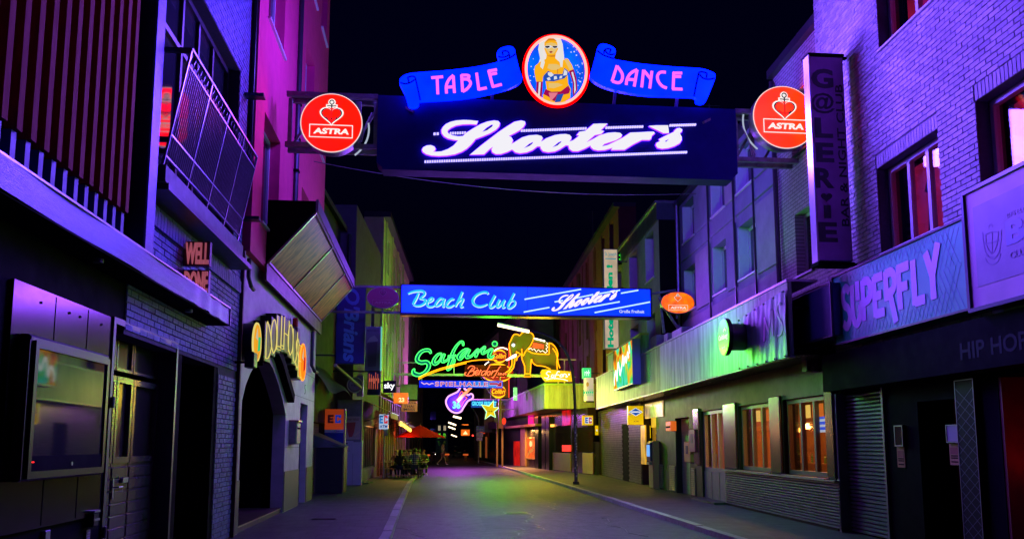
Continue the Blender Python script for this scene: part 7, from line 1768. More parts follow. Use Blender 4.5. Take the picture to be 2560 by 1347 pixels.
MB().box(SQ, 0, 30, 0, bz0+.02, -.5, 0).build('wall', mat('bar_black', (0.03,0.02,0.022), .25), sb)
WPL = mat('wood_panel', (0.38,0.20,0.08), .5, 0, .4, 5, stretch=(4,4,.5))
def boards(px0, px1, yt, yb, n):
    u0, u1, v0, v1 = R(SQ, px1, px0, yt, yb, n); k = max(3, int((u1-u0)/.16)); v0 = max(v0, .03)
    for i in range(k):
        a = u0+(u1-u0)*i/k; MB().bevbox(SQ, a+.004, a+(u1-u0)/k-.004, v0, v1, .0, n, .006).build('wood_board', WPL, sb)
boards(1381, 1425, 1132, 1182, .06); boards(1456, 1482, 1132, 1188, .06)
boards(1301, 1313, 1066, 1168, .12)
DGL = mat('bar_dark_glass', (0.02,0.01,0.012), .06, 0, spec=.9)
Q_('glass_front', 1425, 1382, 1062, 1130, .0, .03, DGL); Q_('glass_front', 1482, 1430, 1066, 1130, .0, .03, DGL)
Q_('red_curtain_panel', 1425, 1405, 1022, 1062, .0, .05, lens_glow('red_panel', (1.0,.01,.01), .55, .6, 2.0))
Q_('red_lamp', 1425, 1405, 1112, 1128, .0, .06, lens_glow('red_lamp', (1.0,.05,.02), 1.4, .7, 3.5))
Q_('magenta_panel', 1333, 1320, 1032, 1062, .0, .05, lens_glow('magenta_panel', (1.0,.0,.55), .55, .6, 2.5))
Q_('red_door', 1298, 1284, 1102, 1166, .0, .05, lens_glow('red_door', (1.0,.02,.01), .5, .6, 1.5))
Q_('amber_wall_lamp', 1380, 1366, 1060, 1066, .0, .15, glow('amber_lamp', (1.0,.35,.05), 4.0))
Q_('gold_valance', 1338, 1262, 1058, 1064, .0, .5, mat('gold_valance', (0.7,0.45,0.15), .4, .3))
for a_ in (1372, 1362, 1345): Q_('black_column', a_, a_-8, 1040, 1180, .0, .25, BLKGL)
u0, u1, v0, v1 = R(SQ, 1340, 1314, 1092, 1148, .06)
pst = thing('lit_poster_case', 'orange lit dancer poster case with an oval lamp sign in the wood clad bar', 'poster case', SQ.pt(u0, v0, 0))
b = MB(); frame_rect(b, SQ, u0, u1, v0, v1, .0, .08, .08); b.build('frame', WPL, pst)
MB().box(SQ, u0+.08, u1-.08, v0+.08, v1-.08, .001, .03).build('poster', lens_glow('poster_glow', (.9,.16,.02), .6, .5, 4), pst)
for i in range(5):
    a = u0+.12+(u1-u0-.24)*i/5; MB().box(SQ, a, a+.07, v0+.3, v1-.1, .031, .036).build('printed_stripe', glow('stripe_dark', (.05,.01,.06), 1), pst)
b = MB(); stroke(b, SQ, [(u0+(u1-u0)*x, v0+(v1-v0)*y, .22) for x, y in ((.85,.15),(.6,.35),(.35,.42),(.2,.6))], .037, .042); b.build('printed_figure', glow('figure_orange', (1,.35,.08), .9), pst)
MB().disc(SQ, (u0+u1)/2, v1-.45, .32, .2, .037, .08, 20).build('oval_lamp', glow('oval_lamp', (1,.75,.3), 1.6), pst)
lamp('pavement_fill_light', 'AREA', SQ.pt((u0+u1)/2, v1+.5, .8), 500, (1.0,.5,.12), pst, 1.5, (0,0,0), .5)  # unseen area lamp added over the case for the orange pool on the pavement
lamp('entrance_light', 'AREA', SQ.pt(12, bz0-.1, .6), 160, (1.0,.16,.03), sb, 4.0, (0,0,PI/2), .5)
atm(1487, 1481, 1105, 1180, 'second cash machine with blue screen at the far end of the canopy bar', RF, .02)
# far right fronts
FR = Frame((6.6,62,0), (-2.3,28,0), (-28,-2.3,0))
fh = thing('far_night_bars', 'row house with dark shopfronts and purple valance down the street on the right', 'building', FR.pt(10,0,0))
w_ = MB(); whs = [(u, u+1.2, v, v+1.8) for u in (3,7,11,15,19,23) for v in (5.5,8.6)]
wall_mesh(w_, FR, 2, 28, 0, 12, -1, -.4, whs); w_.build('wall', mat('far_dim_wall', (0.16,0.12,0.14), .8, 0, .3, 1), fh)
for h in whs: win(fh, FR, *h, -.5, ANTH)
for i, (u, col, e) in enumerate(((3.0,(1,.03,.02),.5),(6.5,(.9,.25,.05),.7),(10,(1,.05,.05),.4),(14,(.4,.1,.9),.5),(18,(1,.2,.05),.5),(22,(1,.5,.1),.5))):
    MB().box(FR, u, u+1.6, .3, 2.3, -.4, -.36).build('shop_window', glow('far_shop_%d' % i, col, e*.5), fh); b = MB(); frame_rect(b, FR, u-.1, u+1.7, .2, 2.4, -.4, -.3, .1); b.build('shop_frame', ANTH, fh)
MB().box(FR, 6, 16, 2.9, 3.5, -.4, .5).build('purple_valance', mat('valance_purple', (.35,.12,.35), .6), fh)
for i in range(4): MB().box(FR, 9+i*.7, 9.4+i*.7, 3.7, 5.2, -.35, -.2).build('yellow_panel', lens_glow('far_yellow', (1,.55,.03), .8, .2), fh)
MB().box(FR, 16, 18.5, 2.55, 3.1, .2, .4).build('red_box_sign', lens_glow('far_red_box', (1,.08,.02), .8, .3), fh)
# post cluster with boards left of the corner bar
t = thing('sign_post_cluster', 'dark post with small boards and a tiny red lamp beside the canopy end', 'post', (5.25,60.5,0))
FP = cross(60.5); px_ = FP.pix(1250,1000)[0]
for x in (1243,1256): b = MB(); p = FP.pix(x,1000)[0]; sbar(b, (p,60.5,0), (p,60.5,4.6), .12, .12); b.build('post', mat('rust_dark', (.12,.06,.05), .6, .3), t)
for x0, x1, yt, yb, col in ((1240,1262,1012,1030,(.2,.1,.08)),(1246,1258,1056,1070,(.45,.2,.18)),(1236,1248,1035,1055,(.1,.08,.1))):
    a = FP.pix(x0,yt,.1); c = FP.pix(x1,yb,.1); MB().box(FP, a[0], c[0], c[1], a[1], .07, .1).build('board', mat('board_%d' % x0, col, .6), t)
p = FP.pix(1260,1052,.15); MB().disc(FP, p[0], p[1], .15, .25, .1, .16, 12).build('red_lamp', glow('tiny_red', (1,.05,.02), 1.5), t)

# ================================================================== left: restaurant terrace
rs = thing('restaurant_front', 'restaurant front with red awnings and warm lit windows on the left', 'building', LM.pt(24,0,0))
w_ = MB(); op = [(18.6+i*2.0, 20.2+i*2.0, .5, 2.6) for i in range(8)]
wall_mesh(w_, LM, 18.1, 35.9, 0, 4.2, -.55, -.06, op); w_.build('wall', mat('terrace_wood', (.20,.07,.05), .6, 0, .3, 4), rs)
for i, o_ in enumerate(op):
    win(rs, LM, *o_, -.15, mat('terrace_frame', (.25,.10,.06), .5), mat('terrace_glass', (.04,.02,.02), .1, 0, spec=.8), 1)
    if i % 2 == 0: MB().box(LM, o_[0]+.2, o_[0]+.9, 1.2, 2.3, -.5, -.45).build('lit_interior', glow('terrace_glow', (1,.10,.03), .5), rs)
for i in range(14): MB().bevbox(LM, 18.2+i*1.26, 18.42+i*1.26, 0, 4.1, -.055, .05, .02).build('timber_post', mat('terrace_post', (.30,.12,.07), .5, 0, .3, 4), rs)
AWR = mat('awning_red', (.45,.04,.03), .8, 0, .3, 3); AWO = mat('awning_orange', (.70,.28,.10), .8, 0, .2, 3)
for k, (ua, ub, zt2, m) in enumerate(((12.2,15.8,3.55,AWO),(16.4,22.0,3.3,AWR),(22.6,30.0,3.2,AWR))):
    t = thing('shop_awning', ('orange striped awning over the plum coloured door','dark red awning over the first restaurant windows','long red awning over the far restaurant windows')[k], 'awning', LM.pt(ua, zt2-.6, 0), 'awnings on the left pavement')
    b = MB().add([LM.pt(ua,zt2,.0),LM.pt(ub,zt2,.0),LM.pt(ub,zt2-.5,1.15),LM.pt(ua,zt2-.5,1.15),LM.pt(ua,zt2-.03,.0),LM.pt(ub,zt2-.03,.0),LM.pt(ub,zt2-.53,1.15),LM.pt(ua,zt2-.53,1.15)], [(0,1,2,3),(4,5,6,7),(0,1,5,4),(1,2,6,5),(2,3,7,6),(3,0,4,7)]); b.build('cloth', m, t)
    n_ = int((ub-ua)/.3)
    for i in range(n_): MB().box(LM, ua+i*.3, ua+i*.3+.29, zt2-.76, zt2-.535, 1.13, 1.15).build('valance_flap', AWO, t)
    b = MB(); sbar(b, LM.pt(ua,zt2-.53,1.16), LM.pt(ub,zt2-.53,1.16), .05, .05); b.build('front_bar', mat('awning_bar', (.6,.5,.45), .4, .4), t)
    for u in (ua+.15, ub-.15): b = MB(); sbar(b, LM.pt(u,zt2-.9,.0), LM.pt(u,zt2-.56,1.1), .03, .03); b.build('arm', ANTH, t)
# ATM sign and its post
AF = cross(40.8); a = AF.pix(948, 1035); c = AF.pix(970, 1072)
t = thing('blue_atm_sign', 'white and blue lit sign with red blocky mark and letters ATM on a post', 'sign', AF.pt((a[0]+c[0])/2, 0)); w_, h_ = c[0]-a[0], a[1]-c[1]
MB().bevbox(AF, a[0], c[0], c[1], a[1], -.15, 0, .01).build('box', lens_glow('atm_white', (.55,.72,1.0), .8, .1), t)
b = MB(); ecmark(b, AF, a[0]+w_*.05, a[0]+w_*.95, c[1]+h_*.38, c[1]+h_*.92, .001, 0); b.build('letter_e', glow('atm_blue', (.02,.2,.6), 1), t); b = MB(); ecmark(b, AF, a[0]+w_*.05, a[0]+w_*.95, c[1]+h_*.38, c[1]+h_*.92, .001, 1); b.build('letter_c', glow('atm_red', (.7,.02,.04), 1), t)
MB().text(AF, 'ATM', a[0]+w_*.08, a[0]+w_*.92, c[1]+h_*.08, c[1]+h_*.28, .001, .006, bold=.03).build('lettering', glow('atm_navy', (.01,.03,.25), 1), t)
b = MB(); b.tube([(a[0]+w_*.6,40.9,0),(a[0]+w_*.6,40.9,c[1])], .03, 8); b.build('post', WCAB, t)
MB().box(AF, a[0]+w_*.62, c[0], c[1]-.32, c[1]-.02, -.1, -.05).build('small_plate', WCAB, t)
# sky, 23, thai snack signs
def facing_sign(name, lab, y_, px0, px1, yt, yb, m, words, tm, br=True, frame=None):
    fr = cross(y_); a = fr.pix(px0, yt); c = fr.pix(px1, yb); t = thing(name, lab, 'sign', fr.pt(a[0], c[1]))
    MB().bevbox(fr, a[0], c[0], c[1], a[1], -.2, 0, .015).build('box', m, t)
    w_, h_ = c[0]-a[0], a[1]-c[1]
    for (s_, x0, x1, y0, y1, bo) in words: MB().text(fr, s_, a[0]+w_*x0, a[0]+w_*x1, c[1]+h_*y0, c[1]+h_*y1, .001, .008, bold=bo).build('lettering', tm, t)
    if br: b = MB(); sbar(b, fr.pt(a[0]-.9,a[1]-.1,-.1), fr.pt(a[0],a[1]-.1,-.1), .05, .05); b.build('bracket', ANTH, t)
    return t
facing_sign('small_black_sign', 'small black sign with three glowing white letters', 43.0, 958, 990, 951, 981, BLKGL, [('sky',.08,.9,.2,.85,.03)], glow('sky_white', (1,1,1), 1.6))
facing_sign('orange_number_sign', 'glowing orange sign with number 23', 46.0, 984, 1020, 981, 1008, lens_glow('orange_sign', (1,.19,.01), 1.2, .3, 3), [('23',.35,.75,.12,.55,.05)], glow('num_yellow', (1,.75,.3), 1.6))
facing_sign('thai_snack_sign', 'amber board with three lines of black capitals beyond the orange sign', 50.0, 1004, 1043, 1002, 1028, lens_glow('thai_amber', (.75,.26,.05), .45, .2, 2), [('JAYA',.3,.95,.68,.92,.01),('THAI',.15,.8,.38,.62,.01),('IMBISS',.1,.85,.08,.32,.01)], INK)
facing_sign('pale_picture_sign', 'greyish picture board above the amber snack sign', 51.0, 1000, 1043, 960, 998, mat('picture_grey', (.35,.36,.25), .6, 0, .5, 2), [], mat('picture_ink', (.1,.08,.05), .6))
# parasol
PU = cross(45.0); pc = PU.pix(1046, 1075); cx_ = PU.pix(1050,1085)[0]; rz = PU.pix(1050,1093)[1]; tz = PU.pix(1030,1068)[1]
t = thing('red_parasol', 'red parasol open above the terrace tables', 'parasol', (cx_,45,0))
for i in range(8):
    a0, a1 = 2*PI*i/8, 2*PI*(i+1)/8; rr = 1.35
    p0 = Vector((cx_,45,tz+.12)); p1 = Vector((cx_+rr*math.cos(a0),45+rr*math.sin(a0),rz)); p2 = Vector((cx_+rr*math.cos(a1),45+rr*math.sin(a1),rz)); d_ = Vector((0,0,.012))
    MB().add([p0,p1,p2,p0+d_,p1+d_,p2+d_], [(0,1,2),(3,4,5),(0,1,4,3),(1,2,5,4),(2,0,3,5)]).build('panel', mat('parasol_red', (.42,.006,.006), .9, 0, .2, 3, spec=.03), t)
    b = MB(); bar(b, p0-Vector((0,0,.03)), p1-Vector((0,0,.02)), .012, 4); b.build('rib', ANTH, t)
b = MB().tube([(cx_,45,0),(cx_,45,tz+.2)], .03, 8); b.build('pole', ANTH, t); MB().tube([(cx_,45,0),(cx_,45,.12)], .28, 16).build('foot', ANTH, t)
# lantern cluster
t = thing('lantern_cluster', 'cluster of small yellow lanterns under the red awning', 'lamp', (-1.5,43.6,2.4))
LG = cross(43.6)
for i in range(11):
    p = LG.pix(1003+(i*7) % 26, 1058+(i*5) % 18); MB().ell(LG.pt(*p), (.06,.06,.09), 8, 6).build('lantern', glow('lantern_yellow', (1,.5,.06), 5.0), t)
p0 = LG.pix(1003,1056); p1 = LG.pix(1030,1056); b = MB(); bar(b, LG.pt(*p0), LG.pt(*p1), .015, 5); b.build('hanging_bar', ANTH, t)
lamp('terrace_light', 'POINT', (-1.42,43.5,2.55), 130, (1.0,.36,.10), t, .15)
lamp('terrace_light', 'POINT', (-2.2,52,2.3), 40, (1.0,.12,.04), rs, .15)

# beer tables
TW = mat('bench_wood', (.40,.26,.14), .5, 0, .4, 5, stretch=(.6,6,6)); 
def beer_set(o, rot, kind, lab, group, L=2.3):
    c_, s_ = math.cos(rot), math.sin(rot)
    def T(x, y, z): return Vector((o[0]+x*c_-y*s_, o[1]+x*s_+y*c_, z))
    fr = Frame((o[0],o[1],0), (c_,s_,0), (s_,-c_,0))
    t = thing('beer_table' if kind == 't' else 'beer_bench', lab, 'table' if kind == 't' else 'bench', (o[0],o[1],0), group)
    W, Z = (.62,.76) if kind == 't' else (.26,.46); k = 4 if kind == 't' else 2
    for i in range(k):
        y0 = -W/2+W*i/k; MB().box(fr, -L/2, L/2, Z-.03, Z, y0+.004, y0+W/k-.004).build('plank', TW, t)
    for x in (-L/2+.3, L/2-.3):
        b = MB(); sbar(b, fr.pt(x,0,-W*.4), fr.pt(x,Z-.03,-W*.3), .035, .035); sbar(b, fr.pt(x,0,W*.4), fr.pt(x,Z-.03,W*.3), .035, .035); sbar(b, fr.pt(x,.12,-W*.37), fr.pt(x,.12,W*.37), .03, .03); b.build('leg_frame', ANTH, t)
    return fr
ROT = -.12
beer_set((-1.35,41.3), ROT, 'b', 'long bench nearest the camera at the terrace table', 'terrace benches')
TT = beer_set((-1.30,41.95), ROT, 't', 'long beer table with people sitting around it', 'terrace tables')
beer_set((-1.25,42.6), ROT, 'b', 'bench on the far side of the front terrace table', 'terrace benches')
beer_set((-1.2,44.6), ROT, 't', 'second beer table behind the front one under the parasol', 'terrace tables')
beer_set((-1.2,45.25), ROT, 'b', 'bench behind the second terrace table', 'terrace benches')
CUP = mat('glass_tumbler', (.7,.6,.4), .1)
for i, (x, y) in enumerate(((-.9,.05),(-.3,-.12),(.15,.1),(.6,-.05),(-.55,.12))):
    o = MB().tube([TT.pt(x,.762,y), TT.pt(x,.87,y)], [.03,.036], 10).build('drinking_glass', CUP); single(o, ('glass at the left end of the front terrace table','glass before the dark haired sitter','glass in the middle of the front terrace table','glass at the right end of the front terrace table','glass behind the left end of the front table')[i], 'glass', 'glasses on the terrace table')

# ------------------------------------------------------------------ people
SKINM = mat('skin', (.58,.34,.24), .55)
SCR = bpy.data.scenes.new('scratch')
def skinned(name, joints, edges, m, parent, sub=1):
    """tapered limbs grown from a joint skeleton: one continuous surface"""
    keys = list(joints); idx = {k: i for i, k in enumerate(keys)}
    me = bpy.data.meshes.new(name); me.from_pydata([joints[k][0] for k in keys], [(idx[a], idx[b]) for a, b in edges], [])
    o = bpy.data.objects.new(name, me); SCR.collection.objects.link(o)
    md = o.modifiers.new('s', 'SKIN'); md.use_smooth_shade = True
    for i, k in enumerate(keys):
        sv = me.skin_vertices[0].data[i]; r = joints[k][1]; sv.radius = (r, r) if not isinstance(r, tuple) else r
        sv.use_root = (i == 0)
    ms = o.modifiers.new('u', 'SUBSURF'); ms.levels = sub; ms.render_levels = sub
    with bpy.context.temp_override(scene=SCR, view_layer=SCR.view_layers[0]):
        nm = bpy.data.meshes.new_from_object(o.evaluated_get(bpy.context.evaluated_depsgraph_get()))
    bpy.data.objects.remove(o); bpy.data.meshes.remove(me)
    nm.name = name
    o = bpy.data.objects.new(name, nm); COL.objects.link(o); nm.materials.clear(); nm.materials.append(m)
    for p in nm.polygons: p.use_smooth = True
    o.parent = parent; return o
def person(lab, loc, rz, top, legs, hair, pose='sit', lean=.12, long_hair=False, arms='table', turn=0.0, shoes=(.6,.6,.6), topmat=None, sleeve=True, shorts=False, scale=1.0):
    """pose faces +Y before turning by rz"""
    t = bpy.data.objects.new('person', None); COL.objects.link(t); t['label'] = lab; t['category'] = 'person'; t['group'] = 'people on the terrace and street' 
    t.location = loc; t.rotation_euler = (0,0,rz); t.scale = (scale,)*3; t['_o'] = (0,0,0)
    V = Vector
    if pose == 'sit':
        hz = .55; pel = V((0,0,hz)); che = V((0,lean,hz+.42)); nek = V((0,lean+.03,hz+.55)); hd = V((0,lean+.05,hz+.66)); ht = V((0,lean+.06,hz+.78))
        kn = [V((s*.13,.42,hz-.05)) for s in (-1,1)]; an = [V((s*.13,.36,.09)) for s in (-1,1)]; hip = [V((s*.09,.03,hz-.02)) for s in (-1,1)]; toe = [V((s*.14,.54,.04)) for s in (-1,1)]
    else:
        hz = .9; pel = V((0,0,hz)); che = V((0,.03,hz+.40)); nek = V((0,.05,hz+.54)); hd = V((0,.07,hz+.65)); ht = V((0,.08,hz+.77))
        if pose == 'walk':
            hip = [V((-.08,.02,hz-.05)), V((.08,.02,hz-.05))]; kn = [V((-.08,.22,.50)), V((.08,-.06,.48))]; an = [V((-.08,.30,.09)), V((.08,-.42,.16))]; toe = [V((-.08,.47,.04)), V((.08,-.33,.03))]
        else:
            hip = [V((s*.09,0,hz-.05)) for s in (-1,1)]; kn = [V((s*.10,.02,.48)) for s in (-1,1)]; an = [V((s*.11,0,.09)) for s in (-1,1)]; toe = [V((s*.12,.15,.04)) for s in (-1,1)]
    sh = [V((s*.18, che.y, che.z+.06)) for s in (-1,1)]
    if arms == 'table': el = [V((s*.26, che.y+.14, che.z-.20)) for s in (-1,1)]; wr = [V((s*.12, che.y+.36, che.z-.15)) for s in (-1,1)]
    elif arms == 'swing': el = [V((-.24,che.y-.14,che.z-.20)), V((.24,che.y+.10,che.z-.21))]; wr = [V((-.24,che.y-.10,che.z-.44)), V((.18,che.y+.28,che.z-.22))]
    elif arms == 'chin': el = [V((-.22,che.y+.22,che.z-.20)), V((.24,che.y+.15,che.z-.20))]; wr = [V((-.06,che.y+.20,che.z+.05)), V((.10,che.y+.36,che.z-.16))]
    else: el = [V((s*.24,che.y,che.z-.21)) for s in (-1,1)]; wr = [V((s*.25,che.y+.06,che.z-.44)) for s in (-1,1)]
    hn = [w+(w-e).normalized()*.07 for w, e in zip(wr, el)]
    J = {'pel':(pel,.12),'che':(che,(.15,.11)),'nek':(nek,.052),'hd':(hd,(.078,.092)),'ht':(ht,.062)}
    E = [('pel','che'),('che','nek'),('nek','hd'),('hd','ht')]
    for i, s in enumerate('lr'):
        J.update({'sh'+s:(sh[i],.062),'el'+s:(el[i],.042),'wr'+s:(wr[i],.030),'hn'+s:(hn[i],.034),'hp'+s:(hip[i],.085),'kn'+s:(kn[i],.058),'an'+s:(an[i],.038),'to'+s:(toe[i],.034)})
        E += [('che','sh'+s),('sh'+s,'el'+s),('el'+s,'wr'+s),('wr'+s,'hn'+s),('pel','hp'+s),('hp'+s,'kn'+s),('kn'+s,'an'+s),('an'+s,'to'+s)]
    body = skinned('body', J, E, SKINM, t)
    # fingers, nose and ears joined onto the same surface
    ex = MB()
    for i, s in enumerate((-1,1)):
        d = (wr[i]-el[i]).normalized(); side = d.cross(V((0,0,1)));
        side = side.normalized() if side.length > .1 else V((1,0,0))
        for f in range(4):
            b0 = hn[i]+side*(-.024+.016*f)+d*.015; ln = (.06,.072,.068,.052)[f]; b1 = b0+d*ln*.55; b2 = b1+(d+V((0,0,-.6))).normalized()*ln*.45
            ex.tube([b0,b1,b2], [.009,.0085,.007], 5)
        b0 = wr[i]+d*.02-side*.03*s; ex.tube([b0, b0-side*.025*s+d*.025, b0-side*.03*s+d*.055], [.011,.010,.008], 5)
    fw_ = V((math.sin(turn),math.cos(turn),0)); rt_ = V((fw_.y,-fw_.x,0))
    ex.ell(hd+fw_*.098+V((0,0,.01)), (.014,.014,.022), 6, 5)
    for s in (-1,1): ex.ell(hd+rt_*.082*s+V((0,0,.01)), (.014,.02,.03), 6, 5)
    em = ex.build('x', SKINM); bm = bmesh.new(); bm.from_mesh(body.data); bm.from_mesh(em.data); bm.to_mesh(body.data); bm.free(); bpy.data.objects.remove(em)
    e2 = MB()
    for s in (-1,1): e2.ell(hd+fw_*.086+rt_*.034*s+V((0,0,.03)), (.011,.008,.009), 6, 4)
    e2.ell(hd+fw_*.088+V((0,0,-.045)), (.024,.008,.007), 6, 4)
    e2.build('face_features', mat('face_dark', (.10,.03,.03), .5), t)
    # hair cap
    hm = mat('hair_%s' % lab[:14].replace(' ','_'), hair, .6, 0, .3, 30); hb = MB(); c = hd+V((0,0,.055))-fw_*.018
    hb.ell(c, (.10,.108,.095), 14, 9); hb.v = [p if not (p.z < c.z-.02 and (p-c).dot(fw_) > .0) else V((c.x,c.y,c.z))+(p-c)*.6 for p in hb.v]
    if long_hair: hb.tube([c-fw_*.05+V((0,0,.02)), c-fw_*.085+V((0,0,-.12)), c-fw_*.09+V((0,0,-.30)), c-fw_*.07+V((0,0,-.42))], [.075,.095,.085,.03], 10)
    hb.build('hair', hm, t, smooth=True)
    # clothes
    tm = topmat or mat('top_%d' % (hash(lab) % 9999 if False else len(MATS)), top, .8, 0, .2, 12)
    TJ = {'che':(che,(.178,.132)),'mid':((pel+che)/2,(.158,.125)),'pel':(pel+V((0,0,-.02)),(.155,.14)),'col':(nek+V((0,0,-.03)),.066)}; TE = [('che','mid'),('mid','pel'),('che','col')]
    for i, s in enumerate('lr'):
        TJ.update({'s'+s:(sh[i],.078),'e'+s:(el[i],.056)}); TE += [('che','s'+s),('s'+s,'e'+s)]
        if sleeve: TJ['w'+s] = (wr[i]-(wr[i]-el[i])*.08,.042); TE.append(('e'+s,'w'+s))
    skinned('shirt', TJ, TE, tm, t)
    lm = mat('legs_%d' % len(MATS), legs, .8, 0, .2, 12); LJ = {'pel':(pel,(.145,.13))}; LE = []
    for i, s in enumerate('lr'):
        LJ['h'+s] = (hip[i],.102); LE.append(('pel','h'+s))
        if shorts: LJ['k'+s] = (hip[i]+(kn[i]-hip[i])*.55,.088); LE.append(('h'+s,'k'+s))
        else: LJ['k'+s] = (kn[i],.074); LJ['a'+s] = (an[i]+V((0,0,.03)),.054); LE += [('h'+s,'k'+s),('k'+s,'a'+s)]
    skinned('trousers' if not shorts else 'shorts', LJ, LE, lm, t)
    sm_ = mat('shoes_%.2f' % shoes[0], shoes, .6)
    for i in range(2): skinned('shoe', {'a':(an[i]+V((0,-.03,-.02)),.05),'b':(toe[i]+V((0,-.08,.005)),.046),'c':(toe[i]+V((0,.03,-.002)),.036)}, [('a','b'),('b','c')], sm_, t)
    return t
def plaid():
    m = bpy.data.materials.new('plaid_shirt'); m.use_nodes = True; n = m.node_tree.nodes; l = m.node_tree.links; b = n['Principled BSDF']; b.inputs['Roughness'].default_value = .85
    tc = n.new('ShaderNodeTexCoord'); sp = n.new('ShaderNodeSeparateXYZ'); l.new(tc.outputs['Object'], sp.inputs[0]); outs = []
    for ax in ('X','Z'):
        mu = n.new('ShaderNodeMath'); mu.operation = 'MULTIPLY'; mu.inputs[1].default_value = 12.0; fr = n.new('ShaderNodeMath'); fr.operation = 'FRACT'; gt = n.new('ShaderNodeMath'); gt.operation = 'GREATER_THAN'; gt.inputs[1].default_value = .5
        l.new(sp.outputs[ax], mu.inputs[0]); l.new(mu.outputs[0], fr.inputs[0]); l.new(fr.outputs[0], gt.inputs[0]); outs.append(gt)
    ad = n.new('ShaderNodeMath'); l.new(outs[0].outputs[0], ad.inputs[0]); l.new(outs[1].outputs[0], ad.inputs[1]); dv = n.new('ShaderNodeMath'); dv.operation = 'DIVIDE'; dv.inputs[1].default_value = 2; l.new(ad.outputs[0], dv.inputs[0])
    cr = n.new('ShaderNodeValToRGB'); cr.color_ramp.interpolation = 'CONSTANT'; e = cr.color_ramp.elements; e[0].color = (.02,.02,.06,1); e[1].position = .75; e[1].color = (.75,.72,.72,1); x = e.new(.25); x.color = (.16,.15,.22,1)
    l.new(dv.outputs[0], cr.inputs[0]); l.new(cr.outputs[0], b.inputs['Base Color']); return m
def bench_at(px, y, off=0.0): x = (cross(y).pix(px, 1150))[0]; return (x, y, 0)
person('sitter with long dark hair and dark jacket seen from behind at the front bench', bench_at(1000,41.25), ROT, (.02,.02,.025), (.03,.03,.07), (.02,.012,.01), long_hair=True, shoes=(.05,.05,.05))
person('sitter in a black and white checked shirt seen from behind', bench_at(1037,41.05), ROT+.1, (.4,.4,.4), (.05,.05,.09), (.02,.014,.012), topmat=plaid(), shoes=(.7,.7,.7), scale=1.05)
person('sitter facing the street with short brown hair and grey top', bench_at(1012,42.7), PI+ROT+.1, (.30,.28,.30), (.04,.04,.06), (.06,.03,.02))
person('blond sitter in a tan jacket leaning at the left of the table', bench_at(994,42.7), PI+ROT-.4, (.30,.20,.12), (.04,.04,.06), (.45,.28,.12), arms='chin')
person('sitter in a pale shirt across the table between two others', bench_at(1025,42.75), PI+ROT, (.55,.50,.52), (.04,.04,.06), (.03,.02,.015))
person('dark haired sitter in black at the right end of the front table', bench_at(1054,42.3), PI/2+.3, (.02,.02,.022), (.03,.03,.04), (.015,.01,.01))
person('sitter in dark clothes behind at the second table', bench_at(1041,45.2), PI+ROT, (.05,.03,.03), (.03,.03,.04), (.03,.02,.015))
person('sitter with reddish top behind at the second table', bench_at(1016,45.3), PI+ROT+.2, (.20,.05,.04), (.03,.03,.04), (.10,.05,.03))
person('sitter with light brown hair at the right of the second table', bench_at(1057,45.2), PI+ROT+.3, (.06,.05,.05), (.03,.03,.04), (.22,.12,.06))
w0 = ground(1106, 1161, -.09)
person('blond person in a pale top and shorts walking across the road', (w0.x, w0.y, -.09), -PI/2-.5, (.62,.46,.30), (.30,.16,.10), (.62,.42,.20), pose='walk', arms='swing', long_hair=True, shorts=True, shoes=(.75,.7,.7))
# two figures by the bicycles further left
w1 = ground(1083, 1160, -.09)

# ================================================================== far end
# bollards with orange caps; weak glow put in for light caught on the plastic
for i, (px, py) in enumerate(((1068,1153),(1117,1150),(1164,1151))):
    g_ = ground(px, py, -.09); t = thing('bollard', ('orange capped bollard at the left edge of the far crossing','orange capped bollard beside the walking person','orange capped bollard in the middle of the far road')[i], 'bollard', g_, 'orange bollards at the crossing')
    MB().tube([g_, g_+Vector((0,0,.55))], [.16,.17], 14).build('shaft', mat('bollard_shaft', (.55,.22,.12), .5), t); MB().tube([g_+Vector((0,0,.55)), g_+Vector((0,0,.66)), g_+Vector((0,0,.70))], [.27,.27,.22], 16).build('cap', lens_glow('bollard_cap', (1,.16,.03), .8, .2), t)
# bicycle leaning near the left side
def bicycle(o, rz, lab):
    t = bpy.data.objects.new('bicycle', None); COL.objects.link(t); t['label'] = lab; t['category'] = 'bicycle'; t['_o'] = (0,0,0); t.location = o; t.rotation_euler = (0,0,rz)
    BK = mat('bike_frame', (.35,.08,.06), .35, .3); TY = mat('tyre', (.03,.03,.03), .7)
    for x in (-.5,.55):
        w = MB().tube([(x+.33*math.cos(2*PI*i/24),0,.34+.33*math.sin(2*PI*i/24)) for i in range(24)], .02, 6, True).build('wheel', TY, t)
        for k in range(8): b = MB(); bar(b, (x,0,.34), (x+.32*math.cos(PI*k/4),0,.34+.32*math.sin(PI*k/4)), .003, 3); b.build('spoke', BSTEEL, w)
    b = MB()
    for p, q in (((-.5,0,.34),(-.1,0,.32)),((-.1,0,.32),(-.22,0,.85)),((-.5,0,.34),(-.2,0,.78)),((-.2,0,.78),(.38,0,.82)),((-.1,0,.32),(.40,0,.72)),((.36,0,.95),(.55,0,.34))): bar(b, p, q, .018, 6)
    b.build('frame', BK, t); b = MB().tube([(.30,-.28,1.0),(.36,-.1,1.02),(.36,.1,1.02),(.30,.28,1.0)], .013, 6); b.build('handlebar', BSTEEL, t)
    MB().ell((-.24,0,.89), (.13,.07,.035), 10, 6).build('saddle', BLACK, t); MB().ell((.46,0,.86), (.03,.03,.03), 8, 6).build('headlight', glow('bike_light', (1,.95,.8), 6), t); return t
bicycle((w1.x, w1.y, -.09), -1.2, 'bicycle with a lit white headlight left of the walking person')
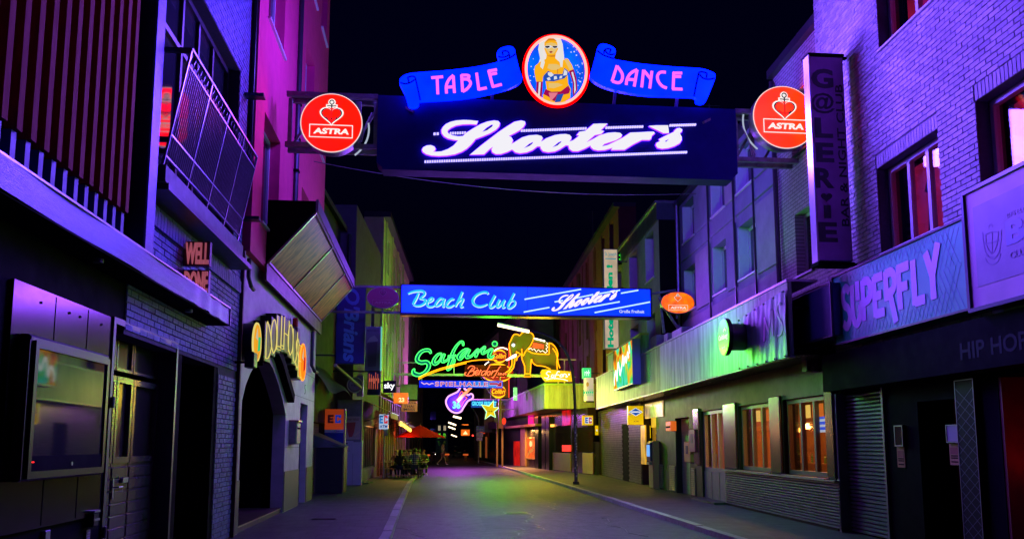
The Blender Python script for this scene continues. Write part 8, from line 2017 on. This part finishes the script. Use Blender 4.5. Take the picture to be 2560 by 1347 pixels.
# parked car far down the road
def car(o, rz):
    t = bpy.data.objects.new('parked_car', None); COL.objects.link(t); t['label'] = 'dark car seen from behind at the far end of the street'; t['category'] = 'car'; t['_o'] = (0,0,0); t.location = o; t.rotation_euler = (0,0,rz)
    prof = [(-2.1,.35),(-2.15,.7),(-2.05,.95),(-1.75,1.02),(-1.45,1.42),(-.2,1.48),(.6,1.05),(1.8,.92),(2.1,.7),(2.1,.35)]
    b = MB(); secs = []
    for y, k in ((-.85,.0),(-.80,.5),(.80,.5),(.85,.0)):
        secs.append([(x*(1 if k else .97), y if z < 1.0 else y*.82, z) for x, z in prof])
    vs = [Vector((p[1], p[0], p[2])) for s_ in secs for p in s_]; n_ = len(prof)
    fs = [tuple(range(n_)), tuple(range(3*n_,4*n_))]
    for a in range(3):
        for i in range(n_): j = (i+1) % n_; fs.append((a*n_+i,a*n_+j,(a+1)*n_+j,(a+1)*n_+i))
    b.add(vs, fs); b.build('body', mat('car_paint', (.02,.02,.025), .2, .3, coat=.5), t)
    q = [(-.6,-1.80,1.06),(.6,-1.80,1.06),(.52,-1.50,1.38),(-.52,-1.50,1.38)]; MB().add([Vector(p)+Vector((0,-.03,.02)) for p in q], [(0,1,2,3)]).build('rear_window', GLASS, t)
    for s in (-1,1):
        MB().wbox((s*.62-.14,-2.17,.75),(s*.62+.14,-2.12,.9)).build('tail_light', mat('tail_red', (.5,.02,.02), .3), t)
        for y in (-1.35,1.35):
            fr = Frame((s*.80,y,.32),(0,1,0),(s,0,0)); w = MB().disc(fr,0,0,.32,.32,-.1,.06,20).build('wheel', MATS['tyre'], t); MB().disc(fr,0,0,.19,.19,.061,.07,14).build('rim', BSTEEL, w)
    MB().wbox((-.26,-2.18,.55),(.26,-2.15,.66)).build('number_plate', mat('plate_white', (.6,.6,.58), .5), t); MB().wbox((-.82,-2.16,.36),(.82,-2.08,.5)).build('bumper', mat('bumper_dark', (.03,.03,.03), .5), t)
    return t
g_ = Vector((3.9,112,-.09)); car(g_, 0)
# pale far house
FH = cross(150.0); a = FH.pix(1090, 1062); c = FH.pix(1120, 1110)
t = thing('far_pale_house', 'small pale house with two lit windows at the end of the street', 'building', (FH.pt(a[0],0)))
whs = []
for i in range(2):
    for j in range(3): whs.append((a[0]+.35+i*.95, a[0]+.85+i*.95, 1.2+j*1.35, 2.15+j*1.35))
w_ = MB(); wall_mesh(w_, FH, a[0], c[0], 0, a[1], -3, 0, whs); w_.build('wall', mat('far_pale', (.5,.47,.38), .8), t)
for k, h in enumerate(whs): win(t, FH, *h, -.1, WFR, glow('far_lit', (1,.8,.5), .5) if k in (2,5) else GLASS, 1, .08, .05)
MB().box(FH, a[0]-.2, c[0]+.2, a[1], a[1]+.25, -3.2, .2).build('roof', ANTH, t)
t = thing('far_dark_block', 'dark tall block closing the street behind the neon', 'building', (2,175,0))
XF = cross(175.0); whs = [(x, x+1.3, z, z+1.8) for x in range(-12, 34, 4) for z in (3,6.5,10)]
w_ = MB(); wall_mesh(w_, XF, -16, 40, 0, 15, -8, 0, whs); w_.build('wall', mat('far_block', (.10,.09,.10), .9, 0, .3, .4), t)
for k, h in enumerate(whs): win(t, XF, *h, -.2, ANTH, glow('far_win_lit', (1,.6,.25), .25) if k % 11 == 3 else GLASS, 1, .1, .08)
MB().box(XF, -16.3, 40.3, 15, 15.5, -8, .3).build('roof_edge', ANTH, t)
# left far fronts
lf2 = thing('far_left_row', 'dark row house on the left beyond the terrace', 'building', LM.pt(45,0,0))
whs = [(u,u+1.1,v,v+1.8) for u in (38,42,46,50,54) for v in (4.5,7.5,10.3)]; w_ = MB(); wall_mesh(w_, LM, 36.1, 58, 0, 13, -1, -.1, whs); w_.build('wall', mat('far_left_wall', (.13,.11,.12), .8, 0, .3, 1), lf2)
for k, h in enumerate(whs): win(lf2, LM, *h, -.25, ANTH)
for i in range(6): MB().box(LM, 37+i*3.4, 39.2+i*3.4, .2, 2.6, -.09, -.04).build('shopfront', mat('far_left_glass', (.03,.02,.02), .15), lf2)
# dim wall behind the neon, right of centre (gable seen over the canopy)
t = thing('dim_gable_house', 'dim purplish gable wall behind the neon elephant', 'building', (6.0,72,0))
KGb = cross(74.0); pts = [KGb.pix(*p) for p in ((1210,1080),(1210,862),(1290,790),(1420,790),(1420,1080))]
MB().poly(KGb, [(u, max(v,0)) for u, v in pts], -2, 0).build('gable_wall', mat('gable_render', (.28,.20,.24), .8, 0, .3, .8), t)
p = KGb.pix(1240, 905); win(t, KGb, p[0], p[0]+1.2, p[1], p[1]+1.8, .04, ANTH)
# kiosk sign, traffic light, parking plates
KF = cross(105.0); a = KF.pix(1153, 1073); c = KF.pix(1174, 1088)
t = thing('orange_kiosk_sign', 'glowing orange sign on two posts far down the street', 'sign', KF.pt((a[0]+c[0])/2, 0)); MB().bevbox(KF, a[0], c[0], c[1], a[1], -.2, 0, .02).build('box', lens_glow('kiosk_orange', (1,.17,.01), 1.3, .3, 2), t); MB().poly(KF, [((a[0]+c[0])/2-.3,c[1]+.15),((a[0]+c[0])/2+.3,c[1]+.15),((a[0]+c[0])/2,a[1]-.15)], .001, .01).build('bright_mark', glow('kiosk_bright', (1,.7,.3), 2), t)
for x in (a[0]+.1, c[0]-.1): b = MB(); bar(b, KF.pt(x,0,-.1), KF.pt(x,c[1],-.1), .05); b.build('post', ANTH, t)
q = KF.pix(1163,1061); MB().box(KF, q[0]-.4, q[0]+.4, q[1]-.06, q[1]+.06, -.1, 0).build('upper_light', glow('kiosk_upper', (1,.2,.02), 1.5), t); b = MB(); bar(b, KF.pt(q[0],a[1],-.05), KF.pt(q[0],q[1],-.05), .03); b.build('upper_post', ANTH, t)
p = KF.pix(1182,1088); t = thing('traffic_light', 'small red traffic light far down the street', 'traffic light', KF.pt(p[0],0)); b = MB(); bar(b, KF.pt(p[0],0), KF.pt(p[0],p[1]-.5), .06); b.build('post', ANTH, t); MB().box(KF, p[0]-.16, p[0]+.16, p[1]-.6, p[1]+.22, -.2, 0).build('housing', BLACK, t); MB().disc(KF, p[0], p[1], .11, .11, .001, .03, 12).build('red_lens', glow('tl_red', (1,.03,.02), 6), t)
YP = cross(70.6); PKL = mat('plate_violet', (.12,.08,.5), .4); PKW = mat('plate_pink', (.7,.45,.65), .5)
t = thing('parking_plates', 'stacked violet and pink parking plates on the curved lamp pole', 'sign', YP.pt(YP.pix(1198,1090)[0], YP.pix(1198,1101)[1]))
for yt, yb, m, s_, tm, x0, x1 in ((1064,1079,PKL,' ',PKW,1190,1211),(1080,1091,PKW,'P',PKL,1191,1208),(1092,1101,PKW,' ',PKL,1191,1206)):
    a = YP.pix(x0,yt,.12); c = YP.pix(x1,yb,.12); MB().bevbox(YP, a[0], c[0], c[1], a[1], .10, .12, .005).build('plate', m, t); w_, h_ = c[0]-a[0], a[1]-c[1]; (MB().text(YP, s_, a[0]+w_*.35, a[0]+w_*.65, c[1]+h_*.2, c[1]+h_*.8, .1205, .125) if s_ != ' ' else scrawl(YP, a[0]+w_*.15, a[0]+w_*.85, c[1]+h_*.25, c[1]+h_*.6, .1205, .125, 4)).build('print', tm, t)
# a street tree at the far end
t = thing('street_tree', 'dark leafy tree at the far end of the street', 'tree', (5.5,125,0))
b = MB().tube([(5.5,125,0),(5.45,125,2.2),(5.6,125.1,4.0)], [.22,.17,.1], 8)
for k in range(5): an = k*1.3; b.tube([(5.5,125,2.4+.3*k),(5.5+1.4*math.cos(an),125+1.4*math.sin(an),4.0+.3*k)], [.08,.03], 5)
b.build('trunk', mat('bark', (.10,.07,.05), .9), t)
b = MB(); rng = random.Random(11)
for i in range(2600):
    cl_ = rng.randrange(9); an = cl_*.9; c_ = Vector((5.5+1.5*math.cos(an)*(cl_ > 0),125+1.5*math.sin(an)*(cl_ > 0),4.2+.35*(cl_ % 4)))
    p = c_+Vector((rng.gauss(0,.55),rng.gauss(0,.55),rng.gauss(0,.5))); d1 = Vector((rng.uniform(-1,1),rng.uniform(-1,1),rng.uniform(-1,1))).normalized()*.12; d2 = d1.orthogonal().normalized()*.07
    b.add([p-d1,p+d2,p+d1,p-d2], [(0,1,2,3)])
b.build('crown', mat('leaf', (.05,.08,.03), .7), t, kind='stuff')

# span wires over the street and roof aerials
WIREM = mat('span_wire', (.08,.08,.09), .5)
for i, (a, b_, sag, lab) in enumerate((((-3.4,23.5,9.6),(8.0,24.2,9.2),.35,'thin wire spanning the street between the two sign gantries'),((-2.9,36,8.4),(8.6,37,9.0),.4,'thin wire spanning the street behind the long blue light box'),((-2.6,43,9.6),(8.9,43.6,9.4),.5,'thin wire spanning the street above the green neon script'))):
    a, b_ = Vector(a), Vector(b_); o = MB().tube([a.lerp(b_, k/20)-Vector((0,0,sag*4*(k/20)*(1-k/20))) for k in range(21)], .012, 4).build('span_wire', WIREM); single(o, lab, 'wire', 'wires over the street')
for i, (x, y, z, lab) in enumerate(((8.6,24.5,10.7,'roof aerial on the grey panelled house'),(-4.0,30.5,12.2,'roof aerial on the dim narrow house'),(8.9,45,13.0,'roof aerial on the dark red brick house'))):
    t = thing('roof_aerial', lab, 'aerial', (x,y,z), 'roof aerials'); MB().tube([(x,y,z),(x,y,z+1.5)], .02, 6).build('mast', ANTH, t)
    for k in range(5): MB().tube([(x-.35+.04*k,y,z+1.45-.12*k),(x+.35-.04*k,y,z+1.45-.12*k)], .008, 4).build('rod', ANTH, t)

bpy.data.scenes.remove(SCR); bpy.data.scenes.remove(SCT)
